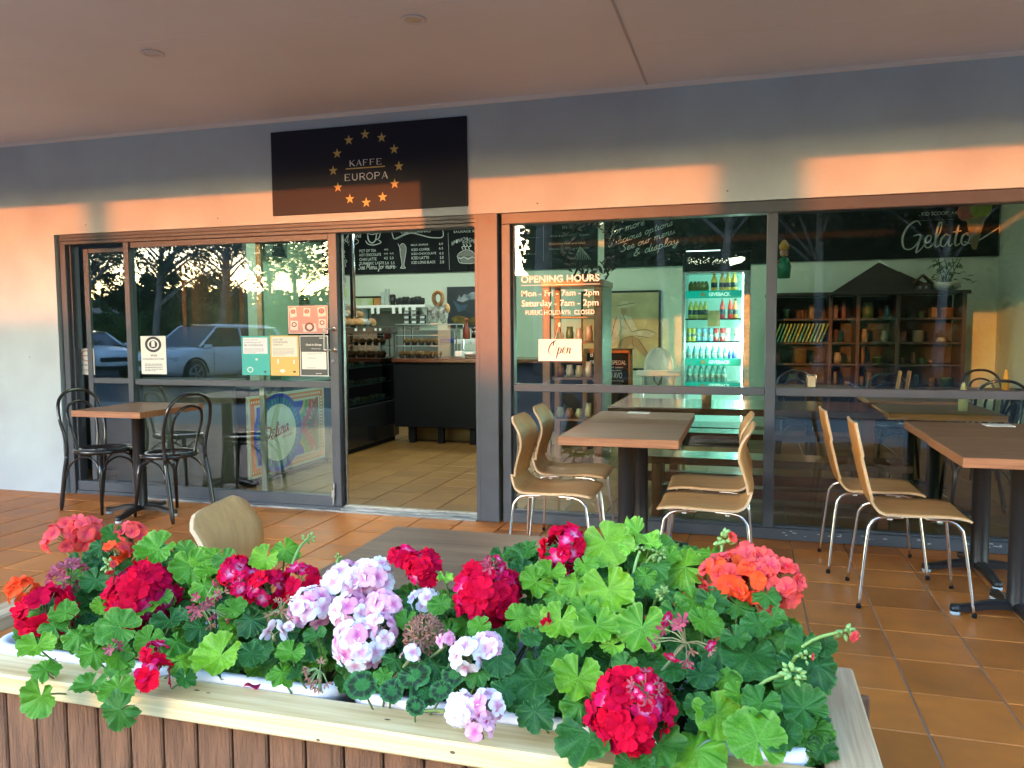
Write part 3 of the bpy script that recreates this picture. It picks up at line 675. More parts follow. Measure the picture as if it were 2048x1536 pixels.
m2 = board(-3.93, -2.02, Zb, 'black chalk board of filled rolls behind the opening hours lettering')
g = G()
for t, r in (('IN ROLL',(1125,450,1162,458)),('CHOICE OF:',(1101,468,1180,474)),('Gourmet beef and salad',(1098,483,1170,490)),('Cheese, avocado and tomato',(1098,494,1178,500)),('UR OWN',(1017,516,1043,524)),
             ('chicken, bacon, mayonnaise',(1017,474,1077,478)),('avocado, cheese',(1017,491,1060,495)),('sourdough, vegetables',(1017,507,1072,511)),('ham, cheese and tomato',(1017,536,1063,540))): TX_(g, t, r, .004)
ST(g, [(1087,440),(1087,522)], .006)
g.obj('lettering', chalk_dim, m2)
g = G(); a = fz(1018, 448, YB); hand(g, 'hot rolls', a.x, a.z, .06, YB, w=.16, width=.62)
for k in range(9): ST(g, [(1160,492),(1152+k*3,505+abs(k-4)*1.5),(1150+k*4,520)], .006)
g.obj('chalk_flourish', chalk_dim, m2)
g = G()
m3 = board(-1.92, 0.30, Zb-.005, 'black chalk board with slanted handwriting about the menu and display')
g = G()
for t, (ax, ay), (bx, by), xh in (('for more', (1221,471),(1289,449), .052), ('delicious options', (1216,495),(1345,450), .048), ('See our menu', (1242,504),(1350,466), .048), ('& display', (1266,513),(1357,486), .055)):
    a, b = fz(ax, ay, YB), fz(bx, by, YB); hand(g, t, a.x, a.z, xh, YB, w=.15, rise=(b.z-a.z)/(b.x-a.x), width=b.x-a.x, slant=.3)
g.obj('lettering', chalk, m3)
m4 = board(0.31, 2.98, Zb+.01, 'dark chalk board reading Gelato with a painted ice cream cone', 'gelato_board')
g = G(); a, b = fz(1800, 499, YB), fz(1932, 486, YB); hand(g, 'Gelato', a.x, a.z, .150, YB, w=.17, width=b.x-a.x+.05, slant=.25, contrast=.45, rise=.04)
ST(g, [(1928,483),(1945,487),(1962,478),(1975,470),(1998,455)], .015)
for t, r in (('. 2 SCOOPS',(1838,407,1896,416)),('. KID SCOOP',(1838,422,1896,432)),('waffle cone or cup',(1833,438,1908,442)),('4.5',(1903,406,1914,411)),('3.5',(1903,423,1914,428))): TX_(g, t, r, .012)
g.obj('lettering', chalk, m4)
def blob(g, px, py, rx_, ry_, y, n=20):
    p = fz(px, py, y); g.flat([(p.x+rx_*math.cos(2*math.pi*k/n), p.z+ry_*math.sin(2*math.pi*k/n)) for k in range(n)], y)
G2 = G(); blob(G2, 1934, 424, .11, .115, YB-.001); G2.obj('pink_scoop', mat('chalk_pink', (0.42,0.14,0.13), 0.9, var=(20,.5)), m4)
G2 = G(); blob(G2, 1962, 414, .125, .15, YB-.002); G2.obj('green_scoop', mat('chalk_green', (0.25,0.36,0.06), 0.9, var=(20,.5)), m4)
G2 = G(); P = [fz(a, b, YB) for a, b in ((1932,437),(1972,432),(1953,498),(1948,500),(1943,496))]; G2.flat([(p.x,p.z) for p in P], YB-.003); G2.obj('cone', mat('chalk_tan', (0.30,0.27,0.15), 0.9, var=(60,1), col2=(0.15,0.14,0.08)), m4)

# ------------------------------------------------------------------ serving counter
red_wood_x = wood('red_brown_timber', (0.20, 0.055, 0.022), (0.10, 0.025, 0.012), 0.3, 0, 40, .08, coat=.3)
red_wood_z = wood('red_brown_timber_upright', (0.22, 0.065, 0.025), (0.11, 0.03, 0.014), 0.35, 2, 12, .08)
dark_wood = wood('dark_timber', (0.045, 0.030, 0.024), (0.022, 0.015, 0.012), 0.45, 0, 10, .1)
ct = thing('serving_counter', 'black fronted serving counter with brown timber edge behind the display fridge', 'counter', (0,0,0))
G().cbox(-3.99, 3.40, .19, -1.55, 4.1, .955, .004).obj('front_panel', black_matt, ct)
G().cbox(-4.0, 3.36, .957, -1.53, 4.14, 1.0, .006).obj('worktop', red_wood_x, ct)
for x in (-3.78, -3.42, -3.02, -2.3, -1.65): G().cbox(x-.035, 3.43, 0, x+.035, 3.5, .189, .003).obj('foot', black_matt, ct)
G().box(-3.95, 3.7, 0.001, -1.6, 3.72, .188).obj('plinth', mat('plinth_wood', (0.35,0.22,0.09), .6), ct)
# glass display case on the counter
gc = thing('glass_case', 'two level clear glass case of muffins standing on the serving counter', 'display case')
Yc = 3.46
x0, x1 = -3.99, -3.45
for (a, b, c, d, e, f) in ((x0,Yc,1.002,x1,Yc+.006,1.40),(x1-.006,Yc+.007,1.002,x1,Yc+.42,1.40),(x0,Yc+.007,1.402,x1+.0,Yc+.42,1.408),(x0,Yc+.02,1.145,x1-.01,Yc+.41,1.151),(x0,Yc+.02,1.27,x1-.01,Yc+.35,1.276)):
    G().box(a,b,c,d,e,f).obj('glass_sheet', clear_g, gc)
g = G()
for z in (1.151, 1.276, 1.408): g.box(x0, Yc-.004, z-.006, x1, Yc-.001, z)
g.obj('bright_edge', mat('glass_edge', (0.55,0.68,0.62), .3), gc)
muf = mat('muffin_brown', (0.36,0.18,0.06), .8, var=(30,1), col2=(0.14,0.06,0.02), bump=(60,.6,.01), objvar=.3); cup_d = mat('muffin_case', (0.06,0.035,0.02), .6)
def muffin(x, y, z, i, lab, grp):
    t = thing('muffin', lab, 'muffin', (x, y, z), i, grp); link('muffin_top', MUFT, t); link('muffin_case', MUFC, t)
MUFT = G().lathe([(.0,.035),(.036,.036),(.044,.05),(.036,.072),(.018,.083),(0,.086)][::-1], n=12).mesh('muffin_top', muf); MUFC = G().lathe([(0,0),(.026,0),(.035,.04),(0,.041)], n=12).mesh('muffin_case', cup_d)
for i in range(8): muffin(-3.94+i*.066, Yc+.07+.02*(i%2), 1.003, i, '%s brown muffin from the left on the floor of the glass case' % ORD[i], 'muffins in the glass case')
for i in range(5): muffin(-3.90+i*.09, Yc+.15, 1.152, i+3, '%s muffin from the left on the upper glass shelf of the counter case' % ORD[i], 'muffins on the upper glass shelf')
def boxy(name, lab, cat, r, z_, m_, y, d=.1, grp=None, b=.005):
    xa, za, xb, zb = rect(*r, y); o = G().cbox(xa, y, z_ if z_ is not None else za, xb, y+d, zb, b).obj(name, m_); return tag(o, lab, cat, grp)
boxy('red_canister', 'small red canister at the left end of the glass case', 'canister', (803,690,809,708), 1.152, mat('red_tin', (0.5,0.03,0.03), .4), 3.66, .05)
boxy('card_reader', 'white payment terminal on the counter beside the glass case', 'card reader', (910,702,924,713), None, white_m, 3.62, .08)
boxy('till_pad', 'flat white and black till pad at the doorway end of the counter', 'till', (926,704,946,709), None, white_m, 3.7, .12)
boxy('stapler', 'small black stapler lying on the counter near the door post', 'stapler', (930,709,953,716), 1.001, black_m, 3.5, .08)
boxy('rolled_cloth', 'folded dark blue cloth on the back bench behind the counter', 'cloth', (880,677,908,686), None, mat('blue_cloth', (0.03,0.05,0.22), .9, bump=(40,.5,.02)), 5.2, .15)
for i in range(3): boxy('white_tub', 'white plastic tub on the back bench under the mountain painting, %s of three' % ('left','middle','right')[i], 'tub', (908+i*17,679,923+i*17,688), None, white_m, 5.1, .15, 'white tubs in a row on the back bench')
p = fz(933, 678, 4.6); tag(G().lathe([(0,0),(.045,0),(.048,.02),(.05,.10),(.022,.17),(.016,.24),(.024,.245),(.024,.27),(0,.27)], (p.x, 4.6, p.z), 14).obj('sauce_bottle', mat('red_sauce', (0.33,0.06,0.03), .3)), 'clear bottle of red sauce standing under the mountain painting', 'bottle')
p = fz(949, 676, 4.6); tag(G().lathe([(0,0),(.04,0),(.04,.09),(.0,.09)], (p.x, 4.6, p.z), 14).lathe([(0,.091),(.036,.091),(.036,.14),(0,.14)], (p.x, 4.6, p.z), 14).obj('pepper_jar', black_m), 'short jar with a black lid at the door post end of the back bench', 'jar')
tag(G().cbox(-6.28, 4.95, 0, -2.2, 5.75, .93, .01).obj('back_bench', mat('bench_steel', (0.30,0.32,0.31), .4, metal=.4)), 'steel fronted work bench behind the serving counter', 'bench')
tag(G().cbox(-5.05, 5.5, .94, -4.0, 5.75, 1.33, .01).obj('coffee_machine', mat('machine_grey', (0.22,0.23,0.22), .3, metal=.5)), 'grey steel appliance on the back bench behind the glass case', 'appliance')
# wall shelf and things on it
sh = thing('wall_shelf', 'white wall shelf with hanging price tags and black cups above the glass case', 'shelf')
a, b = fz(690, 612, 5.7), fz(851, 612, 5.7)
ZS = (a.z+b.z)/2; G().cbox(-5.9, 5.68, ZS-.03, -4.53, 5.98, ZS+.012, .004).obj('shelf_board', white_m, sh)
for x in (-5.6, -4.62): G().prism([(x, ZS-.031), (x+.02, ZS-.031), (x+.02, ZS-.25), (x, ZS-.25)], 5.93, 5.97).add([(x,5.72,ZS-.031),(x+.02,5.72,ZS-.031),(x+.02,5.97,ZS-.25),(x,5.97,ZS-.25),(x,5.97,ZS-.031),(x+.02,5.97,ZS-.031)],[(0,1,2,3),(0,3,4),(1,5,2)]).obj('bracket', white_m, sh)
for px in (745, 756, 787, 800, 813, 827):
    p = fz(px, 617, 5.66); w_ = .026 if px != 827 else .035
    G().box(p.x-w_, 5.662, ZS-.115-(.04 if px == 827 else 0), p.x+w_, 5.664, ZS-.02).obj('price_tag', paper, sh)
cup_b = mat('black_cup', (0.015,0.016,0.017), .45)
for i, px in enumerate((796, 803, 811, 819, 827, 836, 843)):
    p = fz(px, 606, 5.78); s_ = 1.0+.12*(i % 3)
    t = thing('mug', '%s black mug from the left in the crowded row on the wall shelf' % ORD[i], 'mug', (p.x, 5.8-.02*(i%2), ZS+.013), 0, 'black mugs on the wall shelf')
    G().lathe([(0,0),(.03*s_,0),(.042*s_,.03),(.045*s_,.08*s_),(.038*s_,.10*s_),(.03,.095),(0,.09)], n=14).obj('cup', cup_b, t)
p = fz(783, 608, 5.75); tag(G().lathe([(0,0),(.035,0),(.045,.13),(.0,.13)], (p.x, 5.8, ZS+.013), 14).lathe([(0,.131),(.047,.131),(.04,.16),(.0,.165)], (p.x, 5.8, ZS+.013), 14).obj('takeaway_cup', cup_b), 'tall black takeaway cup with a lid beside the stacked clear cups', 'cup')
for i, px in enumerate((764, 772)):
    p = fz(px, 606, 5.75); g = G()
    for k in range(9+i*2): g.lathe([(.032,.0),(.042,.018),(.044,.020),(.04,.021)], (p.x, 5.8, ZS+.014+k*.022), 12)
    tag(g.obj('cup_stack', mat('clear_plastic', (0.62,0.68,0.64), .25)), 'stack of clear plastic cups on the wall shelf, the %s one' % ('shorter' if i == 0 else 'taller'), 'cup stack')
p = fz(754, 604, 5.8); boxy('wooden_box', 'orange brown wooden box standing on the wall shelf', 'box', (747,596,761,608), ZS+.013, mat('box_orange', (0.38,0.17,0.04), .6), 5.8, .1)
boxy('food_packets', 'clutter of white, yellow and green food packets at the left of the wall shelf', 'packets', (703,596,745,609), ZS+.013, mat('packet_mix', (0.42,0.48,0.40), .5, var=(9,1), col2=(0.30,0.36,0.08)), 5.8, .12)
boxy('poster', 'yellow and green poster on the back wall beside the chrome pole', 'poster', (679,577,692,595), None, mat('lime_print', (0.45,0.62,0.10), .6, var=(6,1), col2=(0.62,0.62,0.30)), 5.97, .02)
boxy('poster', 'small pink card on the back wall above the yellow poster', 'poster', (679,554,691,565), None, mat('mauve_print', (0.45,0.33,0.38), .6), 5.97, .02)
boxy('dark_cupboard', 'long dark wall niche below the menu board left of the clear cups', 'cupboard', (700,592,762,596), None, black_matt, 5.96, .03)
boxy('grey_splashback', 'grey splashback panel under the wall shelf', 'splashback', (745,622,838,690), None, mat('splash_grey', (0.20,0.19,0.16), .5), 5.97, .02)
# takeaway containers stacked under the shelf, on the bread stand
bs = thing('bread_stand', 'clear topped stand holding pretzels behind the glass case', 'stand')
za = fz(880, 648, 4.3).z; xa, xb = fz(805, 650, 4.3).x, fz(913, 650, 4.3).x
G().cbox(xa, 4.3, za-.012, xb, 4.6, za, .002).obj('glass_top', mat('pale_glass', (0.5,0.58,0.52), .2), bs)
for x in (xa+.01, xb-.01): G().cbox(x-.008, 4.31, .95, x+.008, 4.33, za-.013, .002).cbox(x-.008, 4.57, .95, x+.008, 4.59, za-.013, .002).obj('leg', chrome, bs)
for i, (px, n_) in enumerate(((811, 3), (826, 3), (843, 2))):
    p = fz(px, 648, 4.35)
    for k in range(n_):
        t = thing('food_container', 'black food tub with a pale label, %s of the %s stack' % (('bottom','second','top')[k], ('left','middle','right')[i]), 'food container', (p.x, 4.42, za+.001+k*.062), 0, 'stacked food tubs')
        G().lathe([(0,0),(.036,0),(.042,.05),(0,.05)], n=12).obj('tub', cup_b, t); G().lathe([(0,.0505),(.044,.0505),(.044,.058),(0,.058)], n=12).obj('lid', mat('smoke_lid', (0.25,0.26,0.24), .3), t); G().box(-.03,-.0415,.012,.03,-.0385,.042).obj('label_strip', paper, t)
bread = mat('bread_crust', (0.38,0.15,0.04), .6, var=(12,.9), col2=(0.60,0.38,0.18), bump=(20,.6,.02), objvar=.25)
wrapm = mat('clear_wrap', (0.62,0.64,0.60), .18, var=(22,1), col2=(0.18,0.13,0.08), bump=(26,1.0,.03), spec=.9)
def lump(g, c, r, n=10, seed=0, sq=(1,1,1)):
    vs = []; fs = []; 
    for i in range(n+1):
        for j in range(2*n):
            th, ph = math.pi*i/n, math.pi*j/n
            d = Vector((math.sin(th)*math.cos(ph), math.sin(th)*math.sin(ph), math.cos(th)))
            rr = r*(1+.25*noise.noise(d*1.8+Vector((seed*3.1, 0, 0)))+.10*noise.noise(d*5+Vector((0, seed, 0))))
            vs.append((c[0]+d.x*rr*sq[0], c[1]+d.y*rr*sq[1], c[2]+d.z*rr*sq[2]))
    for i in range(n):
        for j in range(2*n): fs.append((i*2*n+j, (i+1)*2*n+j, (i+1)*2*n+(j+1)%(2*n), i*2*n+(j+1)%(2*n)))
    g.add(vs, fs, True)
# pretzel figure: a big ring and two hanging loaves
pt = thing('pretzel_figure', 'tall bunch of wrapped pretzels and plaited loaves on the bread stand', 'pretzels')
p = fz(875, 597, 4.4)
G().tube([(p.x+.062*math.cos(a), 4.42+.01*math.sin(2*a), p.z+.085*math.sin(a)) for a in [i*math.pi/10 for i in range(21)]], .028, 10, False).obj('pretzel_ring', bread, pt)
for i, (px, py, r_, sq) in enumerate(((870,628,.07,(.8,.6,1.6)), (886,628,.075,(.9,.6,1.5)), (893,617,.05,(.8,.6,1.3)), (876,612,.045,(.8,.6,1)))):
    p = fz(px, py, 4.4); g = G(); lump(g, (p.x, 4.42, max(p.z, za+r_*sq[2]*1.02)), r_, 8, i+9, sq); g.obj('loaf', wrapm if i != 2 else bread, pt)
g = G(); p = fz(858, 612, 4.4); g.tube([(p.x-.02, 4.42, za), (p.x+.01, 4.42, za+.17)], .02, 8); lump(g, (p.x+.01, 4.42, za+.19), .04, 6, 3); g.obj('wrap_bow', wrapm, pt)
# display fridge
fr = thing('display_fridge', 'black glass fronted cake fridge just inside the doorway', 'display fridge', (0,0,0))
xf, y0f, y1f = -4.05, 2.36, 3.66
G().cbox(-4.75, y0f, .06, xf, y1f, .50, .006).obj('base', black_m, fr); G().cbox(-4.72, y0f+.03, 0, xf-.04, y1f-.03, .058, .004).obj('plinth', black_matt, fr)
G().cbox(-4.75, y0f, 1.30, xf, y1f, 1.37, .005).obj('top', black_m, fr)
g = G()
for y in (y0f, y1f-.04): g.cbox(xf-.04, y, .501, xf, y+.04, 1.299, .003)
g.cbox(-4.75, y0f, .501, -4.71, y0f+.04, 1.299, .003); g.cbox(-4.75, y1f-.02, .501, xf-.041, y1f, 1.299, .002); g.cbox(-4.75, y0f+.041, .501, -4.74, y1f-.021, 1.299, .002); g.obj('frame', black_m, fr)
G().box(xf-.02, y0f+.041, .501, xf-.014, y1f-.041, 1.299).box(-4.709, y0f+.015, .501, xf-.041, y0f+.021, 1.299).obj('glass_sheet', dark_g, fr)
for z in (.52, .72, .92, 1.12): G().box(-4.73, y0f+.045, z, xf-.05, y1f-.045, z+.008).obj('shelf', mat('shelf_glass', (0.35,0.42,0.40), .2), fr)
G().box(xf-.0395, y1f-.06, .50, xf+.002, y1f-.052, 1.3).obj('edge_strip', alu, fr)
for i, y in enumerate((2.55, 2.75, 3.03, 3.15)): G().box(xf+.001, y, 1.33, xf+.003, y+.05, 1.358).obj('price_label', paper, fr)
cake = [mat('cake_%s' % n_, c, .7, var=(25,.8), objvar=.3) for n_, c in (('brown', (0.22,0.09,0.04)), ('cream', (0.62,0.52,0.36)), ('berry', (0.32,0.06,0.06)), ('lemon', (0.55,0.42,0.10)))]
random.seed(5)
for z in (.53, .73, .93, 1.13):
    for i in range(9):
        y = y0f+.09+i*.125
        if y > y1f-.08: break
        m_ = random.choice(cake); k = random.random()
        g = G()
        if k < .5: lump(g, (xf-.13, y, z+.03), .035, 6, i+z*10, (1,1,.8))
        else: g.cbox(xf-.17, y-.03, z, xf-.08, y+.03, z+.045, .008)
        tag(g.obj('cake', m_), '%s, %s from the door on the %s shelf of the cake fridge' % ('small round cake' if k < .5 else 'square cake slice', ORD[i], {.53:'lowest', .73:'second lowest', .93:'second highest', 1.13:'top'}[z]), 'cake', 'cakes on the fridge shelves')
    g = G()
    for i in range(8): g.add([(xf-.055, y0f+.08+i*.11, z), (xf-.055, y0f+.13+i*.11, z), (xf-.06, y0f+.13+i*.11, z+.035), (xf-.06, y0f+.08+i*.11, z+.035)], [(0,1,2,3)])
    g.obj('price_card', mat('card_dim', (0.12,0.14,0.13), .6), fr)
# wrapped loaves heaped on the fridge top
random.seed(11)
kk = 0
for row, (zz, n_, x_) in enumerate(((1.425, 8, -4.18), (1.425, 7, -4.42), (1.51, 6, -4.25), (1.585, 4, -4.32))):
    for i in range(n_):
        y = y0f+.08+i*(.84/max(n_-1,1))*(.95 if row < 2 else .72)+random.uniform(-.02,.02)
        g = G(); lump(g, (0, 0, 0), .065, 8, kk, (1.0, .8, .72)); br = G(); kk += 1
        m_ = wrapm if random.random() < .55 else bread
        o = g.obj('wrapped_loaf', m_); o.location = (x_+random.uniform(-.02,.02), y, zz); o.rotation_euler = (0, 0, random.uniform(0, 3))
        tag(o, ('clear-wrapped loaf' if m_ is wrapm else 'golden brown loaf') + ', %s from the door, %s row of the heap on the cake fridge' % (ORD[i], ('front','back','middle','top')[row]), 'bread', 'loaves heaped on the cake fridge')
pole = thing('chrome_pole', 'thin chrome and black pole rising to the ceiling behind the door edge', 'pole', (-4.15, 2.75, 0))
G().tube([(0,0,1.37),(0,0,3.09)], .016, 12).obj('tube', chrome, pole); G().cbox(-.045,-.01,1.372,-.018,.03,3.09,.003).obj('dark_channel', black_matt, pole)
# gelato freezer with printed front
gf = thing('gelato_freezer', 'dark freezer cabinet with a bright round gelato poster on its side', 'freezer')
G().cbox(-4.75, .62, .04, -4.03, 2.05, .84, .01).obj('cabinet', mat('freezer_dark', (0.02,0.022,0.026), .35), gf)
G().cbox(-4.77, .60, .842, -4.02, 2.07, .875, .006).obj('lid', mat('lid_grey', (0.35,0.38,0.36), .2), gf)
for y in (.7, 1.95): G().cbox(-4.12, y, 0, -4.06, y+.05, .039, .003).obj('foot', black_matt, gf)
po = thing('gelato_poster', 'square poster with a blue ring around the red word Delizia', 'poster')
XP = -3.995; yA, yB_, zA, zB_ = .52, 1.765, .085, .785
def PM(u, v, d=0): return (XP+.0006*d+.004, yA+(yB_-yA)*u, zA+(zB_-zA)*v)
def pq(name, m_, polys, d):
    g = G()
    for poly in polys: g.add([PM(u, v, d) for u, v in poly], [[*range(len(poly))]])
    return g.obj(name, m_, po)
G().box(XP-.02, yA, zA, XP+.0035, yB_, zB_).obj('board', mat('poster_cream', (0.66,0.63,0.55), .5), po)
col = {k: mat('poster_%s' % k, v, .5) for k, v in dict(orange=(0.85,0.22,0.03), blue=(0.01,0.05,0.55), teal=(0.03,0.25,0.28), green=(0.10,0.30,0.06), yellow=(0.72,0.45,0.04), red=(0.55,0.05,0.03), white=(0.85,0.85,0.80), maroon=(0.45,0.0,0.02)).items()}
def rq(u0, v0, u1, v1): return [(u0,v0),(u1,v0),(u1,v1),(u0,v1)]
pq('orange_border', col['orange'], [rq(.02,.03,.98,.11), rq(.02,.89,.98,.97), rq(.02,.11,.07,.89), rq(.93,.11,.98,.89)], 1)
pq('border_dot', col['white'], [rq(.03+i*.028,.055,.041+i*.028,.085) for i in range(33)]+[rq(.03+i*.028,.915,.041+i*.028,.945) for i in range(33)]+[rq(.94,.13+i*.045,.965,.15+i*.045) for i in range(17)], 2)
def arcs(cu, cv, r0, r1, a0, a1, n=12):
    return [[(cu+r*math.cos(t)*.58, cv+r*math.sin(t)) for t, r in ((a, r0), (b, r0), (b, r1), (a, r1))] for a, b in [(a0+(a1-a0)*k/n, a0+(a1-a0)*(k+1)/n) for k in range(n)]]
def clipq(ps): return [[(min(max(u, .09), .91), min(max(v, .14), .86)) for u, v in p] for p in ps]
pq('yellow_ground', col['yellow'], [rq(.09,.14,.91,.86)], 1)
for (cu, cv) in ((.60,.86),(.60,.14),(.13,.86),(.13,.14)):
    for i, (nm, r0, r1) in enumerate((('green',.44,.54),('red',.30,.36),('green',.20,.28),('blue',.0,.15))): pq('%s_arc' % nm, col[nm], clipq(arcs(cu, cv, r0, r1, 0, 2*math.pi, 20)), 3+i)
pq('red_burst', col['red'], [[(.91,.5),(.91-.24*math.cos(a)*1,.5+.38*math.sin(a)),(.91-.24*math.cos(a+.12),.5+.38*math.sin(a+.12))] for a in [-1.4+i*.28 for i in range(11)]], 8)
pq('red_stripe', col['red'], [[(.66,.50),(.70,.50),(.90,.84),(.86,.84)],[(.66,.50),(.70,.50),(.90,.16),(.86,.16)]], 7)
pq('blue_ring', col['blue'], [[(.35+.305*math.cos(2*math.pi*k/40), .5+.5*math.sin(2*math.pi*k/40)) for k in range(40)]], 9)
pq('teal_petal', col['teal'], [[(.35+r*.61*math.cos(t), .5+r*math.sin(t)) for t, r in ((a-.045,.37),(a+.045,.37),(a+.05,.44),(a,.455),(a-.05,.44))] for a in [i*math.pi/20 for i in range(40)]], 10)
pq('white_disc', col['white'], [[(.35+.225*math.cos(2*math.pi*k/40), .5+.365*math.sin(2*math.pi*k/40)) for k in range(40)]], 11)
g = G(); hand(g, 'DElizia', 0, 0, 1, 0, w=.22, slant=.35, place=lambda u, v: PM(.165+u*.0560, .40+v*.085+u*.0195, 12)); g.obj('lettering', col['maroon'], po)
g = G(); put_text(g, 'GELATO', 0,0,0,0,0, place=lambda u, v: PM(.41+u*.115, .47+v*.035+u*.02, 12)); put_text(g, 'AND SORBET', 0,0,0,0,0, place=lambda u, v: PM(.39+u*.14, .41+v*.035+u*.025, 12)); g.obj('small_lettering', col['maroon'], po)
tag(G().cbox(-5.28, .42, 0, -4.06, .46, .895, .004).obj('low_screen', mat('screen_brown', (0.035,0.028,0.026), .4)), 'dark low screen panel standing behind the lower left panes', 'screen')
tag(G().cbox(-5.3, .30, .896, -4.2, .80, .925, .004).obj('ledge_board', mat('ledge_grey', (0.16,0.17,0.17), .4)), 'grey ledge board resting over the dark low screen', 'ledge')
# things on the freezer seen above the posters
random.seed(4)
for i, (px, py, h, c_) in enumerate(((566,640,.16,(0.08,0.25,0.06)), (556,646,.11,(0.55,0.30,0.08)), (535,644,.13,(0.45,0.5,0.42)), (547,643,.14,(0.5,0.52,0.46)))):
    p = fz(px, py, 1.3)
    tag(G().lathe([(0,0),(.045,0),(.05,.03),(.042,h*.7),(.02,h*.85),(.022,h),(0,h)], (p.x, 1.3+i*.05, .876), 12).obj('jar', mat('jar_%d' % i, c_, .3)), '%s jar on the freezer lid behind the posters' % ('green','orange','pale ribbed','tall pale')[i], 'jar')
for i, (px, n_) in enumerate(((604, 13), (614, 9), (623, 5))):
    p = fz(px, 615, 3.2); g = G()
    for k in range(n_): g.lathe([(.030,0),(.040,.012),(.042,.014),(.036,.0145)], (p.x, 3.2, 1.372+.17+k*.021), 12)
    g.lathe([(0,1.372),(.035,1.372),(.04,1.54),(0,1.54)], (p.x, 3.2, 0), 10)
    tag(g.obj('cup_stack', cup_b), '%s stack of dark takeaway cups above the pink poster' % ('tallest','middle','shortest')[i], 'cup stack')
pf = thing('framed_photo', 'black and white framed mountain photo high on the left cafe wall', 'picture')
def LW(y, z): return (-6.298, y, z)
G().box(-6.299, 4.3, 2.2+.15, -6.285, 4.85, 2.85).obj('print', mat('photo_grey', (0.30,0.32,0.33), .5, var=(5,1), col2=(0.12,0.13,0.13)), pf)
G().add([(-6.283, 4.45, 2.37), (-6.283, 4.83, 2.37), (-6.283, 4.58, 2.78)], [(0,1,2)]).obj('mountain_shape', mat('photo_black', (0.03,0.03,0.035), .5), pf)

# ------------------------------------------------------------------ paintings on the back wall
mp_ = thing('mountain_painting', 'unframed canvas of a snowy mountain valley seen at the doorway edge', 'painting')
x0,z0,x1,z1 = rect(895,572,985,655,5.97)
PMm = lambda u, v: (x0+(x1-x0)*u, z0+(z1-z0)*v)
G().cbox(x0, 5.965, z0, x1, 5.998, z1, .003).obj('canvas', mat('paint_night', (0.035,0.045,0.055), .5, var=(2.5,1), col2=(0.015,0.02,0.025)), mp_)
def paintp(nm, m_, pts, k, par=mp_, P=None, y=5.9640): G().flat([(P or PMm)(*p) for p in pts], y-.0006*k).obj(nm, m_, par)
paintp('dark_slope', mat('paint_slope', (0.02,0.03,0.04), .5), [(0,.80),(.15,.66),(.35,.45),(.55,.3),(.4,.12),(0,.12)], 1)
paintp('blue_slope', mat('paint_blue', (0.05,0.10,0.15), .5, var=(6,1), col2=(0.02,0.04,0.06)), [(.12,.68),(.28,.55),(.46,.56),(.40,.42),(.25,.38)], 2)
paintp('snow_peak', mat('paint_snow', (0.42,0.46,0.48), .5, var=(9,1), col2=(0.08,0.12,0.16)), [(.22,.66),(.27,.80),(.32,.73),(.38,.82),(.46,.80),(.54,.86),(.8,.88),(1,.8),(.8,.7),(.5,.68),(.35,.62)], 3)
paintp('autumn_wood', mat('paint_gold', (0.22,0.14,0.02), .5, var=(14,1), col2=(0.03,0.03,0.01)), [(.08,.22),(.2,.30),(.5,.24),(1,.28),(1,.06),(.4,.08),(.15,.12)], 2)
mn = thing('figure_painting', 'framed sketch painting of a seated person in a straw hat', 'painting')
x0f,z0f,x1f,z1f = rect(1180,580,1322,740,5.965)
x0f = -2.25
PF = lambda u, v: (x0f+(x1f-x0f)*u, z0f+(z1f-z0f)*v)
G().cbox(x0f, 5.955, z0f, x1f, 5.998, z1f, .006).obj('picture_frame', black_m, mn)
G().box(x0f+.03, 5.952, z0f+.03, x1f-.03, 5.9545, z1f-.03).obj('canvas', mat('canvas_ochre', (0.34,0.28,0.15), .7, var=(5,1), col2=(0.45,0.38,0.22)), mn)
skin = mat('paint_tan', (0.30,0.20,0.11), .7); shirt = mat('paint_shirt', (0.50,0.48,0.40), .7, var=(14,.8), col2=(0.32,0.29,0.2)); lin = mat('paint_line', (0.05,0.04,0.03), .7)
Q = lambda px, py: ((fz(px, py, 5.95).x-x0f)/(x1f-x0f), (fz(px, py, 5.95).z-z0f)/(z1f-z0f))
def fig(nm, m_, pts, k): paintp(nm, m_, [Q(*p) for p in pts], k, mn, PF, 5.9515)
fig('torso', shirt, [(1234,632),(1246,630),(1262,634),(1270,650),(1276,664),(1262,670),(1240,672),(1225,690),(1220,660)], 1)
fig('sleeve', shirt, [(1262,664),(1290,660),(1312,666),(1300,674),(1270,676)], 2)
fig('lap', skin, [(1236,695),(1244,680),(1262,672),(1276,676),(1290,694),(1300,712),(1292,716),(1276,700),(1262,688),(1250,700)], 3)
fig('face', skin, [(1241,614),(1252,612),(1254,624),(1248,632),(1242,626)], 3)
fig('hat_brim', mat('paint_straw', (0.46,0.40,0.26), .7), [(1232,613),(1250,609),(1272,606),(1268,611),(1252,616),(1236,617)], 4)
fig('hat_crown', mat('paint_straw', (0.46,0.40,0.26), .7), [(1240,610),(1242,603),(1256,602),(1259,608)], 5)
g = G()
for pts in ([(1234,632),(1228,650),(1222,680)],[(1246,630),(1252,645),(1262,660)],[(1262,664),(1290,659),(1314,668)],[(1236,695),(1246,678),(1270,672),(1300,676)],[(1276,678),(1290,700),(1302,716)],[(1232,613),(1250,609),(1272,606)],[(1264,676),(1268,700)],[(1240,640),(1242,660),(1236,672)]):
    ST(g, pts, .007, y=5.9475)
g.obj('ink_line', lin, mn)
bx = fz(1110, 660, 5.9)
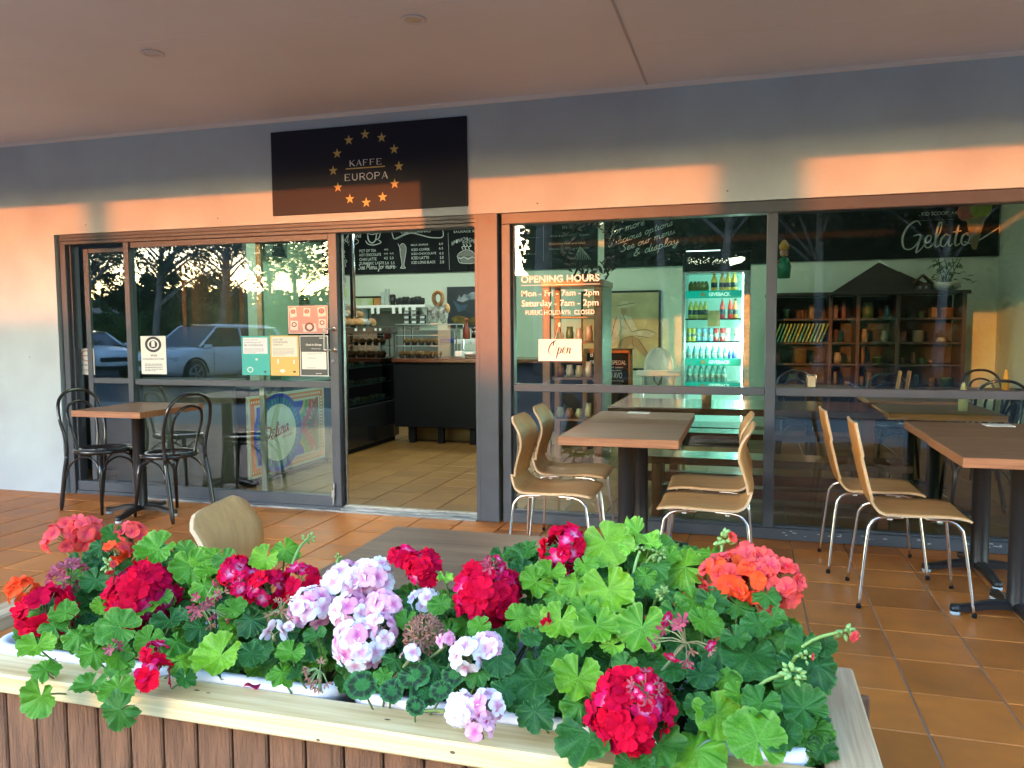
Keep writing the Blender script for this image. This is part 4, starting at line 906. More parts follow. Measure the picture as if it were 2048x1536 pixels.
# ------------------------------------------------------------------ wooden cabinet, A board, high chair
cb = thing('glass_cabinet', 'tall timber framed glass cabinet standing behind the opening hours window', 'cabinet')
X0, X1, Y0, Y1, ZT = -1.87, -1.29, 2.2, 2.75, 1.80
for (a, b, c, d) in ((X0, Y0, X0+.075, Y0+.05), (X1-.08, Y0, X1, Y0+.05), (X0, Y1-.05, X0+.06, Y1)): G().cbox(a, b, .02, c, d, ZT-.06, .004).obj('upright', red_wood_z, cb)
G().cbox(X1-.08, Y0+.051, .02, X1, Y1, ZT-.06, .004).obj('side_panel', wood('side_panel_wood', (0.13,0.085,0.045), (0.08,0.05,0.03), .5, 2, 10), cb)
G().cbox(X0-.01, Y0-.01, ZT-.059, X1+.01, Y1+.01, ZT, .004).obj('top', red_wood_x, cb); G().cbox(X0, Y0, 0, X1, Y1, .019, .003).obj('base', red_wood_x, cb)
for z in (.45, .85, 1.2, 1.44): G().cbox(X0+.07, Y0+.06, z, X1-.085, Y1-.06, z+.02, .002).obj('shelf', red_wood_x, cb)
random.seed(8)
for z in (.47, .87, 1.22):
    for i in range(4):
        x = X0+.13+i*.095; h = random.uniform(.08, .16)
        c_ = random.choice([(0.30,0.10,0.05),(0.42,0.36,0.22),(0.12,0.20,0.10),(0.5,0.45,0.38)])
        tag(G().lathe([(0,0),(.035,0),(.04,h*.5),(.03,h*.8),(.032,h),(0,h)], (x, Y0+.2, z+.001), 12).obj('jam_jar', mat('jam_%d' % int(c_[0]*100), c_, .3)), '%s preserve jar on the %s shelf of the timber glass cabinet' % (ORD[i], {.47:'lowest',.87:'middle',1.22:'upper'}[z]), 'jar', 'preserve jars in the timber cabinet')
wr = thing('dried_wreath', 'dark dried leaf wreath with black ribbon on top of the timber cabinet', 'wreath', (-1.42, 2.3, 1.82+.30))
g = G()
for i in range(160):
    a = random.uniform(0, 6.28); r_ = .23+random.uniform(-.06,.06); c_ = Vector((r_*math.cos(a), random.uniform(-.03,.03), r_*math.sin(a)*1.15))
    d = Vector((random.uniform(-1,1), random.uniform(-.5,.5), random.uniform(-1,1))).normalized(); e = d.orthogonal()*.012
    g.add([c_-e, c_+d*.04, c_+e, c_-d*.04], [(0,1,2,3)])
g.obj('leaf_ring', mat('dried_leaf', (0.06,0.035,0.03), .8, objvar=.3), wr)
G().tube([(-.12,0,-.19),(-.16,0,-.27),(-.10,0,-.315)], .012, 6).tube([(.13,0,-.19),(.17,0,-.27),(.14,0,-.315)], .012, 6).obj('ribbon', black_matt, wr)
ab = thing('chalk_easel', 'orange timber framed chalkboard with the breakfast special behind the cabinet', 'chalkboard', (-1.47, 3.3, 0))
xa, za, xb, zb = rect(1165, 697, 1266, 860, 3.3); xa += 1.47; xb += 1.47
org = wood('orange_pine', (0.40,0.16,0.05), (0.26,0.09,0.03), .5, 2, 12)
G().cbox(xa, 0, .0, xa+.05, .03, zb-.051, .004).cbox(xb-.05, 0, .0, xb, .03, zb-.051, .004).cbox(xa, 0, zb-.05, xb, .03, zb, .004).cbox(xa+.051, 0, .25, xb-.051, .03, .30, .004).obj('picture_frame', org, ab)
G().box(xa+.05, .01, .30, xb-.05, .02, zb-.05).obj('slate', board_m, ab)
g = G()
def AT(t, r): a, b, c, d = rect(*r, 3.3); put_text(g, t, a+1.47, b, c+1.47, d, .0085, bold=.01)
AT('BREAKFAST SPECIAL', (1180,721,1252,729)); AT('SMASHED AVO', (1190,745,1244,756)); AT('with feta and toast', (1186,733,1246,736)); AT('add bacon', (1195,739,1242,742)); AT('served all morning', (1185,760,1247,763)); AT('8', (1180,705,1186,714))
g.obj('lettering', chalk, ab)
G().tube([((xa+xb)/2, .03, zb-.08), ((xa+xb)/2, .45, 0)], .012, 6).obj('prop_leg', org, ab)
hp = mat('chair_plastic', (0.70,0.72,0.66), .35)
hc = thing('high_chair', 'white plastic baby high chair with tray beside the drinks fridge', 'high chair', (-.79, 2.45, 0), math.pi+.1)
grid = []
for i in range(9):
    t = i/8; z = .78+.37*t; wv = .14 if t < .5 else .14*math.sqrt(max(0.02, 1-((t-.5)/.52)**2))
    grid.append([(wv*(j/4-1)*1.0, -.14-.05*t+.035*abs(j/4-1)**2, z) for j in range(9)])
G().sheet(grid, .012).obj('backrest', hp, hc)
G().sheet([[(.15*(j/4-1), -.15+.3*i/4, .74+.02*abs(j/4-1)) for j in range(9)] for i in range(5)], .012).cbox(-.165,-.17,.74,-.15,.15,.92,.006).cbox(.15,-.17,.74,.165,.15,.92,.006).obj('seat', hp, hc)
G().cbox(-.19, .06, .905, .19, .30, .925, .01).cbox(-.20, .05, .925, .20, .065, .945, .006).cbox(-.20, .30, .90, .20, .315, .955, .006).obj('tray', hp, hc)
for sx in (-1, 1):
    for sy in (-1, 1): G().tube([(sx*.15, sy*.13, .76), (sx*.24, sy*.26, 0)], [.018, .012], 10).obj('leg', mat('chair_metal', (0.6,0.6,0.58), .3, metal=.4), hc)
G().tube([(-.02,-.1,.80),(-.03,0,.88),(.0,.08,.80)], .008, 6).tube([(.05,-.12,.94),(.04,0,.84),(.0,.08,.80)], .006, 6).obj('harness', mat('strap_grey', (0.12,0.12,0.11), .8), hc)
# ------------------------------------------------------------------ drinks fridge
df = thing('drinks_fridge', 'tall lit drinks fridge with teal shelf banners full of bottles', 'drinks fridge', (0,0,0))
fy = 3.9
fx0, fx1, zt, zg = -.685, .05, 2.18, 1.955
G().cbox(fx0, fy+.05, .0, fx0+.03, fy+.65, zt, .004).cbox(fx1-.03, fy+.05, .0, fx1, fy+.65, zt, .004).cbox(fx0+.031, fy+.05, zg+.01, fx1-.031, fy+.65, zt, .004).cbox(fx0+.031, fy+.05, 0, fx1-.031, fy+.65, .22, .004).obj('cabinet', black_m, df)
G().box(fx0+.031, fy+.60, .221, fx1-.031, fy+.64, zg+.009).obj('back_liner', mat('fridge_liner', (0.62,0.76,0.72), .3, emit=((0.25,0.8,0.66), 0.035)), df)
G().cbox(fx0, fy, .22, fx0+.035, fy+.045, zg+.01, .003).cbox(fx1-.075, fy, .22, fx1, fy+.045, zg+.01, .003).cbox(fx0+.036, fy, zg-.012, fx1-.076, fy+.045, zg+.01, .003).obj('door_frame', alu, df)
G().box(fx0+.036, fy+.02, .22, fx1-.076, fy+.026, zg-.013).obj('door_glass', clear_g, df)
G().tube([(fx1-.07, fy+.09, .3), (fx1-.07, fy+.09, zg-.02)], .016, 8).obj('lamp_tube', mat('fridge_lamp', (0.9,1,0.95), .3, emit=((0.72, 1.0, 0.92), 1.6)), df)
l = bpy.data.lights.new('fridge_glow', 'AREA'); l.shape = 'RECTANGLE'; l.size = .04; l.size_y = 1.5; l.energy = 2.2; l.color = (0.45, 1.0, 0.82)
o = link('fridge_glow', l, df, (fx1-.09, fy+.1, 1.15)); o.rotation_euler = (0, R(90), 0); 
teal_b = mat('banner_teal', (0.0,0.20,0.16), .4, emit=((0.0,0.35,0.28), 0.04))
shelves = [fz(1420, 582, fy+.1).z-.0, fz(1420, 637, fy+.1).z, fz(1420, 683, fy+.1).z, fz(1420, 717, fy+.1).z-.01, fz(1420, 766, fy+.1).z]
for i, z in enumerate(shelves): G().cbox(fx0+.036, fy+.08, z-.012, fx1-.1, fy+.58, z, .002).obj('shelf', black_matt if i in (1,2) else alu, df)
for (ya, yb, cut) in ((580, 597, 0), (717, 731, 0), (765, 776, 0)):
    x0,z0,x1,z1 = rect(1378, ya, 1478, yb, fy+.07); b_ = G().cbox(fx0+.037, fy+.068, z0, fx1-.085, fy+.076, z1, .002).obj('banner', teal_b, df)
    g = G(); h = z1-z0
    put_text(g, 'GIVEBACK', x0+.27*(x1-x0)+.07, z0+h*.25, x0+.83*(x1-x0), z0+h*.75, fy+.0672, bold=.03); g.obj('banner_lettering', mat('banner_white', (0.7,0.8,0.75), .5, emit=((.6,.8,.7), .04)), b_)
    g = G(); put_text(g, 'BIG', x0+.24*(x1-x0), z0+h*.25, x0+.33*(x1-x0), z0+h*.75, fy+.0672, bold=.04); g.obj('banner_word', mat('banner_orange', (0.6,0.16,0.04), .5), b_)
x0,z0,x1,z1 = rect(1415, 621, 1440, 653, fy-.003); st = G().box(x0, fy-.004, z0, x1, fy-.001, z1).obj('door_sticker', mat('sticker_brown', (0.10,0.11,0.05), .5, var=(20,1), col2=(0.30,0.14,0.05)), df)
# glowing header with fizz pattern
g = G(); random.seed(21)
for i in range(75):
    u = random.random(); px = 1376+u*100; py = 520-7*math.sin(u*2.2+3.4)-u*9+random.gauss(0, 3.2)
    p = fz(px, py, fy+.045); r_ = random.uniform(.002, .0055)
    g.flat([(p.x+r_*math.cos(t), p.z+r_*math.sin(t)) for t in (0,1.05,2.1,3.14,4.2,5.2)], fy+.047)
P = [fz(a, b, fy) for a, b in ((1457,516),(1470,514),(1482,512),(1490,514),(1490,519),(1482,525),(1470,528),(1460,531))]; g.flat([(p.x, p.z) for p in P], fy+.046)
g.obj('header_glow', mat('header_light', (0.9,0.9,0.8), .5, emit=((1.0, 0.93, 0.70), 0.10)), df)
g = G(); p, q = fz(1372, 502, fy), fz(1440, 502, fy); g.box(p.x, fy+.044, p.z-.004, q.x, fy+.048, p.z+.004); g.obj('header_lamp', mat('header_lamp_m', (1,1,1), .3, emit=((0.8,1,1), 0.2)), df)
def bottle_set(kind, col_, cap, h, r_):
    prof = {'can': [(0,0),(r_*.85,0),(r_,.008),(r_,h-.01),(r_*.85,h),(0,h)],
            'bottle': [(0,0),(r_,0),(r_,h*.55),(r_*.85,h*.68),(r_*.38,h*.86),(r_*.36,h*.93),(0,h*.93)],
            'jug': [(0,0),(r_,0),(r_,h*.62),(r_*.6,h*.80),(r_*.5,h*.93),(0,h*.93)]}[kind]
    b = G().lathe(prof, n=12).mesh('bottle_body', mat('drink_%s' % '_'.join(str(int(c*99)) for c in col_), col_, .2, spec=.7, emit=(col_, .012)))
    c_ = None
    if cap: c_ = G().lathe([(0,h*.9),(r_*.45,h*.9),(r_*.45,h),(0,h)], n=12).mesh('cap', mat('cap_%s' % '_'.join(str(int(c*99)) for c in cap), cap, .4))
    lb = None
    if kind == 'bottle': lb = G().lathe([(r_*.9,h*.20),(r_*1.03,h*.20),(r_*1.03,h*.46),(r_*.9,h*.46)], n=12).mesh('bottle_label', mat('drink_label_%d' % (int(col_[0]*90) % 3), ((0.55,0.58,0.5),(0.08,0.16,0.22),(0.45,0.12,0.06))[int(col_[0]*90) % 3], .5, var=(60,1), col2=(0.05,0.06,0.06)))
    if kind == 'can': lb = G().lathe([(r_*.9,h*.35),(r_*1.02,h*.35),(r_*1.02,h*.62),(r_*.9,h*.62)], n=12).mesh('can_label', mat('can_band', (0.6,0.6,0.58), .4, var=(70,1), col2=(0.1,0.1,0.12)))
    return b, c_, lb
def row(px0, px1, n, zi, kind, col_, cap, h, r_, lab, grp, y=None):
    b, c_, lb = bottle_set(kind, col_, cap, h, r_)
    for i in range(n):
        px = px0+(px1-px0)*(i/(max(n-1,1))); yy = (y or fy+.16)+random.uniform(-.005,.005); p = fz(px, 600, yy)
        t = thing('drink_can' if kind == 'can' else 'drink_bottle', lab, 'can' if kind == 'can' else 'bottle', (p.x, yy, shelves[zi]+.001), 0, grp)
        link('bottle_body' if kind != 'can' else 'can_body', b, t)
        if c_: link('cap', c_, t)
        if lb: link('label', lb, t)
random.seed(2)
row(1382, 1412, 5, 0, 'jug', (0.10,0.16,0.05), None, .12, .03, 'short dark green bottle on the top fridge shelf', 'short dark bottles on the top fridge shelf')
row(1428, 1444, 2, 0, 'bottle', (0.55,0.50,0.10), (0.75,0.08,0.04), .20, .034, 'yellow drink bottle with a red cap on the top fridge shelf', 'red capped yellow bottles')
row(1456, 1468, 2, 0, 'bottle', (0.62,0.58,0.12), (0.75,0.70,0.05), .20, .034, 'yellow drink bottle with a yellow cap on the top fridge shelf', 'yellow capped yellow bottles')
row(1382, 1411, 4, 1, 'bottle', (0.38,0.52,0.16), None, .21, .029, 'lime green glass bottle on the second fridge shelf', 'lime bottles on the second fridge shelf')
row(1445, 1461, 2, 1, 'bottle', (0.62,0.09,0.07), (0.5,0.5,0.45), .22, .030, 'red juice bottle on the second fridge shelf', 'red juice bottles')
row(1471, 1477, 1, 1, 'bottle', (0.55,0.38,0.15), (0.05,0.05,0.05), .22, .028, 'tan bottle at the right end of the second fridge shelf', 'tan bottle')
row(1380, 1388, 2, 2, 'can', (0.52,0.50,0.12), None, .15, .030, 'yellow can on the middle fridge shelf', 'yellow cans'); row(1397, 1422, 3, 2, 'can', (0.20,0.36,0.50), None, .15, .030, 'blue and silver can on the middle fridge shelf', 'blue cans')
row(1433, 1446, 2, 2, 'can', (0.50,0.05,0.05), None, .15, .030, 'red can on the middle fridge shelf', 'red cans'); row(1456, 1474, 2, 2, 'can', (0.70,0.74,0.72), None, .15, .030, 'silver white can on the middle fridge shelf', 'silver cans')
row(1378, 1452, 7, 3, 'bottle', (0.10,0.30,0.36), (0.65,0.07,0.05), .15, .027, 'small blue water bottle with a red cap on the fourth fridge shelf', 'small water bottles on the fourth fridge shelf')
row(1462, 1470, 2, 3, 'jug', (0.05,0.08,0.35), (0.75,0.75,0.75), .11, .026, 'short blue and white tub on the fourth fridge shelf', 'blue and white tubs')
row(1380, 1450, 7, 4, 'bottle', (0.10,0.34,0.30), (0.65,0.07,0.05), .22, .031, 'tall clear green water bottle with a red cap on the lowest visible fridge shelf', 'tall water bottles on the lowest fridge shelf')

# ------------------------------------------------------------------ tall dark shelving
bk = thing('shelving_unit', 'long dark timber shelving unit along the back under the gelato board', 'shelves')
bx0, bx1, by0, by1, bt = .27, 2.47, 5.15, 5.6, 1.76
for x in (bx0, .97, 1.28, 1.72, 2.42): G().cbox(x, by0, 0, x+.045, by1, bt-.041, .004).obj('upright', wood('shelf_upright', (0.07,0.03,0.018), (0.035,0.016,0.011), .4, 2, 10), bk)
G().cbox(bx0-.03, by0-.03, bt-.04, bx1+.03, by1, bt, .005).obj('top_board', dark_wood, bk); G().box(bx0+.046, by1-.01, 0, bx1-.06, by1-.002, bt-.042).obj('back_board', dark_wood, bk)
for z in (.25, .6, .87, 1.13, 1.42): G().cbox(bx0+.046, by0+.01, z, bx1-.052, by1-.012, z+.025, .002).obj('shelf', dark_wood, bk)
gr = thing('gable_reflection', 'dark gable shape imitating a reflected roofline above the shelving unit', 'reflected shape')  # gable and white ridge stand in for a roofline mirrored in the glass
G().prism([(1.02, 1.762), (1.55, 2.12), (1.57, 2.12), (2.28, 1.762)], 5.45, 5.55).obj('reflected_gable', dark_wood, gr)
G().tube([(1.555, 5.44, 2.14), (1.78, 5.44, 2.01)], .008, 6).obj('reflected_ridge', white_m, gr)
random.seed(31)
pal = [(0.05,0.10,0.03),(0.16,0.10,0.03),(0.13,0.03,0.025),(0.03,0.07,0.10),(0.22,0.20,0.15),(0.03,0.09,0.06),(0.11,0.05,0.03)]
names = ['green','mustard','red','blue','cream','sea green','brown']; cnt = 0
for si, z in enumerate((.626, .896, 1.156, 1.446)):
    for bay, (a, b) in enumerate(((.33,.96),(1.03,1.27),(1.34,1.71),(1.78,2.41))):
        x = a
        while x < b-.09:
            k = random.randrange(7); w_ = random.uniform(.05,.17); h = random.uniform(.05,.22); kind = random.choice(('book','tin','jar'))
            if x+w_ > b-.01: break
            if kind == 'book': g = G().cbox(x, by0+.06, z, x+w_*.5, by0+.24, z+h, .003); w2 = w_*.5
            elif kind == 'tin': g = G().lathe([(0,0),(w_*.45,0),(w_*.45,h*.7),(w_*.48,h*.72),(w_*.48,h*.8),(0,h*.8)], (x+w_*.5, by0+.14, z), 12); w2 = w_
            else: g = G().lathe([(0,0),(w_*.4,0),(w_*.45,h*.5),(w_*.3,h*.8),(w_*.32,h*.95),(0,h*.95)], (x+w_*.5, by0+.14, z), 12); w2 = w_
            tag(g.obj(kind, mat('goods_%d' % k, pal[k], .5)), '%s %s in the %s bay of the %s shelf of the dark shelving' % (names[k], kind, ('left','second','third','right')[bay], ('lower','middle','upper','top')[si]), kind, 'goods on the dark shelving')
            x += w2+random.uniform(.01,.16); cnt += 1
# slanted magazines on the left bay
for i in range(14):
    x = .34+i*.042; k = i % 3
    o = G().cbox(-.008, 0, 0, .008, .16, .24, .002).obj('magazine', mat('mag_%d' % k, ((0.35,0.33,0.04),(0.10,0.26,0.16),(0.16,0.30,0.10))[k], .5)); o.location = (x, by0-.02, 1.40-.24+.0); o.rotation_euler = (0, R(20), 0)
    o.location.z = 1.157
    tag(o, 'slanting %s magazine in the rack at the left of the dark shelving' % ('yellow','green','lime')[k], 'magazine', 'magazines in the slanted rack')
pp = thing('potted_plant', 'trailing green plant in a white oval bowl on top of the dark shelving', 'potted plant', (2.28, 5.35, bt))
G().lathe([(0,0),(.09,0),(.15,.04),(.17,.10),(.16,.10),(.14,.05),(0,.05)], n=20).obj('bowl', mat('bowl_white', (0.66,0.62,0.52), .4), pp)
g = G(); random.seed(9)
for i in range(70):
    a = random.uniform(0, 6.28); rr = random.uniform(.0, .26); c_ = Vector((rr*math.cos(a), rr*math.sin(a)*.6, .10+random.uniform(0,.34)*(1-rr*2.0)-(.12 if rr > .2 else 0)))
    d = Vector((math.cos(a), math.sin(a), random.uniform(-.8,.5))).normalized(); s_ = d.cross(Vector((0,0,1))).normalized()*.016; L = random.uniform(.06,.12)
    g.add([c_, c_+d*L*.5+s_, c_+d*L+Vector((0,0,-.02)), c_+d*L*.5-s_], [(0,1,2,3)])
for i in range(6): g.tube([(0,0,.06),(random.uniform(-.1,.1),0,.2),(random.uniform(-.15,.15),0,.38)], .005, 5)
g.obj('foliage', mat('house_plant', (0.05,0.13,0.03), .5, objvar=.2), pp)
mh = thing('model_house', 'tiny dark model house standing beside the white plant bowl', 'model house', (2.02, 5.3, bt))
G().box(-.07,-.05,0,.07,.05,.10).obj('wall', mat('model_brown', (0.07,0.04,0.03), .7), mh); G().prism([(-.11,.095),(0,.20),(.11,.095),(.10,.08),(0,.18),(-.10,.08)], -.07, .07).obj('roof', mat('model_roof', (0.10,0.05,0.03), .7), mh)
for x in (-.035, .03): G().box(x-.012,-.052,.03,x+.012,-.0505,.06).obj('window', mat('model_pane', (0.4,0.4,0.35), .4), mh)
dl = thing('toy_figure', 'green toy figure with an orange cap and striped sleeve hanging by the mullion', 'toy', (.36, 3.2, 1.83))
G().lathe([(0,0),(.06,0),(.07,.12),(.04,.2),(0,.21)], n=12).obj('body', mat('toy_green', (0.02,0.22,0.09), .5), dl); G().lathe([(0,.21),(.035,.22),(.042,.26),(.03,.30),(0,.31)], n=12).obj('head', mat('toy_skin', (0.5,0.26,0.16), .6), dl)
G().lathe([(0,.30),(.045,.285),(.05,.32),(.02,.37),(0,.38)], n=12).obj('cap', mat('toy_orange', (0.65,0.32,0.04), .5), dl)
for i in range(6): G().tube([(-.05-i*.018,-.02,.17-i*.025), (-.066-i*.018,-.02,.148-i*.025)], .016, 8).obj('sleeve_band', white_m if i % 2 else mat('toy_red', (0.5,0.04,0.03), .5), dl)
tag(G().tube([(.36,3.2,2.2),(.36,3.2,3.09)], .002, 4).obj('hanging_cord', black_m), 'thin cord holding the green toy figure from the ceiling', 'cord')
# ------------------------------------------------------------------ inside tables: heavy red timber table with bench, cafe tables
bt_ = thing('timber_table', 'long glossy red brown timber table just inside the right window', 'table', (0,0,0))
gloss_top = wood('glossy_table_top', (0.14,0.055,0.03), (0.07,0.028,0.018), .16, 0, 10, .04, coat=.8)
G().cbox(-1.0, .78, .70, 1.0, 1.55, .75, .006).obj('table_top', gloss_top, bt_)
for x in (-.86, .80): G().cbox(x, .86, .02, x+.09, .95, .699, .005).cbox(x, 1.36, .02, x+.09, 1.45, .699, .005).cbox(x+.01, .951, .56, x+.08, 1.359, .66, .004).cbox(x+.01, .951, .12, x+.08, 1.359, .22, .004).obj('trestle', red_wood_z, bt_)
G().cbox(-.769, 1.1, .13, .80, 1.2, .21, .004).obj('stretcher', red_wood_x, bt_)
bn = thing('timber_bench', 'low red brown timber bench pushed along the near side of the long table', 'bench')
G().cbox(-.72, .34, .40, 1.05, .66, .45, .006).obj('seat', gloss_top, bn)
for x in (-.62, .85): G().cbox(x, .38, 0, x+.07, .62, .399, .005).obj('leg', red_wood_z, bn)
G().cbox(-.549, .46, .16, .849, .54, .23, .004).obj('stretcher', red_wood_x, bn)
dup(bn, (0, 1.35, 0), label='low red brown timber bench on the far side of the long table')
p = gz(1413, 807, .75); tag(G().lathe([(0,0),(.037,0),(.04,.10),(.036,.10),(.033,.02),(0,.02)], (p.x, p.y, .751), 20).obj('pot', mat('terracotta_pot', (0.48,0.24,0.13), .7)), 'small terracotta pot standing on the glossy long table', 'pot')
tag(G().box(-6.25, 1.0, 0, -4.34, 1.06, 3.09).obj('added_dark_partition', mat('partition_dark', (0.035,0.037,0.036), .6, var=(2,.6), col2=(0.06,0.06,0.055))), 'added dark partition darkening the inside behind the left part of the left window', 'partition')  # added to darken the room behind the left panes
# ------------------------------------------------------------------ cafe tables
lam_top = wood('table_laminate', (0.27, 0.145, 0.072), (0.14, 0.075, 0.042), .42, 0, 34, .06, sx=.05)
lam_edge = wood('table_edge', (0.42, 0.17, 0.07), (0.24, 0.09, 0.04), .45, 0, 60, .1, sx=.05)
pad_m = mat('foot_pad', (0.42, 0.50, 0.52), .6)
def cafe_table(lab, x0, y0, x1, y1, base, rz=0, z=.80, grp='cafe tables', menu=False):
    bx_, by_ = base
    t = thing('cafe_table', lab, 'table', (bx_, by_, 0), 0, grp)
    g = G(); g.cbox(x0-bx_, y0-by_, z-.043, x1-bx_, y1-by_, z-.0015, .0015); g.obj('edge_band', lam_edge, t)
    G().cbox(x0-bx_+.001, y0-by_+.001, z-.0012, x1-bx_-.001, y1-by_-.001, z, .0004).obj('table_top', lam_top, t)
    g = G(); g.lathe([(.0,.055),(.05,.055),(.045,.07),(.044,z-.06),(.06,z-.05),(0,z-.05)], n=20); g.obj('column', black_cast, t)
    G().cbox(-.16,-.03,z-.056,.16,.03,z-.0435,.003).cbox(-.03,-.16,z-.056,-.0,.16,z-.0435,.003).obj('top_bracket', black_cast, t)
    for k in range(4):
        a = rz+k*math.pi/2; g = G()
        pts = catmull([(.03,0,.062),(.12,0,.058),(.20,0,.040),(.262,0,.032)], 4)
        c_, s_ = math.cos(a), math.sin(a); rows = []
        for i, p in enumerate(pts):
            u = i/(len(pts)-1); hw = .030-.010*u; hh = .020-.006*u
            rows.append([(p.x*c_-dy*s_, p.x*s_+dy*c_, p.z+dz) for dy, dz in ((-hw,-hh),(-hw,hh*.4),(-hw*.5,hh),(hw*.5,hh),(hw,hh*.4),(hw,-hh))])
        vs = [q for r_ in rows for q in r_]; fs = []
        for i in range(len(rows)-1):
            for j in range(6): fs.append((i*6+j, i*6+(j+1)%6, (i+1)*6+(j+1)%6, (i+1)*6+j))
        fs.append([*range(6)][::-1]); fs.append([(len(rows)-1)*6+j for j in range(6)]); g.add(vs, fs, False)
        g.lathe([(0,.046),(.022,.046),(.024,.028),(.024,.018),(0,.018)], (.262*c_, .262*s_, 0), 12)
        f = g.obj('foot', black_cast, t); link('foot_pad', PADM, f, (.262*c_, .262*s_, 0))
    if menu:
        G().cbox(menu[0]-bx_, menu[1]-by_, z+.0005, menu[0]+.14-bx_, menu[1]+.10-by_, z+.004, .001).obj('menu_card', paper, t)
    return t
PADM = G().lathe([(0,0),(.021,0),(.023,.004),(.023,.018),(0,.018)], n=14).mesh('foot_pad', pad_m)
cafe_table('square brown table on a black base outside the left window', -4.48, -.82, -3.90, -.17, (-4.24, -.46), .12)
cafe_table('brown cafe table tight against the right window, rear one of the middle pair', -.905, -.668, -.303, -.03, (-.60, -.40), .05, menu=(-.72, -.16))
cafe_table('brown cafe table nearer the flowers, front one of the middle pair', -.905, -1.31, -.303, -.669, (-.60, -1.02), .05)
cafe_table('brown cafe table at the right edge against the glass, rear one of its pair', .89, -.858, 1.49, -.19, (1.235, -.44), .08, menu=(1.27, -.36))
cafe_table('brown cafe table at the right edge, front one of its pair', .88, -1.53, 1.48, -.859, (1.222, -1.12), .08)
cafe_table('brown wood grain table just behind the pink and crimson flowers', -.93, -3.70, -.33, -3.205, (-.63, -3.45), 0)
dk_top = lam_top
for i, (x, y) in enumerate(((1.29, .98), (1.31, 1.95), (2.35, 2.9), (.62, 3.0))):
    cafe_table('dark topped cafe table inside the right window, %s' % ('nearest the glass','second from the glass','by the right wall','behind the long red table')[i], x-.36, y-.36, x+.36, y+.36, (x, y), 0, z=.76)
for lab, (x, y), m_ in (('yellow bottle standing on an inside table near the right wall', (2.22, 2.75), mat('mustard_bottle', (0.62,0.34,0.03), .35)), ('pale bottle among the black chairs inside the right window', (1.45, .9), mat('pale_bottle', (0.55,0.5,0.25), .35))):
    tag(G().lathe([(0,0),(.03,0),(.032,.10),(.02,.15),(.012,.19),(.004,.20),(0,.20)], (x, y, .761), 12).obj('sauce_bottle', m_), lab, 'bottle')
nh = thing('napkin_holder', 'chrome napkin holder with folded menus on an inside table', 'napkin holder', (.62, 2.9, .761))
G().tube([(-.05,0,0),(-.04,0,.12),(.04,0,.12),(.05,0,0)], .004, 6).tube([(-.05,.05,0),(-.04,.05,.12),(.04,.05,.12),(.05,.05,0)], .004, 6).obj('wire', chrome, nh); G().box(-.035,.01,.005,.035,.04,.11).obj('napkins', paper, nh)
for i, x in enumerate((1.20, 1.27)):
    o = G().cbox(-.003, -.07, 0, .003, .07, .22, .001).obj('menu_folder', wood('menu_wood', (0.42,0.26,0.12), (0.3,0.17,0.08), .5)); o.location = (x, 1.95, .762); o.rotation_euler = (0, R(8), 0)
    tag(o, 'upright wooden menu board on the inside table, %s of two' % ('left', 'right')[i], 'menu')

# ------------------------------------------------------------------ plywood chairs
ply = wood('plywood_face', (0.58, 0.30, 0.10), (0.46, 0.22, 0.065), .5, 0, 26, .04, coat=0, sx=.12)
ply_b = wood('plywood_warm', (0.58, 0.25, 0.06), (0.48, 0.19, 0.04), .5, 2, 26, .04, coat=0, sx=.12)
ply_pale = wood('plywood_pale', (0.66, 0.36, 0.14), (0.50, 0.26, 0.10), .4, 2, 20, .04, sx=.1)
ply_edge = mat('plywood_edge', (0.62, 0.42, 0.24), .5, var=(200, .7), col2=(0.42,0.26,0.13), stretch=(.2,.2,3))
def shell(prof, width, th, m_, name, par):
    """prof: (x,z) side curve from the seat front to the back top; width(s) half width; returns a plywood shell with paler edge"""
    P = catmull([(x, 0, z) for x, z in prof], 5); n = len(P); rows = []
    for i, p in enumerate(P):
        s_ = i/(n-1); w_, cup = width(s_); rows.append([(p.x+cup*(j/4-1)**2*(1 if s_ > .6 else 0), w_*(j/4-1), p.z+(cup*(j/4-1)**2 if s_ <= .6 else 0)) for j in range(9)])
    g = G(); g.sheet(rows, th)
    nf = len(g.f); rim = 2*((n-1)+8)
    for k in range(nf-rim, nf): g.mi[k] = 1
    return g.obj(name, [m_, ply_edge], par)
def ss(a, b, t): t = min(max((t-a)/(b-a), 0), 1); return t*t*(3-2*t)
def legs_frame(t, x_r, x_f, zt, hw):
    """two bent chrome tubes: each runs down at the back, under the seat, down at the front"""
    for s_ in (-1, 1):
        def pth(a, b): return catmull(a, 5)
        rear = catmull([(-.005, s_*(hw+.045), 0), (x_r+.0, s_*(hw+.008), zt-.10), (x_r+.018, s_*hw, zt-.035), (x_r+.06, s_*(hw-.006), zt-.006), (x_r+.16, s_*(hw-.012), zt-.002)], 5)
        front = catmull([(x_f+.045, s_*(hw+.045), 0), (x_f+.005, s_*(hw+.005), zt-.10), (x_f-.015, s_*hw, zt-.035), (x_f-.06, s_*(hw-.006), zt-.006), (x_f-.16, s_*(hw-.012), zt-.002)], 5)
        for q in (rear, front):
            l_ = G().tube(q, .0082, 10).obj('leg', chrome, t)
            G().lathe([(0,-.0),(.011,0),(.011,.018),(.008,.02),(0,.02)], (q[0].x, q[0].y, 0), 10).obj('foot_cap', black_matt, l_)
        for x in (x_r+.10, x_f-.10): G().cbox(x-.012, s_*(hw-.012)-.008, zt-.016, x+.012, s_*(hw-.012)+.008, zt+.006, .003).obj('bracket', white_m, t)
    G().tube([(x_r+.12, -(hw-.012), zt-.002), (x_r+.12, hw-.012, zt-.002)], .008, 8).obj('cross_bar', chrome, t)
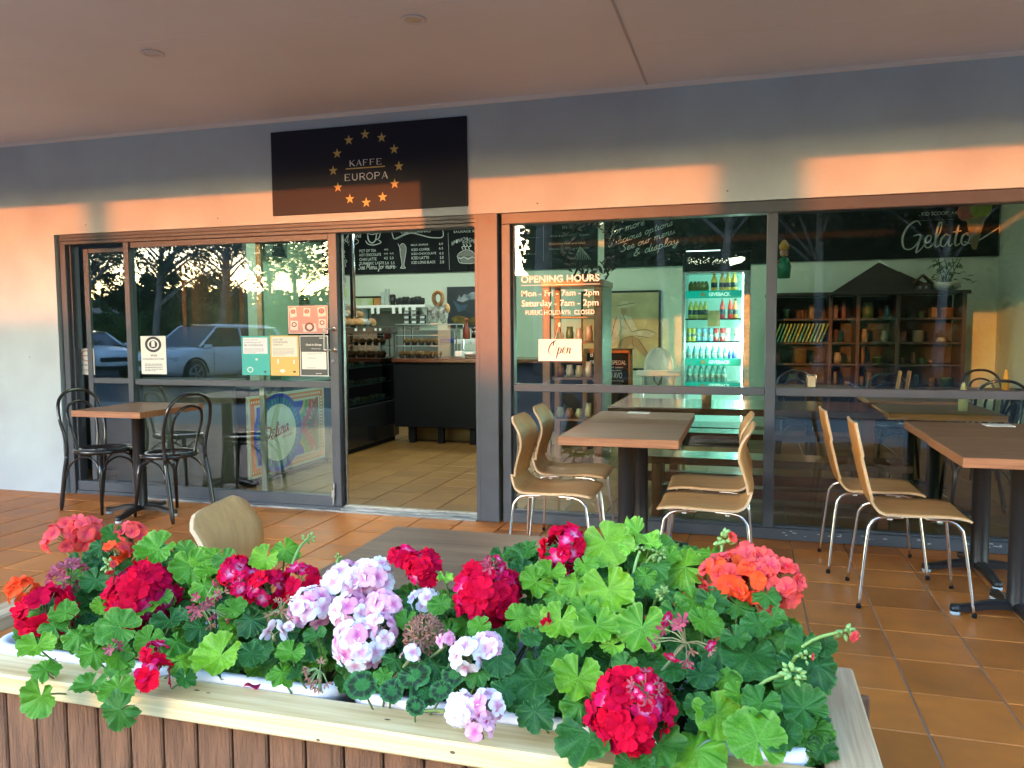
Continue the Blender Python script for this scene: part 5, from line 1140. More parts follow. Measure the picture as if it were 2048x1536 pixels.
def chair_a(lab, loc, rz, m_=ply, grp='curved plywood chairs on the terrace'):
    t = thing('plywood_chair', lab, 'chair', (*loc, 0), rz, grp)
    prof = [(.462,.432),(.44,.444),(.36,.452),(.24,.448),(.12,.447),(.06,.455),(.022,.488),(.004,.55),(.022,.63),(.046,.71),(.036,.78),(-.002,.862)]
    def wid(s_):
        w_ = .205-.02*ss(.0,.08,.08-s_) + 0; w_ -= .052*ss(.42,.62,s_); w_ += .032*ss(.62,.86,s_); w_ -= .012*ss(.90,.97,s_)+.055*ss(.965,1,s_)
        return w_, .016*(ss(.5,.65,s_)*(1-ss(.9,1,s_))) + (-.010)*(1-ss(.0,.3,s_))*0 + .008
    shell(prof, wid, .011, m_, 'seat_shell', t); legs_frame(t, .02, .43, .437, .165); return t
def chair_b(lab, loc, rz, grp='straight backed plywood chairs at the right table'):
    t = thing('plywood_chair', lab, 'chair', (*loc, 0), rz, grp)
    prof = [(.475,.432),(.455,.446),(.38,.455),(.25,.452),(.14,.452),(.085,.462),(.055,.492),(.042,.54)]
    def wid(s_): return .205-.03*ss(.0,.06,.06-s_)-.105*ss(.72,1,s_), .004
    shell(prof, wid, .011, ply, 'seat_shell', t)
    P = [(.052,.505),(.036,.56),(.012,.66),(-.018,.78),(-.038,.885)]
    def wb(s_): return .165+.012*ss(0,.2,s_)-.028*ss(.75,1,s_), .010
    shell(P, wb, .013, ply_b, 'backrest', t)
    legs_frame(t, .03, .445, .440, .17); return t
chair_a('curved plywood chair at the left of the middle tables, the one nearer the planter', (-1.235, -.905), 0)
chair_a('curved plywood chair at the left of the middle tables, the one nearer the glass', (-1.265, -.345), .03)
chair_a('curved plywood chair at the right of the middle tables, the one nearer the planter', (.052, -1.07), math.pi-.02)
chair_a('curved plywood chair at the right of the middle tables, mostly hidden behind its neighbour', (.050, -.55), math.pi+.02)
chair_b('straight backed plywood chair at the right, the one closer to the window glass', (.455, -.415), .02)
chair_b('straight backed plywood chair at the right, the front one by the open tiles', (.545, -.955), .0)
chair_a('pale two tone plywood chair back showing behind the left flowers', (-1.43, -3.34), .22, ply_pale, 'curved plywood chairs on the terrace')

# ------------------------------------------------------------------ bentwood chairs
def bentwood(lab, loc, rz, grp='black bentwood chairs'):
    t = thing('bentwood_chair', lab, 'chair', (*loc, 0), rz, grp)
    g = G(); g.lathe([(.0,.452),(.150,.452),(.158,.460),(.17,.468),(.192,.470),(.202,.462),(.202,.446),(.190,.438),(.0,.438)][::-1], n=28); g.obj('seat', black_m, t)
    hoop = catmull([(-.255,-.175,0),(-.205,-.170,.30),(-.178,-.165,.45),(-.185,-.178,.58),(-.215,-.188,.70),(-.248,-.165,.82),(-.268,-.09,.885),(-.273,0,.90),
                    (-.268,.09,.885),(-.248,.165,.82),(-.215,.188,.70),(-.185,.178,.58),(-.178,.165,.45),(-.205,.170,.30),(-.255,.175,0)], 5)
    k = len(hoop)
    i0 = next(i for i, p in enumerate(hoop) if p.z > .40); i1 = k-1-i0
    G().tube(hoop[i0:i1+1], .0125, 10).obj('back_hoop', black_m, t)
    G().tube(hoop[:i0+1][::-1], [.0135+.0035*math.sin(min(1, j/(i0))*2.4) if j < i0 else .0105 for j in range(i0+1)], 10).obj('leg', black_m, t)
    G().tube(hoop[i1:], [.0135+.0035*math.sin(min(1, j/(i0))*2.4) if j < i0 else .0105 for j in range(k-i1)], 10).obj('leg', black_m, t)
    G().tube(catmull([(-.165,-.085,.455),(-.18,-.105,.58),(-.215,-.118,.70),(-.245,-.085,.785),(-.255,0,.815),(-.245,.085,.785),(-.215,.118,.70),(-.18,.105,.58),(-.165,.085,.455)], 5), .010, 10).obj('inner_hoop', black_m, t)
    for s_ in (-1, 1):
        G().tube([(.135,s_*.135,.437),(.15,s_*.15,.30),(.175,s_*.175,0)], [.018,.0165,.011], 10).obj('leg', black_m, t)
        G().tube(catmull([(.148,s_*.150,.26),(.12,s_*.155,.37),(.03,s_*.15,.415),(-.08,s_*.155,.40),(-.165,s_*.165,.33),(-.20,s_*.17,.24)], 4), .0075, 8).obj('brace', black_m, t)
    G().tube(catmull([(.148,-.150,.26),(.155,-.11,.36),(.15,0,.405),(.155,.11,.36),(.148,.150,.26)], 4), .0075, 8).obj('brace', black_m, t)
    return t
bw = bentwood('black bentwood chair left of the outdoor table, seen behind the table top', (-4.66, -.36), -.12)
dup(bw, (-4.01, -.42, 0), math.pi-.25, 'black bentwood chair right of the outdoor table with its glossy seat in view')
for i, (x, y, rz, lab) in enumerate(((.50, 3.05, -math.pi/2, 'black bentwood chair inside, hoop just above the transom beside the mullion'), (1.55, 1.0, math.pi, 'black bentwood chair inside between the dark tables'),
     (2.30, .95, math.pi/2, 'black bentwood chair at the right edge inside the window, nearest the glass'), (2.66, 3.0, 3.3, 'black bentwood chair inside against the sunlit wall'), (2.32, 3.5, -1.4, 'black bentwood chair inside in the far right corner'), (2.05, 2.3, 1.4, 'black bentwood chair inside, second from the glass at the right'), (1.3, 2.6, -1.5, 'black bentwood chair behind the second inside table'))):
    dup(bw, (x, y, 0), rz, lab)
wp = thing('wall_picture', 'dark red framed picture on the sunlit right wall inside', 'picture', (2.99, 4.6, 1.45))
G().cbox(-.02, -.25, -.2, 0.008, .25, .3, .004).obj('picture_frame', mat('picture_maroon', (0.16,0.02,0.02), .4), wp)
tw = thing('twig_bunch', 'bunch of red twigs in a small pot at the right edge inside', 'twigs', (2.72, 2.75, .761))
g = G(); random.seed(6)
for i in range(10): g.tube([(0,0,.05),(random.uniform(-.05,.05),random.uniform(-.05,.05),.18),(random.uniform(-.14,.14),random.uniform(-.1,.1),.30)], .003, 5)
g.obj('twigs', mat('twig_red', (0.30,0.05,0.03), .6), tw); G().lathe([(0,0),(.04,0),(.05,.08),(0,.08)], n=12).obj('pot', black_m, tw)

# ------------------------------------------------------------------ planter box
pine = wood('pale_pine', (0.86, 0.64, 0.34), (0.58, 0.33, 0.12), .55, 0, 42, .25, sx=.03)
pine_y = wood('pale_pine_cross', (0.66, 0.45, 0.25), (0.36, 0.20, 0.10), .55, 1, 38, .25, sx=.04)
rough = mat('rough_sawn_board', (0.25, 0.10, 0.042), .8, var=(9, .9), col2=(0.13, 0.05, 0.02), bump=(34, 1.0, .008), stretch=(6, 6, .9), objvar=.10)
pb_ = thing('planter_box', 'long timber planter with pale pine rim and brown grooved board sides', 'planter', (0,0,0))
PX0, PX1, PY0, PY1, PZ = -1.50, .190, -4.165, -3.736, .75
G().cbox(PX0, PY0, PZ-.035, PX1-.077, PY0+.075, PZ, .004).obj('front_rail', pine, pb_)
G().cbox(PX0, PY1-.05, PZ-.035, PX1-.077, PY1, PZ, .004).obj('back_rail', pine, pb_)
G().cbox(PX1-.076, PY0-.001, PZ-.035, PX1, PY1+.001, PZ-.001, .004).obj('end_rail', pine_y, pb_)
G().cbox(PX0-.077, PY0-.001, PZ-.035, PX0-.001, PY1+.001, PZ-.001, .004).obj('end_rail', pine_y, pb_)
kg = G()
for kx, kz_, kr in ((-.40, .735, .0025), (-.62, .722, .002)):
    kg.add([(kx+kr*1.8*math.cos(q*.7854), PY0-.0006, kz_+kr*math.sin(q*.7854)) for q in range(8)], [[*range(8)]])
for kx, ky, kr in ((-.87, -4.125, .0025), (-.845, -4.128, .0018), (-.52, -4.13, .0022)):
    kg.add([(kx+kr*2.4*math.cos(q*.7854), ky+kr*math.sin(q*.7854), PZ+.0006) for q in range(8)], [[*range(8)]])
kg.obj('knot', mat('knot_brown', (0.16,0.08,0.04), .7), pb_)['kind'] = 'stuff'
bd = G().cbox(-.0315, 0, 0, .0315, .016, PZ-.040, .003).mesh('board', rough)
x = PX0-.03
while x < PX1-.03:
    link('board', bd, pb_, (x+.0335, PY0+.020, 0)); link('board', bd, pb_, (x+.0335, PY1-.030, 0)); x += .0672
bd2 = G().cbox(0, -.0315, 0, .016, .0315, PZ-.040, .003).mesh('board', rough)
y = PY0+.03
while y < PY1-.03:
    link('board', bd2, pb_, (PX1-.030, y+.0335, 0)); y += .0672
G().box(PX0-.03, PY0+.037, .01, PX1-.032, PY1-.032, PZ-.25).obj('inner_core', mat('core_dark', (0.05,0.025,0.015), .9), pb_)
soil = mat('potting_soil', (0.035, 0.022, 0.015), .95, var=(60, 1), col2=(0.015,0.010,0.007), bump=(50, 1, .02))
trm = mat('white_trough', (0.74, 0.72, 0.78), .35)
def trough(lab, x0, x1, y0=-4.088, y1=-3.79):
    t = thing('plant_trough', lab, 'planter trough', (0,0,0), 0, 'white plastic troughs in the planter box')
    def rr(ins, z, rad):
        out = []; a, b, c, d = x0+ins, x1-ins, y0+ins, y1-ins
        for cx, cy, a0 in ((b-rad, d-rad, 0), (a+rad, d-rad, 90), (a+rad, c+rad, 180), (b-rad, c+rad, 270)):
            for k in range(6): an = R(a0+18*k); out.append((cx+rad*math.cos(an), cy+rad*math.sin(an), z))
        return out
    rings = [rr(.022, .52, .03), rr(.006, .735, .045), rr(0, .738, .05), rr(0, .758, .05), rr(.004, .762, .048), rr(.014, .762, .04), rr(.019, .756, .036), rr(.030, .70, .03), rr(.034, .60, .03)]
    vs = [p for r_ in rings for p in r_]; n = 24; fs = []
    for i in range(len(rings)-1):
        for j in range(n): fs.append((i*n+j, i*n+(j+1)%n, (i+1)*n+(j+1)%n, (i+1)*n+j))
    G().add(vs, fs, True).obj('trough_wall', trm, t)
    nx, ny = 40, 14; vs = []; fs = []
    for i in range(nx+1):
        for j in range(ny+1):
            X = x0+.03+(x1-x0-.06)*i/nx; Y = y0+.03+(y1-y0-.06)*j/ny; vs.append((X, Y, .672+.014*noise.noise(Vector((X*30, Y*30, 1)))))
    for i in range(nx):
        for j in range(ny): q = i*(ny+1)+j; fs.append((q, q+ny+1, q+ny+2, q+1))
    tag(G().add(vs, fs, True).obj('soil', soil, t), kind='stuff')
trough('white plastic trough under the left group of geraniums', -1.375, -.632)
trough('white plastic trough under the right group of geraniums', -.618, .106)
for px, py in ((505, 1371), (1103, 1393), (748, 1372)):
    p = gz(px, py, .764); o = G().sheet([[(-.012+.006*j, -.008+.005*i, .003*math.sin(i+j)) for j in range(5)] for i in range(4)], .0006).obj('fallen_petal', None); 
    o.data.materials.clear(); o.data.materials.append(mat('petal_fallen', (0.45,0.01,0.08) if px < 600 else (0.5,0.12,0.2), .5)); o.location = p
    tag(o, 'fallen %s petal lying on the white trough rim' % {505: 'crimson', 1103: 'deep pink', 748: 'small pink'}[px], 'petal')
# ------------------------------------------------------------------ geraniums
def vein_mat(name, c1, c2, vein, band=None, rough=.42):
    m = bpy.data.materials.new(name); m.use_nodes = True; n = m.node_tree; b = n.nodes['Principled BSDF']
    at = n.nodes.new('ShaderNodeAttribute'); at.attribute_name = 'lv'   # r: radius, g: vein
    sp = n.nodes.new('ShaderNodeSeparateColor'); n.links.new(at.outputs['Color'], sp.inputs[0])
    oi = n.nodes.new('ShaderNodeObjectInfo'); tc = n.nodes.new('ShaderNodeTexCoord')
    mx = n.nodes.new('ShaderNodeMix'); mx.data_type = 'RGBA'; mx.inputs['A'].default_value = (*c1, 1); mx.inputs['B'].default_value = (*c2, 1)
    n.links.new(oi.outputs['Random'], mx.inputs['Factor']); last = mx.outputs['Result']
    ns = n.nodes.new('ShaderNodeTexNoise'); ns.inputs['Scale'].default_value = 2.2; ns.inputs['Detail'].default_value = 6; n.links.new(tc.outputs['Object'], ns.inputs[0])
    mm = n.nodes.new('ShaderNodeMix'); mm.data_type = 'RGBA'; mm.blend_type = 'MULTIPLY'; mm.inputs['Factor'].default_value = .6
    cr = n.nodes.new('ShaderNodeValToRGB'); cr.color_ramp.elements[0].position = .3; cr.color_ramp.elements[0].color = (.55,.6,.5,1); cr.color_ramp.elements[1].position = .65; cr.color_ramp.elements[1].color = (1.15,1.1,1.0,1)
    n.links.new(ns.outputs[0], cr.inputs[0]); n.links.new(last, mm.inputs['A']); n.links.new(cr.outputs[0], mm.inputs['B']); last = mm.outputs['Result']
    if band:
        rp = n.nodes.new('ShaderNodeValToRGB'); e = rp.color_ramp.elements; e[0].position = .42; e[0].color = (0,0,0,1); e[1].position = .55; e[1].color = (1,1,1,1)
        k = e.new(.78); k.color = (1,1,1,1); k = e.new(.88); k.color = (0,0,0,1)
        n.links.new(sp.outputs[0], rp.inputs[0]); mb_ = n.nodes.new('ShaderNodeMix'); mb_.data_type = 'RGBA'; mb_.inputs['B'].default_value = (*band, 1)
        n.links.new(rp.outputs[0], mb_.inputs['Factor']); n.links.new(last, mb_.inputs['A']); last = mb_.outputs['Result']
    mv = n.nodes.new('ShaderNodeMix'); mv.data_type = 'RGBA'; mv.inputs['B'].default_value = (*vein, 1)
    pw = n.nodes.new('ShaderNodeMath'); pw.operation = 'POWER'; pw.inputs[1].default_value = 3.0; n.links.new(sp.outputs[1], pw.inputs[0])
    ml = n.nodes.new('ShaderNodeMath'); ml.operation = 'MULTIPLY'; ml.inputs[1].default_value = .7; n.links.new(pw.outputs[0], ml.inputs[0])
    n.links.new(ml.outputs[0], mv.inputs['Factor']); n.links.new(last, mv.inputs['A']); last = mv.outputs['Result']
    re = n.nodes.new('ShaderNodeMapRange'); re.inputs['From Min'].default_value = .90; re.inputs['From Max'].default_value = 1.0; re.inputs['To Max'].default_value = .55; n.links.new(sp.outputs[0], re.inputs[0])
    me_ = n.nodes.new('ShaderNodeMix'); me_.data_type = 'RGBA'; me_.inputs['B'].default_value = (*vein, 1); n.links.new(re.outputs[0], me_.inputs['Factor']); n.links.new(last, me_.inputs['A']); last = me_.outputs['Result']
    n.links.new(last, b.inputs['Base Color']); b.inputs['Roughness'].default_value = rough; b.inputs['Specular IOR Level'].default_value = .22
    bp = n.nodes.new('ShaderNodeBump'); bp.inputs['Strength'].default_value = .16; bp.inputs['Distance'].default_value = .05
    n2 = n.nodes.new('ShaderNodeTexNoise'); n2.inputs['Scale'].default_value = 9; n.links.new(tc.outputs['Object'], n2.inputs[0])
    n.links.new(n2.outputs[0], bp.inputs['Height']); n.links.new(bp.outputs[0], b.inputs['Normal'])
    tl = n.nodes.new('ShaderNodeBsdfTranslucent'); n.links.new(last, tl.inputs[0]); ms = n.nodes.new('ShaderNodeMixShader'); ms.inputs[0].default_value = .28
    n.links.new(b.outputs[0], ms.inputs[1]); n.links.new(tl.outputs[0], ms.inputs[2]); n.links.new(ms.outputs[0], n.nodes['Material Output'].inputs[0])
    return m
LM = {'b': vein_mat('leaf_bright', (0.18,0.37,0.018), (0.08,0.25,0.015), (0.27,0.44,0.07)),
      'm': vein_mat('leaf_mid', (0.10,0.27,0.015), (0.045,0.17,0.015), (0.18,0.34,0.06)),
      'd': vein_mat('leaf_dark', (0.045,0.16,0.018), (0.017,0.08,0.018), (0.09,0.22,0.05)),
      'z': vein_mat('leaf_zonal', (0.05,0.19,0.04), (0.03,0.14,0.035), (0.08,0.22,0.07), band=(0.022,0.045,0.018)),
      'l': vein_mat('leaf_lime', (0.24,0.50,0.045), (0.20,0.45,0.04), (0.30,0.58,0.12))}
NA, NR, LOBES = 98, 8, 7
def leaf_mesh(seed, ruffle, cup, notch, deep=.14):
    rr = random.Random(seed); ph = [rr.uniform(0, 6.28) for _ in range(6)]; lob = [rr.uniform(.9, 1.12) for _ in range(LOBES)]
    vs = [(0, 0, 0)]; col_ = [(0, 1)]; fs = []
    for i in range(1, NR+1):
        t = i/NR
        for j in range(NA):
            u = j/(NA-1); a = (-1+2*u)*(math.pi-notch*(1-.75*t*0)); lu = u*LOBES; k = min(int(lu), LOBES-1); f = lu-k
            edge = 1-deep*(abs(2*f-1)**2.6); edge *= lob[k]*(1-f*0)*1.0
            nb = lob[min(k+1, LOBES-1)] if f > .5 else lob[max(k-1, 0)]
            edge = edge/lob[k]*(lob[k]*(1-abs(f-.5))+nb*abs(f-.5))
            cren = .050*abs(math.sin(lu*math.pi*3+ph[4]))*t**3
            rad = (t*((1-t**2)*.93+t**2*(edge+cren-.02)))*(.93+.10*math.cos(a))
            z = cup*(t**2)+ruffle*t**2*(.55*math.sin(lu*2*math.pi+ph[0])*.6+.35*math.sin(a*3+ph[1])+.30*math.sin(a*11+ph[2])*t+.18*math.sin(a*23+ph[3])*t)
            v = max(0, 1-abs(f-.5)*2/.32)*(1-.75*t)**.5 if True else 0
            vein = max(0, 1-abs(f-.5)*5.0)
            side = max(0, 1-abs((abs(f-.5)*2*2.1-(t-.45)*2.2))*3.2)*.6 if t > .45 else 0
            z += .012*t*(abs(f-.5)*2-.5)+.03*ruffle*t**3*math.sin(lu*math.pi*6+ph[5])-.015*vein*t*(1-t)+(.10+ruffle*.6)*t*noise.noise(Vector((rad*math.cos(a)*1.7, rad*math.sin(a)*1.7, seed*2.3)))+(.03+.10*ruffle)*t*noise.noise(Vector((rad*math.cos(a)*5, rad*math.sin(a)*5, seed*1.3)))
            vs.append((rad*math.cos(a), rad*math.sin(a), z)); col_.append((t, max(vein, side)))
    for j in range(NA-1): fs.append((0, 1+j, 2+j))
    for i in range(NR-1):
        for j in range(NA-1): q = 1+i*NA+j; fs.append((q, q+NA, q+NA+1, q+1))
    me = bpy.data.meshes.new('leaf'); me.from_pydata(vs, [], fs); me.polygons.foreach_set('use_smooth', [True]*len(fs))
    at = me.color_attributes.new('lv', 'FLOAT_COLOR', 'POINT')
    at.data.foreach_set('color', [c for (r_, v_) in col_ for c in (r_, v_, 0, 1)]); me.update(); return me
LEAF = {}
for key, base in LM.items():
    LEAF[key] = []
    for s_ in range(6):
        if key == 'l': me = leaf_mesh(s_+50, .34, .25, .35, .2)
        elif key == 'z': me = leaf_mesh(s_+70, .10, .05, .10, .10)
        else: me = leaf_mesh(s_, (.10,.16,.12,.20,.13,.26)[s_], (.05,.15,.10,-.12,.22,-.30)[s_], (.10,.20,.06,.16,.30,.12)[s_], (.12,.17,.10,.20,.15,.14)[s_])
        me.materials.append(base); LEAF[key].append(me)
PLANTS = {
 'coral_left': ('coral red geranium at the back of the left trough', (170, 1110), -1.33, -3.86),
 'crimson_left': ('crimson geranium with a large round flower head left of centre in the left trough', (240, 1240), -1.15, -3.98),
 'crimson_mid': ('crimson geranium beside the pale pink one, behind the withered stems', (470, 1190), -.95, -3.88),
 'pink_mid': ('pale pink and white geranium massed in the middle of the planter', (670, 1230), -.74, -3.95),
 'zonal_mid': ('low pink geranium with dark ringed leaves at the front of the right trough', (860, 1340), -.55, -4.02),
 'crimson_centre': ('crimson geranium with tall stalks in front of the brown table', (1010, 1190), -.42, -3.87),
 'crimson_front': ('vigorous crimson geranium with the biggest leaves at the front of the right trough', (1200, 1370), -.27, -4.0),
 'green_back': ('bright green leafed geranium rising behind the right trough', (1240, 1150), -.22, -3.85),
 'coral_right': ('coral geranium with dark green leaves at the right end of the planter', (1510, 1310), -.02, -3.93)}
PT = {}
for k, (lab, c_, bx_, by_) in PLANTS.items(): PT[k] = thing('geranium', lab, 'plant', (bx_, by_, .68), 0, 'geraniums in the planter box')
def plant_of(px, py): return min(PLANTS, key=lambda k: (PLANTS[k][1][0]-px)**2+((PLANTS[k][1][1]-py)*1.3)**2)
def surf(px, py, off=0.0):
    """point on the sloping top of the foliage under that pixel"""
    n_ = Vector((0, -.5, 1)); p0 = Vector((0, -4.18, .765)); d = ray(px, py); t = (p0-CP).dot(n_)/d.dot(n_)
    t = min(max(t, .95), 1.75); return CP+d*t+Vector((0, 0, 0))-d.normalized()*off
def local(o, p): return p-Vector(o.location)
stem_m = mat('stem_green', (0.10,0.20,0.05), .5, var=(12,.8), col2=(0.16,0.13,0.06)); stem_r = mat('stem_pale', (0.20,0.28,0.09), .5, var=(10,.9), col2=(0.22,0.13,0.07))
random.seed(77)
nleaf = {k: 0 for k in PLANTS}
def put_leaf(px, py, r, key, off=0.0, face=None, stem=True, who=None, P=None):
    who = who or plant_of(px, py); t = PT[who]
    if nleaf[who] >= 295: return
    p = P or surf(px, py, off); dist = (p-CP).dot(CF); R_m = r/FPX*dist*1.12
    view = (CP-p).normalized()
    nrm = (face or (view*.62+Vector((0, 0, .62))+Vector((random.uniform(-.38,.38), random.uniform(-.25,.25), random.uniform(-.2,.2))))).normalized()
    ang = random.uniform(-.9, .9)-math.pi/2+(0 if random.random() < .75 else random.uniform(-2, 2))
    x_ = Vector((math.cos(ang), math.sin(ang)*.6, math.sin(ang))); x_ = (x_-nrm*x_.dot(nrm)).normalized(); y_ = nrm.cross(x_)
    M_ = Matrix((x_, y_, nrm)).transposed().to_4x4(); M_ = Matrix.Translation(local(t, p)) @ M_ @ Matrix.Scale(R_m, 4)
    o = link('leaf', random.choice(LEAF[key]), t); o.matrix_local = M_; nleaf[who] += 1
    if stem:
        base = Vector(t.location)+Vector((random.uniform(-.05,.05), random.uniform(-.03,.03), -.01)); a = p-nrm*R_m*.03
        mid = a*.55+base*.45+Vector((0, 0, -.02))-nrm*.02
        STEMS[who].tube([local(t, q) for q in catmull([a, a*.8+mid*.2-nrm*.012, mid, base], 3)], .0017, 5, False)
STEMS = {k: G() for k in PLANTS}
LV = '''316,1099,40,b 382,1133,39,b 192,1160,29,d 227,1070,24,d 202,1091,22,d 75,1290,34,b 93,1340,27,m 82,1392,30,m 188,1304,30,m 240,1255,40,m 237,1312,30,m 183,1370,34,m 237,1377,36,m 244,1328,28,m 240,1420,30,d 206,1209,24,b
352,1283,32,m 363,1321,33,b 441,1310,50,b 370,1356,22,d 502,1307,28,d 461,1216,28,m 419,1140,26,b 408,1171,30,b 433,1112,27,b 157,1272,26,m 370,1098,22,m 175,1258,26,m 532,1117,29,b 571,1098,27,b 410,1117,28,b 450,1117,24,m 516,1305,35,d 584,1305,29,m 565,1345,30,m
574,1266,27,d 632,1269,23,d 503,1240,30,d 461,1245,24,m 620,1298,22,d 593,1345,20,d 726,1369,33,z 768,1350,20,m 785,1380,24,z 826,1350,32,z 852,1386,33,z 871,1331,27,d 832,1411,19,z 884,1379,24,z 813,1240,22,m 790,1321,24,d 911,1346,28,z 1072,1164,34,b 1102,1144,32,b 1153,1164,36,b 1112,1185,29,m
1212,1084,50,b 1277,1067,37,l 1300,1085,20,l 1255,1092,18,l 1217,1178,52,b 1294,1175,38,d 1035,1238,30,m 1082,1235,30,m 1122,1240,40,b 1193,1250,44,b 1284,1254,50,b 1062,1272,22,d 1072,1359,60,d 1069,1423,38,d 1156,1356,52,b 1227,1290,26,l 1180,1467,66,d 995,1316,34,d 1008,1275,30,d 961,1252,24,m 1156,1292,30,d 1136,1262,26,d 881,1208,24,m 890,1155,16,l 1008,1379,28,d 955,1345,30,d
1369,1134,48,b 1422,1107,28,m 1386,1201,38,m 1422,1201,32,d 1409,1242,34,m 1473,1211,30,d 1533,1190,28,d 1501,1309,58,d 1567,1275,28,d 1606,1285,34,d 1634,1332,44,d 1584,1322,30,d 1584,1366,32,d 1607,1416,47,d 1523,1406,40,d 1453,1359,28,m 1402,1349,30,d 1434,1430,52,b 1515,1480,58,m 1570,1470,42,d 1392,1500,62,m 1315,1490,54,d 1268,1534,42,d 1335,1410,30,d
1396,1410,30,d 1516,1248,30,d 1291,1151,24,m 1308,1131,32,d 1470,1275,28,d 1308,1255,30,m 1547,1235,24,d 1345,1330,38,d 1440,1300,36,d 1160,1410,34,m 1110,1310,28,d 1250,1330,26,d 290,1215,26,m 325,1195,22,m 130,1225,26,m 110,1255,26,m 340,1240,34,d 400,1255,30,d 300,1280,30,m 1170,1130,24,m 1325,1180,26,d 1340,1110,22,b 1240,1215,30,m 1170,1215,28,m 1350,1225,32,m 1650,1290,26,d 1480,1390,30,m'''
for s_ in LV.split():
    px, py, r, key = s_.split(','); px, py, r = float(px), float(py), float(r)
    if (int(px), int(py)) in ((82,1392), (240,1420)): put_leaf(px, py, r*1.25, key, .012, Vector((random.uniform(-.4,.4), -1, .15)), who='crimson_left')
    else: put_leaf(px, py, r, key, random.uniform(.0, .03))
# lower storeys of darker leaves and the overhanging fringe
random.seed(12)
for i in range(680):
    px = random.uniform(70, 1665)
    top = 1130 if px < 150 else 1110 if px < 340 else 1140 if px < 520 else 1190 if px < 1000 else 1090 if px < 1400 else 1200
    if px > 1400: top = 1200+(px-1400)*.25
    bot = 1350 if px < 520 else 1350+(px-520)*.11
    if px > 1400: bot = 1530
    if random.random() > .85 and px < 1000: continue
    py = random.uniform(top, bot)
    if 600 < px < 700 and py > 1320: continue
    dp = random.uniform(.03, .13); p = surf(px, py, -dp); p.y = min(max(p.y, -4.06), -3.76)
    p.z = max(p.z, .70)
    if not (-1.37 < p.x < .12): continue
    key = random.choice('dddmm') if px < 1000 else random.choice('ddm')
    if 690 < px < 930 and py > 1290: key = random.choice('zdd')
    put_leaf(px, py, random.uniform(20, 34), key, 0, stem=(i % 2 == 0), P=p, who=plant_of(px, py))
for k, g in STEMS.items(): g.obj('leaf_stalks', stem_m, PT[k])['kind'] = 'stuff'

# ---- flowers
def petal_mat(name, c1, c2, trans=.25, centre=None):
    m = bpy.data.materials.new(name); m.use_nodes = True; n = m.node_tree; b = n.nodes['Principled BSDF']; b.inputs['Roughness'].default_value = .7; b.inputs['Specular IOR Level'].default_value = .06
    at = n.nodes.new('ShaderNodeAttribute'); at.attribute_name = 'pv'; sp = n.nodes.new('ShaderNodeSeparateColor'); n.links.new(at.outputs['Color'], sp.inputs[0])
    oi = n.nodes.new('ShaderNodeObjectInfo'); mx = n.nodes.new('ShaderNodeMix'); mx.data_type = 'RGBA'; mx.inputs['A'].default_value = (*c1, 1); mx.inputs['B'].default_value = (*c2, 1)
    n.links.new(oi.outputs['Random'], mx.inputs['Factor']); last = mx.outputs['Result']
    if centre:
        cr = n.nodes.new('ShaderNodeValToRGB'); cr.color_ramp.elements[0].position = .12; cr.color_ramp.elements[0].color = (1,1,1,1); cr.color_ramp.elements[1].position = .55; cr.color_ramp.elements[1].color = (0,0,0,1)
        n.links.new(sp.outputs[0], cr.inputs[0]); m2_ = n.nodes.new('ShaderNodeMix'); m2_.data_type = 'RGBA'; m2_.inputs['B'].default_value = (*centre, 1)
        n.links.new(cr.outputs[0], m2_.inputs['Factor']); n.links.new(last, m2_.inputs['A']); last = m2_.outputs['Result']
    hs = n.nodes.new('ShaderNodeHueSaturation'); mr = n.nodes.new('ShaderNodeMapRange'); mr.inputs['To Min'].default_value = .80; mr.inputs['To Max'].default_value = 1.12
    n.links.new(sp.outputs[1], mr.inputs[0]); n.links.new(mr.outputs[0], hs.inputs['Value']); n.links.new(last, hs.inputs['Color']); last = hs.outputs[0]
    n.links.new(last, b.inputs['Base Color'])
    tl = n.nodes.new('ShaderNodeBsdfTranslucent'); n.links.new(last, tl.inputs[0]); ms = n.nodes.new('ShaderNodeMixShader'); ms.inputs[0].default_value = trans
    n.links.new(b.outputs[0], ms.inputs[1]); n.links.new(tl.outputs[0], ms.inputs[2]); n.links.new(ms.outputs[0], n.nodes['Material Output'].inputs[0]); return m
PMAT = {'crimson': petal_mat('petal_crimson', (0.66,0.002,0.022), (0.50,0.002,0.035), .2), 'magenta': petal_mat('petal_magenta', (0.68,0.006,0.085), (0.52,0.004,0.07), .2, (0.7,0.25,0.4)),
        'coral': petal_mat('petal_coral', (0.92,0.095,0.055), (0.90,0.12,0.12), .3, (0.80,0.06,0.12)), 'orange': petal_mat('petal_orange', (0.92,0.10,0.02), (0.90,0.08,0.03), .25),
        'white': petal_mat('petal_white', (0.88,0.82,0.79), (0.88,0.68,0.70), .25, (0.72,0.30,0.45)), 'pink': petal_mat('petal_pink', (0.88,0.52,0.58), (0.84,0.34,0.46), .25, (0.62,0.12,0.32)),
        'faded': petal_mat('petal_faded', (0.40,0.05,0.09), (0.45,0.13,0.15), .2), 'dry': petal_mat('petal_dry', (0.50,0.24,0.17), (0.34,0.15,0.09), .2)}
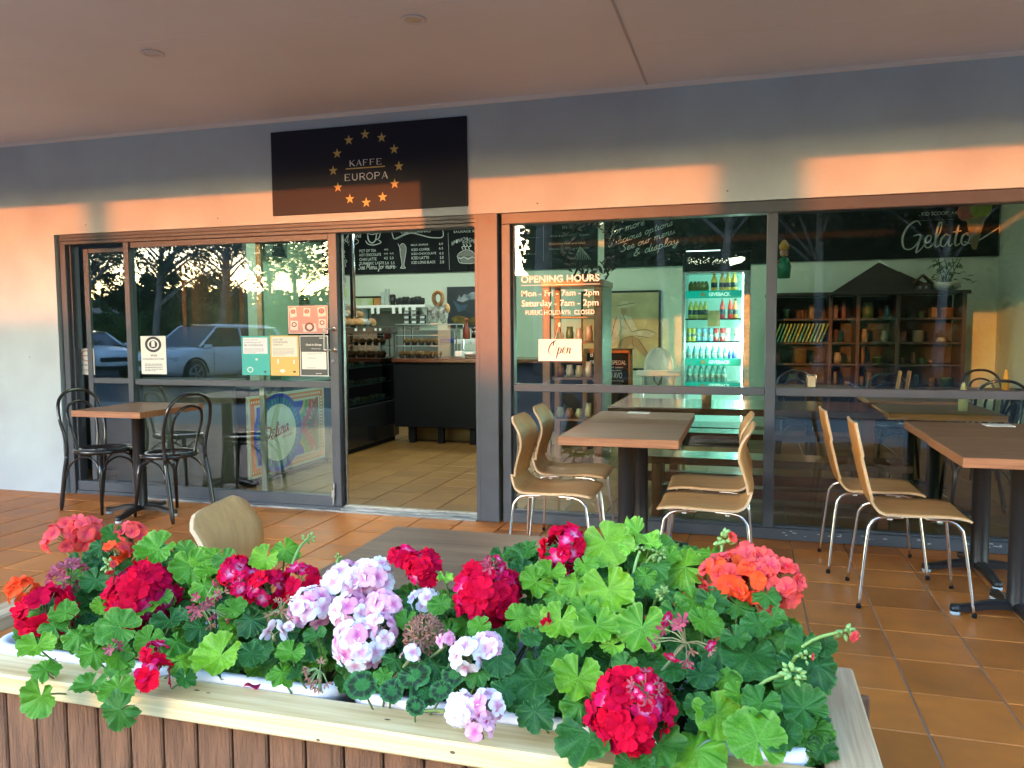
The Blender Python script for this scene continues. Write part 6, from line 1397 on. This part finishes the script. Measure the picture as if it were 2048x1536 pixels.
def floret_mesh(seed, nump, wid, ruf, open_, shrink=1.0):
    rr = random.Random(seed); vs = []; fs = []; col_ = []
    for k in range(nump):
        a = 2*math.pi*k/min(nump, 5)+rr.uniform(-.18,.18)+(.6 if k >= 5 else 0); L = (1-.22*(k//5))*rr.uniform(.9,1.08); lift = open_*(1+.9*(k//5))+rr.uniform(-.12,.12); sh = rr.random(); tw = rr.uniform(-.3,.3)
        o = len(vs); nl, nw = 6, 5
        for i in range(nl):
            t = i/(nl-1)
            w_ = wid*(math.sin(math.pi*min(t*.62+.05, 1)))*(1 if t < .8 else math.sqrt(max(0, 1-((t-.8)/.235)**2))*.98+.02)*shrink
            for j in range(nw):
                s_ = j/(nw-1)*2-1
                x = t*L; y = s_*w_*L; z = lift*t-.28*t*t*(1+rr.uniform(-.1,.1))+ruf*(math.sin(s_*3+sh*6)*t*.5+math.sin(t*7+s_*5+sh*9)*.35*t)+.10*s_*s_*t+tw*s_*w_*.6
                vs.append((x*math.cos(a)-y*math.sin(a), x*math.sin(a)+y*math.cos(a), z+.05*(k//5))); col_.append((t, sh))
        for i in range(nl-1):
            for j in range(nw-1): q = o+i*nw+j; fs.append((q, q+nw, q+nw+1, q+1))
    return vs, fs, col_
FL = {}
def florets(key):
    if key in FL: return FL[key]
    out = []
    for s_ in range(6):
        spec_ = {'crimson': (7, .46, .13, .35), 'magenta': (5, .40, .12, .30), 'coral': (7, .56, .10, .42), 'orange': (6, .52, .10, .38), 'white': (5, .50, .05, .18), 'pink': (5, .50, .06, .22), 'faded': (5, .26, .32, .8), 'dry': (5, .20, .40, .9)}[key]
        vs, fs, col_ = floret_mesh(s_*7+len(key), *spec_)
        me = bpy.data.meshes.new('floret'); me.from_pydata(vs, [], fs); me.polygons.foreach_set('use_smooth', [True]*len(fs)); at = me.color_attributes.new('pv', 'FLOAT_COLOR', 'POINT')
        at.data.foreach_set('color', [c for (a, b) in col_ for c in (a, b, 0, 1)]); me.materials.append(PMAT[key]); me.update(); out.append(me)
    FL[key] = out; return out
bud_g = mat('bud_green', (0.22,0.34,0.09), .5, objvar=.2); 
def head(px, py, r, keys, n, who=None, off=.045, fr=.30, sq=.85, stemto=True, tone=None, lab=None):
    who = who or plant_of(px, py); t = PT[who]; c_ = surf(px, py, off); dist = (c_-CP).dot(CF); Rm = r/FPX*dist
    view = (CP-c_).normalized(); up = (view*.65+Vector((0,0,.75))).normalized(); core = c_-up*Rm*.55
    base = Vector(t.location)+Vector((random.uniform(-.06,.06), random.uniform(-.03,.03), 0))
    sg_ = G(); 
    if stemto: sg_.tube([local(t, q) for q in catmull([core-up*Rm*.25, core-Vector((0,0,Rm*.6)), (core*.5+base*.5)+Vector((0,0,.01)), base], 4)], .0026, 7, False)
    dirs = []
    for i in range(n):
        for tr in range(30):
            z = random.uniform(-.25, 1); a = random.uniform(0, 6.283); s_ = math.sqrt(max(0, 1-z*z)); d = Vector((s_*math.cos(a), s_*math.sin(a), z))
            if all((d-e).length > 1.75/math.sqrt(n) for e in dirs): break
        dirs.append(d)
    q = up.to_track_quat('Z', 'Y')
    pts = []
    for d in dirs:
        e = q @ d; pos = core+Vector((e.x, e.y, e.z))*Rm*(.80+random.uniform(-.08,.06)); pts.append((pos, (e+view*.25).normalized()))
        sg_.tube([local(t, core-up*Rm*.2), local(t, core+(pos-core)*.5), local(t, pos)], .0009, 4, False)
    h = sg_.obj('flower_head', stem_r, t)
    for i, (pos, e) in enumerate(pts):
        k = random.choice(keys) if isinstance(keys, (list, tuple)) else keys
        x_ = e.orthogonal().normalized(); x_ = Matrix.Rotation(random.uniform(0, 6.28), 3, e) @ x_; y_ = e.cross(x_)
        s_ = Rm*fr*random.uniform(.88, 1.12)*(1.35 if n < 12 else 1)
        o = link('floret', random.choice(florets(k)), h); o.matrix_local = Matrix.Translation(local(t, pos)) @ Matrix((x_, y_, e)).transposed().to_4x4() @ Matrix.Scale(s_, 4)
    return h
def flower_set():
    c, w, m = ['crimson','crimson','crimson','magenta'], ['white','white','pink'], ['magenta','crimson']
    head(130,1064,38,'coral',13,'coral_left',.0,.42); head(168,1054,36,'coral',12,'coral_left',.0,.44); head(262,1066,34,'coral',14,'coral_left',.0,.42); head(230,1097,20,['coral','orange'],6,'coral_left',.02,.50)
    head(44,1176,26,'orange',7,'coral_left',.03,.55); head(138,1142,36,'faded',22,'coral_left',.03,.34); head(90,1207,54,'crimson',16,'crimson_left',.05,.46)
    head(285,1166,72,c,30,'crimson_left',.05,.36); head(312,1300,24,m,6,'crimson_left',.05,.6); head(312,1344,30,m,6,'crimson_left',.04,.62); head(226,1291,12,'faded',3,'crimson_left',.05,.7)
    head(470,1135,30,m,10,'crimson_mid',.03,.45); head(495,1160,30,m,10,'crimson_mid',.03,.45); head(535,1165,34,c,11,'crimson_mid',.04,.48); head(603,1155,44,c,14,'crimson_mid',.03,.44)
    head(622,1200,48,['white','white','pink'],17,'pink_mid',.05,.42); head(690,1150,52,w,19,'pink_mid',.04,.42); head(740,1140,50,['white','pink'],19,'pink_mid',.03,.40); head(765,1205,44,['pink'],15,'pink_mid',.04,.42)
    head(700,1210,44,['white','pink'],15,'pink_mid',.05,.42); head(718,1270,56,['white','white','pink'],20,'pink_mid',.06,.40); head(758,1250,42,['white','pink'],13,'pink_mid',.06,.42); head(548,1261,20,'white',2,'pink_mid',.04,.9); head(580,1245,10,'white',1,'pink_mid',.04,.9)
    head(850,1195,36,'white',12,'pink_mid',-.02,.42); head(848,1256,42,'dry',46,'zonal_mid',.05,.26); head(820,1302,18,['pink','white'],3,'zonal_mid',.06,.75); head(893,1275,16,'pink',3,'zonal_mid',.06,.75)
    head(806,1108,26,c,7,'crimson_centre',.04,.55); head(848,1125,34,c,11,'crimson_centre',.04,.48); head(972,1163,72,c,32,'crimson_centre',.05,.35); head(985,1125,24,['faded','magenta'],10,'crimson_centre',.09,.4)
    head(935,1300,34,'white',7,'zonal_mid',.06,.56); head(975,1285,30,['pink','white'],7,'zonal_mid',.05,.56); head(925,1408,34,['white','white','pink'],8,'zonal_mid',.06,.52); head(975,1400,32,['white','pink'],8,'zonal_mid',.06,.52); head(960,1448,30,'pink',7,'zonal_mid',.06,.54)
    head(1130,1082,50,c,22,'green_back',.02,.38); head(1092,1235,10,'crimson',2,'green_back',.03,.9)
    head(1262,1392,92,c,38,'crimson_front',.08,.33); head(1290,1365,34,['faded','magenta'],14,'crimson_front',.15,.36)
    head(1452,1140,50,['coral','orange','coral'],18,'coral_right',.03,.42); head(1505,1120,48,'coral',18,'coral_right',.01,.42); head(1553,1148,54,'coral',22,'coral_right',.03,.40); head(1500,1150,44,['coral','orange'],15,'coral_right',.04,.42)
flower_set()
def sparse(px, py, r, n, who, key, off=.06, fr=.20):
    """spent umbel: long bare flower stalks with a few shrivelled petals"""
    t = PT[who]; c_ = surf(px, py, off); Rm = r/FPX*(c_-CP).dot(CF); g = G(); tips = []
    base = Vector(t.location); g.tube([local(t, q) for q in catmull([c_, c_*.6+base*.4-Vector((0,0,.02)), base], 4)], .0024, 6, False)
    view = (CP-c_).normalized()
    for i in range(n):
        d = (Vector((random.gauss(0,1), random.gauss(0,1), random.gauss(.1,1))).normalized()+view*.3).normalized(); p = c_+d*Rm*random.uniform(.6,1.05); tips.append((p, d))
        g.tube([local(t, c_), local(t, c_+(p-c_)*.5+Vector((0,0,.004))), local(t, p)], .0011, 4, False)
    h = g.obj('flower_head', stem_r, t)
    for p, d in tips:
        o = link('floret', random.choice(florets(random.choice(key))), h); e = (d+Vector((0,0,-.5))).normalized(); x_ = e.orthogonal().normalized(); s_ = Rm*fr*random.uniform(.8,1.3)
        o.matrix_local = Matrix.Translation(local(t, p)) @ Matrix((x_, e.cross(x_), e)).transposed().to_4x4() @ Matrix.Scale(s_, 4)
sparse(405, 1218, 52, 16, 'crimson_mid', ['dry','faded','faded']); sparse(1372, 1285, 68, 13, 'crimson_front', ['faded','dry','magenta']); sparse(640, 1342, 32, 11, 'pink_mid', ['dry'], .05, .3); sparse(562, 1225, 28, 9, 'pink_mid', ['dry'], .05, .3)
def buds(px, py, r, who, n=14, reds=0, root=None, off=.05, red='coral'):
    t = PT[who]; c_ = surf(px, py, off); Rm = r/FPX*(c_-CP).dot(CF); g = G()
    base = surf(*root, -.02) if root else Vector(t.location)
    mid = c_*.5+base*.5+Vector((0, 0, .012)); g.tube([local(t, q) for q in catmull([c_, mid, base], 5)], .0026, 8, False)
    h = g.obj('bud_stalk', mat('bud_stem', (0.17,0.28,0.06), .5), t)
    bg = G()
    for i in range(n):
        d = Vector((random.gauss(0,1), random.gauss(-.3,.8), random.gauss(.2,1))).normalized(); p = local(t, c_+d*Rm*random.uniform(.15,.6)); x_ = d.orthogonal().normalized()*Rm*.20; y_ = d.cross(x_)
        k = 6; L = Rm*.55; rings = [(0,.3),(.3,1),(.65,.8),(1,.12)]
        vs = [p+d*L*a+(x_*math.cos(6.283*j/k)+y_*math.sin(6.283*j/k))*b for a, b in rings for j in range(k)]
        bg.add(vs, [(i2*k+j, i2*k+(j+1)%k, (i2+1)*k+(j+1)%k, (i2+1)*k+j) for i2 in range(3) for j in range(k)], True)
    bg.obj('buds', bud_g, h)
    for i in range(reds):
        d = Vector((random.uniform(.2,1), -.3, random.uniform(-.6,.4))).normalized(); o = link('floret', random.choice(florets(red)), h); x_ = d.orthogonal().normalized()
        o.matrix_local = Matrix.Translation(local(t, c_+d*Rm*.8)) @ Matrix((x_, d.cross(x_), d)).transposed().to_4x4() @ Matrix.Scale(Rm*.42, 4)
buds(1448,1082,26,'coral_right',18,3,(1440,1130),.02); buds(1690,1262,26,'coral_right',14,3,(1560,1330)); buds(1583,1346,26,'coral_right',18,0,(1480,1410)); buds(1330,1185,20,'green_back',12,0,(1306,1215))
buds(1318,1108,18,'green_back',12,0,(1282,1150)); buds(617,1078,16,'crimson_mid',10,0,(580,1140),.0); buds(678,1116,14,'pink_mid',8,0,(672,1160),.0); buds(218,1130,18,'coral_left',12,3,(222,1160)); buds(1610,1312,18,'coral_right',10,1,(1575,1345)); buds(1280,1102,14,'green_back',8,0,(1260,1190))
# ------------------------------------------------------------------ the street side that the glass reflects
def foliage_mat(name, c1, c2, tr=.25):
    m = bpy.data.materials.new(name); m.use_nodes = True; n = m.node_tree; b = n.nodes['Principled BSDF']; b.inputs['Roughness'].default_value = .6
    tc = n.nodes.new('ShaderNodeTexCoord'); ns = n.nodes.new('ShaderNodeTexNoise'); ns.inputs['Scale'].default_value = 1.3; ns.inputs['Detail'].default_value = 6; n.links.new(tc.outputs['Object'], ns.inputs[0])
    cr = n.nodes.new('ShaderNodeValToRGB'); cr.color_ramp.elements[0].position = .35; cr.color_ramp.elements[0].color = (*c1, 1); cr.color_ramp.elements[1].position = .65; cr.color_ramp.elements[1].color = (*c2, 1)
    n.links.new(ns.outputs[0], cr.inputs[0]); n.links.new(cr.outputs[0], b.inputs['Base Color'])
    tl = n.nodes.new('ShaderNodeBsdfTranslucent'); n.links.new(cr.outputs[0], tl.inputs[0]); ms = n.nodes.new('ShaderNodeMixShader'); ms.inputs[0].default_value = tr
    n.links.new(b.outputs[0], ms.inputs[1]); n.links.new(tl.outputs[0], ms.inputs[2]); n.links.new(ms.outputs[0], n.nodes['Material Output'].inputs[0]); return m
hedge_m = foliage_mat('hedge_leaves', (0.03,0.075,0.015), (0.09,0.16,0.03)); gum_m = foliage_mat('gum_leaves', (0.025,0.05,0.02), (0.06,0.09,0.03)); bush_m = foliage_mat('bush_leaves', (0.05,0.09,0.02), (0.16,0.18,0.04))
bark = mat('pale_bark', (0.24,0.20,0.17), .8, var=(3,1), col2=(0.12,0.10,0.09), bump=(12,.5,.02))
def leafcloud(n, sx, sy, sz, leaf, seed, clumps=24, shell_=.6):
    rr = random.Random(seed); g = G(); cl = []
    for i in range(clumps):
        d = Vector((rr.gauss(0,1), rr.gauss(0,1), rr.gauss(0,1))).normalized()*rr.uniform(.45, .85); cl.append((Vector((d.x*sx, d.y*sy, d.z*sz)), rr.uniform(.18,.40)))
    for i in range(n):
        c_, cr_ = rr.choice(cl); d = Vector((rr.gauss(0,1), rr.gauss(0,1), rr.gauss(0,1))).normalized()*rr.uniform(shell_, 1)
        p = c_+Vector((d.x*sx*cr_, d.y*sy*cr_, d.z*sz*cr_)); a = Vector((rr.gauss(0,1), rr.gauss(0,1), rr.gauss(0,1))).normalized(); u = a.orthogonal().normalized()*leaf*.5; v = a.cross(u).normalized()*leaf
        g.add([p-u, p+v, p+u, p-v], [(0,1,2,3)])
    return g
crowns = [leafcloud(5200, 3.0, 3.0, 2.6, .11, 40+i, 34, .3).mesh('crown', gum_m) for i in range(3)]
crown_sparse = [leafcloud(1900, 2.6, 2.6, 2.2, .10, 60+i, 30, .2).mesh('crown', gum_m) for i in range(2)]
def tree(x, y, h, s_, lab, sparse_=False, tr=.2, lean=0, grp='gum trees beyond the car park'):
    t = thing('gum_tree', lab, 'tree', (x, y, -.13), random.uniform(0, .4), grp)
    g = G(); top = Vector((lean, 0, h-1.0)); g.tube(catmull([(0,0,0),(lean*.2,.05,h*.3),(lean*.6,-.05,h*.62),tuple(top)], 4), [tr*(1-.55*i/12) for i in range(13)], 10)
    rr = random.Random(int(x*10))
    for i in range(9):
        z0_ = h*rr.uniform(.45,.8); a = rr.uniform(0, 6.28); L = s_*rr.uniform(1.4,2.6); st_ = Vector((lean*z0_/h*.8, 0, z0_))
        g.tube(catmull([st_, st_+Vector((math.cos(a)*L*.5, math.sin(a)*L*.5, L*.45)), st_+Vector((math.cos(a)*L, math.sin(a)*L, L*.75))], 4), [tr*.34, tr*.3, tr*.27, tr*.24, tr*.2, tr*.16, tr*.12, tr*.08, tr*.05], 6)
    g.obj('trunk', bark, t)
    c_ = link('crown', random.choice(crown_sparse if sparse_ else crowns), t, (lean, 0, h), (0, 0, rr.uniform(0, 6))); c_.scale = (s_, s_, s_*.9)
random.seed(14)
TR = [(-19.5,-17.5,4.6,.85,1,.3), (-23.5,-18.5,5.4,1.0,1,-.4), (-26.5,-21,4.8,1.1,1,.2), (-30,-22,5.6,1.2,0,0), (-34,-27,6,1.3,1,0), (-22,-25,6.5,1.1,1,0), (-28,-28,7,1.2,1,0), (-18.3,-22.5,5.0,.9,1,0), (-19.6,-26.5,5.4,1.0,0,0), (-17.6,-18.6,5.2,.6,1,.2),
      (-13.1,-25,9.4,1.0,0,0), (-6.1,-19,8.8,1.1,0,0), (-2.2,-18,8.2,1.1,0,-.5), (-.7,-17.5,8.2,1.1,0,.5), (2.0,-19,6.4,1.2,0,0), (5.0,-18.5,6.2,1.2,0,.3), (8.4,-19,6.4,1.3,0,0), (12,-20,6.6,1.4,0,0), (16,-22,7,1.5,0,0), (.6,-25,8,1.2,0,0), (4.5,-25,8,1.5,0,0), (9,-26,8,1.6,0,0), (14,-27,8,1.6,0,0), (20,-27,8,1.7,0,0)]
for i, (x, y, h, s_, sp, lean) in enumerate(TR):
    tree(x, y, h, s_, '%s gum tree beyond the car park, %s' % (ORD[i], 'thin lacy crown' if sp else 'dense dark crown'), sp, .36 if (x, y) == (-6.1,-19) else .16, lean)
lowc = leafcloud(6000, 2.8, 1.6, 1.9, .13, 90, 36, .2).mesh('crown', gum_m)
LO = [(-.2,-22,3.2,1.1), (2.6,-22.5,3.3,1.2), (5.8,-22,3.3,1.3), (9.4,-23,3.4,1.3), (13.2,-23,3.6,1.4), (17.5,-24,3.8,1.5), (22,-25,4,1.6), (1.2,-28,5.2,1.4), (6.5,-28,5.2,1.4), (12,-29,5.4,1.5), (-20.8,-22.5,2.6,.8), (-25,-24,2.6,1.0)]
for i, (x, y, z, s_) in enumerate(LO):
    t = thing('tree', '%s low dense tree among the trunks across the car park' % ORD[i], 'tree', (x, y, -.13), i, 'low trees across the car park'); G().tube([(0,0,0),(0,0,z)], [.13,.07], 8).obj('trunk', bark, t); c_ = link('crown', lowc, t, (0,0,z)); c_.scale = (s_,)*3
# hedges: clipped masses on the far edge
hm = leafcloud(4200, 1.7, .9, 1.25, .09, 5, 40, .5).mesh('foliage', hedge_m); hb = leafcloud(2600, 1.0, .9, .9, .08, 6, 30, .5).mesh('foliage', bush_m)
random.seed(22)
hs_ = [(-27,-19.5,.95), (-24.2,-19.5,1.05), (-21.6,-19.2,1.10), (-18.9,-19.6,1.25), (-16.6,-19.5,1.2)]+[(-14.2+i*2.35, -24.5, 1.50+.12*math.sin(i*1.7)) for i in range(14)]
for i, (x, y, s_) in enumerate(hs_):
    t = thing('hedge', '%s rounded green hedge from the left along the far side of the car park' % ORD[i], 'hedge', (x, y, -.13), 0, 'rounded hedges along the car park'); c_ = link('foliage', hm, t, (0,0,1.1*s_), (0,0,random.choice((0,math.pi)))); c_.scale = (s_*1.05, s_, s_); G().tube([(0,0,0),(0,0,1.2*s_)], .06, 6).obj('stem', bark, t)
for i, (x, y, s_) in enumerate(((4.1,-9.8,.9), (1.1,-13,.55), (2.4,-12.2,.75), (6.0,-13,1.0), (-1.6,-14,.6), (8.6,-12,1.0))):
    t = thing('bush', '%s yellow green bush in the garden bed opposite the right window' % ('largest near','smallest','middle sized','far right round','far left small','rightmost large')[i], 'bush', (x, y, -.13), i, 'round bushes in the garden bed'); c_ = link('foliage', hb, t, (0,0,1.25*s_+.2)); c_.scale = (s_,)*3; G().tube([(0,0,0),(0,0,1.3*s_)], [.05,.03], 6).obj('stem', bark, t)
# low shop building with a gable porch opposite, and a long low roof
hz = thing('gable_building', 'low brick building with a dark gabled porch across the car park', 'building', (0,0,0))
brick = mat('brick_wall', (0.22,0.11,0.07), .85, var=(6,.8)); roof_m = mat('tin_roof', (0.10,0.11,0.13), .5)
G().box(-2, -36, -.13, 22, -32, 2.9).obj('wall', brick, hz); G().add([(-3,-37,2.9),(23,-37,2.9),(23,-31,2.9),(-3,-31,2.9),(-3,-34,4.6),(23,-34,4.6)], [(0,1,5,4),(2,3,4,5),(0,4,3),(1,2,5)]).obj('roof', roof_m, hz)
for x in (0, 4, 8, 12, 16): G().box(x, -31.99, .9, x+1.8, -31.95, 2.1).obj('window', mat('far_pane', (0.05,0.06,0.07), .1), hz)
lb = thing('low_shop', 'long low grey shop with a pale fascia across the car park', 'building', (0,0,0))
G().box(-44, -34, -.13, -17.2, -29, 2.25).obj('wall', mat('shop_grey', (0.20,0.20,0.22), .8), lb); G().box(-44.2, -34.2, 2.26, -17.1, -28.6, 2.55).obj('fascia', mat('pale_fascia', (0.42,0.42,0.44), .6), lb)
for x in range(-42, -19, 4): G().box(x, -28.99, .2, x+2.6, -28.95, 2.0).obj('window', mat('far_pane', (0.05,0.06,0.07), .1), lb)
ts = thing('added_brick_shop', 'added brown brick shop, its parapet stepped to block the low sun', 'building', (0,0,0))  # added building, height and step set to shade the lower facade
G().box(-17, -36, -.13, -3, -29.3, 3.72).box(-17, -36, 3.721, -12.6, -29.3, 4.15).obj('wall', brick, ts); G().box(-17.05, -29.5, 3.3, -2.95, -29.2, 3.66).obj('fascia', mat('brown_fascia', (0.14,0.10,0.08), .6), ts)
for x in range(-16, -5, 4): G().box(x, -29.29, .2, x+2.9, -29.25, 2.2).obj('window', mat('far_pane', (0.05,0.06,0.07), .1), ts)
# the wood beyond the street: one dark mass
rw_ = random.Random(3); g = G()
def wood_quads(x0, x1, h, n, y=-120):
    for i in range(n):
        x = rw_.uniform(x0, x1); hh = h*(.80+.22*noise.noise(Vector((x*.11, 2, 0)))+.10*noise.noise(Vector((x*.5, 5, 0)))); z = rw_.uniform(-.5, hh); yy = y+rw_.uniform(-7, 0)
        a = Vector((rw_.gauss(0,.5), 1, rw_.gauss(0,.5))).normalized(); u = a.orthogonal().normalized(); u = (Matrix.Rotation(rw_.uniform(0, 6.28), 3, a) @ u)*.42; v = a.cross(u)*1.1; p = Vector((x, yy, z))
        g.add([p-u, p+v, p+u, p-v], [(0,1,2,3)])
wood_quads(-35.5, 110, 27, 32000); wood_quads(-150, -47, 10.5, 9000)
for i in range(-36, 110, 2):
    hh = [25*(.80+.22*noise.noise(Vector((q*.11, 2, 0)))+.10*noise.noise(Vector((q*.5, 5, 0)))) for q in (i, i+1, i+2)]
    g.add([(i,-128,-1),(i+1,-126,-1),(i+2,-128,-1),(i+2,-128,hh[2]-1),(i+1,-126,hh[1]-.3),(i,-128,hh[0]-1)], [(0,1,4,5),(1,2,3,4)])
tag(g.obj('distant_wood', gum_m), 'dark mass of trees far beyond the street', 'woodland', kind='stuff')
# distant ridge
g = G(); random.seed(2); N_ = 60; vs = []; fs = []
for i in range(N_+1):
    x = -320+640*i/N_; h = 7+3.0*noise.noise(Vector((x*.012, 3, 0)))+1.2*noise.noise(Vector((x*.06, 1, 0))); vs += [(x, -250, -2), (x, -262, h), (x, -330, -2)]
for i in range(N_):
    for j in range(2): fs.append((i*3+j, i*3+3+j, i*3+4+j, i*3+1+j))
struct(g.add(vs, fs, True).obj('hills', mat('far_bush', (0.045,0.06,0.05), .95, var=(.05,1), col2=(0.03,0.04,0.035))))

# ------------------------------------------------------------------ parked cars
car_w = mat('car_paint_white', (0.78,0.80,0.82), .18, coat=1.0); car_gl = mat('car_glass', (0.02,0.03,0.035), .06, spec=.8); tyre_m = mat('tyre', (0.02,0.02,0.02), .85); rim_m = mat('alloy', (0.35,0.36,0.38), .3, metal=.8)
trimb = mat('trim_black', (0.02,0.02,0.022), .5); lampm = mat('lamp_lens', (0.5,0.53,0.55), .1, spec=.9); lampr = mat('tail_lens', (0.4,0.02,0.02), .2)
def car(lab, loc, rz, suv=True, L=4.6):
    t = thing('parked_car', lab, 'car', loc, rz); hl = L/2; H = 1.62 if suv else 1.45; hw = .92
    # stations: x, z_low, z_shoulder, half width (front is +x)
    st_ = [(-hl,.50,.92,.72),(-hl+.12,.34,1.05,.84),(-hl+.6,.26,1.08,.91),(-.6,.24,1.06,hw),(.55,.24,1.03,hw),(1.2,.26,1.0,.91),(hl-.5,.28,.93,.88),(hl-.12,.34,.82,.80),(hl,.46,.70,.66)]
    vs = []; fs = []
    for x, zl, zs, w_ in st_:
        for (a, b) in ((0,zl),(.86,zl),(.97,zl+.10),(1.0,zl+(zs-zl)*.5),(.97,zs-.10),(.88,zs),(.5,zs+.035),(0,zs+.045)): vs.append((x, a*w_, b))
    for i in range(len(st_)-1):
        for j in range(7): q = i*8+j; fs.append((q, q+8, q+9, q+1))
    fs.append([0,1,2,3,4,5,6,7]); fs.append([(len(st_)-1)*8+j for j in range(8)][::-1])
    n0 = len(vs); vs += [(x, -y, z) for x, y, z in vs]; fs += [[n0+i for i in f][::-1] for f in fs]
    G().add(vs, fs, True).obj('body', car_w, t)
    # glasshouse and roof
    zb = 1.06; r0 = -hl+(.25 if suv else .75); gx = [(r0,zb,.80),(r0+.28,H-.12,.70),(r0+.6,H-.03,.66),(.1,H,.66),(.45,H-.05,.66),(1.15,zb-.02,.80)]
    g = G(); vs = []; 
    for x, z, w_ in gx:
        wb_ = .84; vs += [(x, wb_ if z > zb+.1 else w_, zb-.03 if z > zb+.1 else z), (x, w_, z), (x, -w_, z), (x, -wb_ if z > zb+.1 else -w_, zb-.03 if z > zb+.1 else z)]
    fs = []
    for i in range(len(gx)-1):
        for j in range(3): q = i*4+j; fs.append((q, q+4, q+5, q+1))
    g.add(vs, fs, False).obj('window', car_gl, t)
    g = G(); vs = []; rx_ = [(r0+.24,H-.115),(r0+.6,H-.018),(.1,H+.012),(.42,H-.03)]
    for x, z in rx_: vs += [(x,.70,z-.05),(x,.67,z),(x,.3,z+.02),(x,-.3,z+.02),(x,-.67,z),(x,-.70,z-.05)]
    fs = [(i*6+j, i*6+6+j, i*6+7+j, i*6+1+j) for i in range(3) for j in range(5)]; g.add(vs, fs, True)
    for s_ in (-1, 1):
        for a, b in (((1.16,.82*s_,zb-.02),(.42,.685*s_,H-.04)), ((r0,.82*s_,zb),(r0+.26,.70*s_,H-.12)), ((-.35,.85*s_,zb-.02),(-.38,.70*s_,H-.02)), ((.42,.685*s_,H-.045),(r0+.3,.70*s_,H-.10))): g.tube([a, b], .035, 6)
    g.obj('roof', car_w, t)
    for x in (hl-.92, -hl+.85):
        for s_ in (-1, 1):
            w_ = G().lathe([(.0,0),(.34,0),(.36,.03),(.36,.19),(.34,.22),(0,.22)], n=24, axis='Y'); o = w_.obj('wheel', tyre_m, t); o.location = (x, s_*.93-(.22 if s_ > 0 else 0), .34)
            k = G(); 
            for a in range(5): an = a*1.2566; k.tube([(0,0,0),(.22*math.cos(an),0,.22*math.sin(an))], .03, 5)
            k.tube([(.225*math.cos(a*.2618),0,.225*math.sin(a*.2618)) for a in range(25)], .018, 6, False); kk_ = k.obj('rim', rim_m, o); kk_.location = (0, .225 if s_ > 0 else -.005, 0)
            ar = G().tube([(x+.41*math.cos(a*.2618), s_*.925, .34+.41*math.sin(a*.2618)) for a in range(13)], .03, 6).obj('wheel_arch', trimb, t)
    for s_ in (-1, 1):
        G().add([(hl-.42,s_*.86,.80),(hl-.10,s_*.74,.78),(hl-.02,s_*.52,.74),(hl+.0,s_*.50,.64),(hl-.08,s_*.76,.66),(hl-.38,s_*.89,.70)], [(0,1,2,3,4,5)]).obj('headlight', lampm, t)
        G().cbox(-hl-.01, s_*.55, .80, -hl+.10, s_*.80, .98, .02).obj('tail_light', lampr, t)
        G().cbox(.98, s_*.93, .98, 1.16, s_*1.10, 1.10, .03).obj('door_mirror', car_w, t)
        for x in (-.30, .62): G().cbox(x-.02, s_*.905, .84, x+.16, s_*.94, .875, .01).obj('door_handle', car_w, t)
        for x in (-.36, .78): G().box(x-.004, s_*.917, .32, x+.004, s_*.929, .98).obj('door_gap', trimb, t)
    G().cbox(hl-.10, -.42, .56, hl+.02, .42, .70, .02).cbox(hl-.14, -.60, .34, hl-.01, .60, .48, .03).obj('grille', trimb, t); G().cbox(hl-.02, -.26, .44, hl+.03, .26, .54, .005).obj('number_plate', paper, t)
    return t
car('white four wheel drive wagon parked facing left in the reflection', (-14.5, -13.8, -.13), math.atan2(1, -.15), True, 4.65)
car('white sedan parked beside the wagon, nosing right in the reflection', (-19.9, -14.4, -.13), math.atan2(.35, .93), False, 4.6)
car('white hatchback parked further back behind the wagon', (-10.2, -17.4, -.13), math.atan2(.62, -.78), False, 4.2)
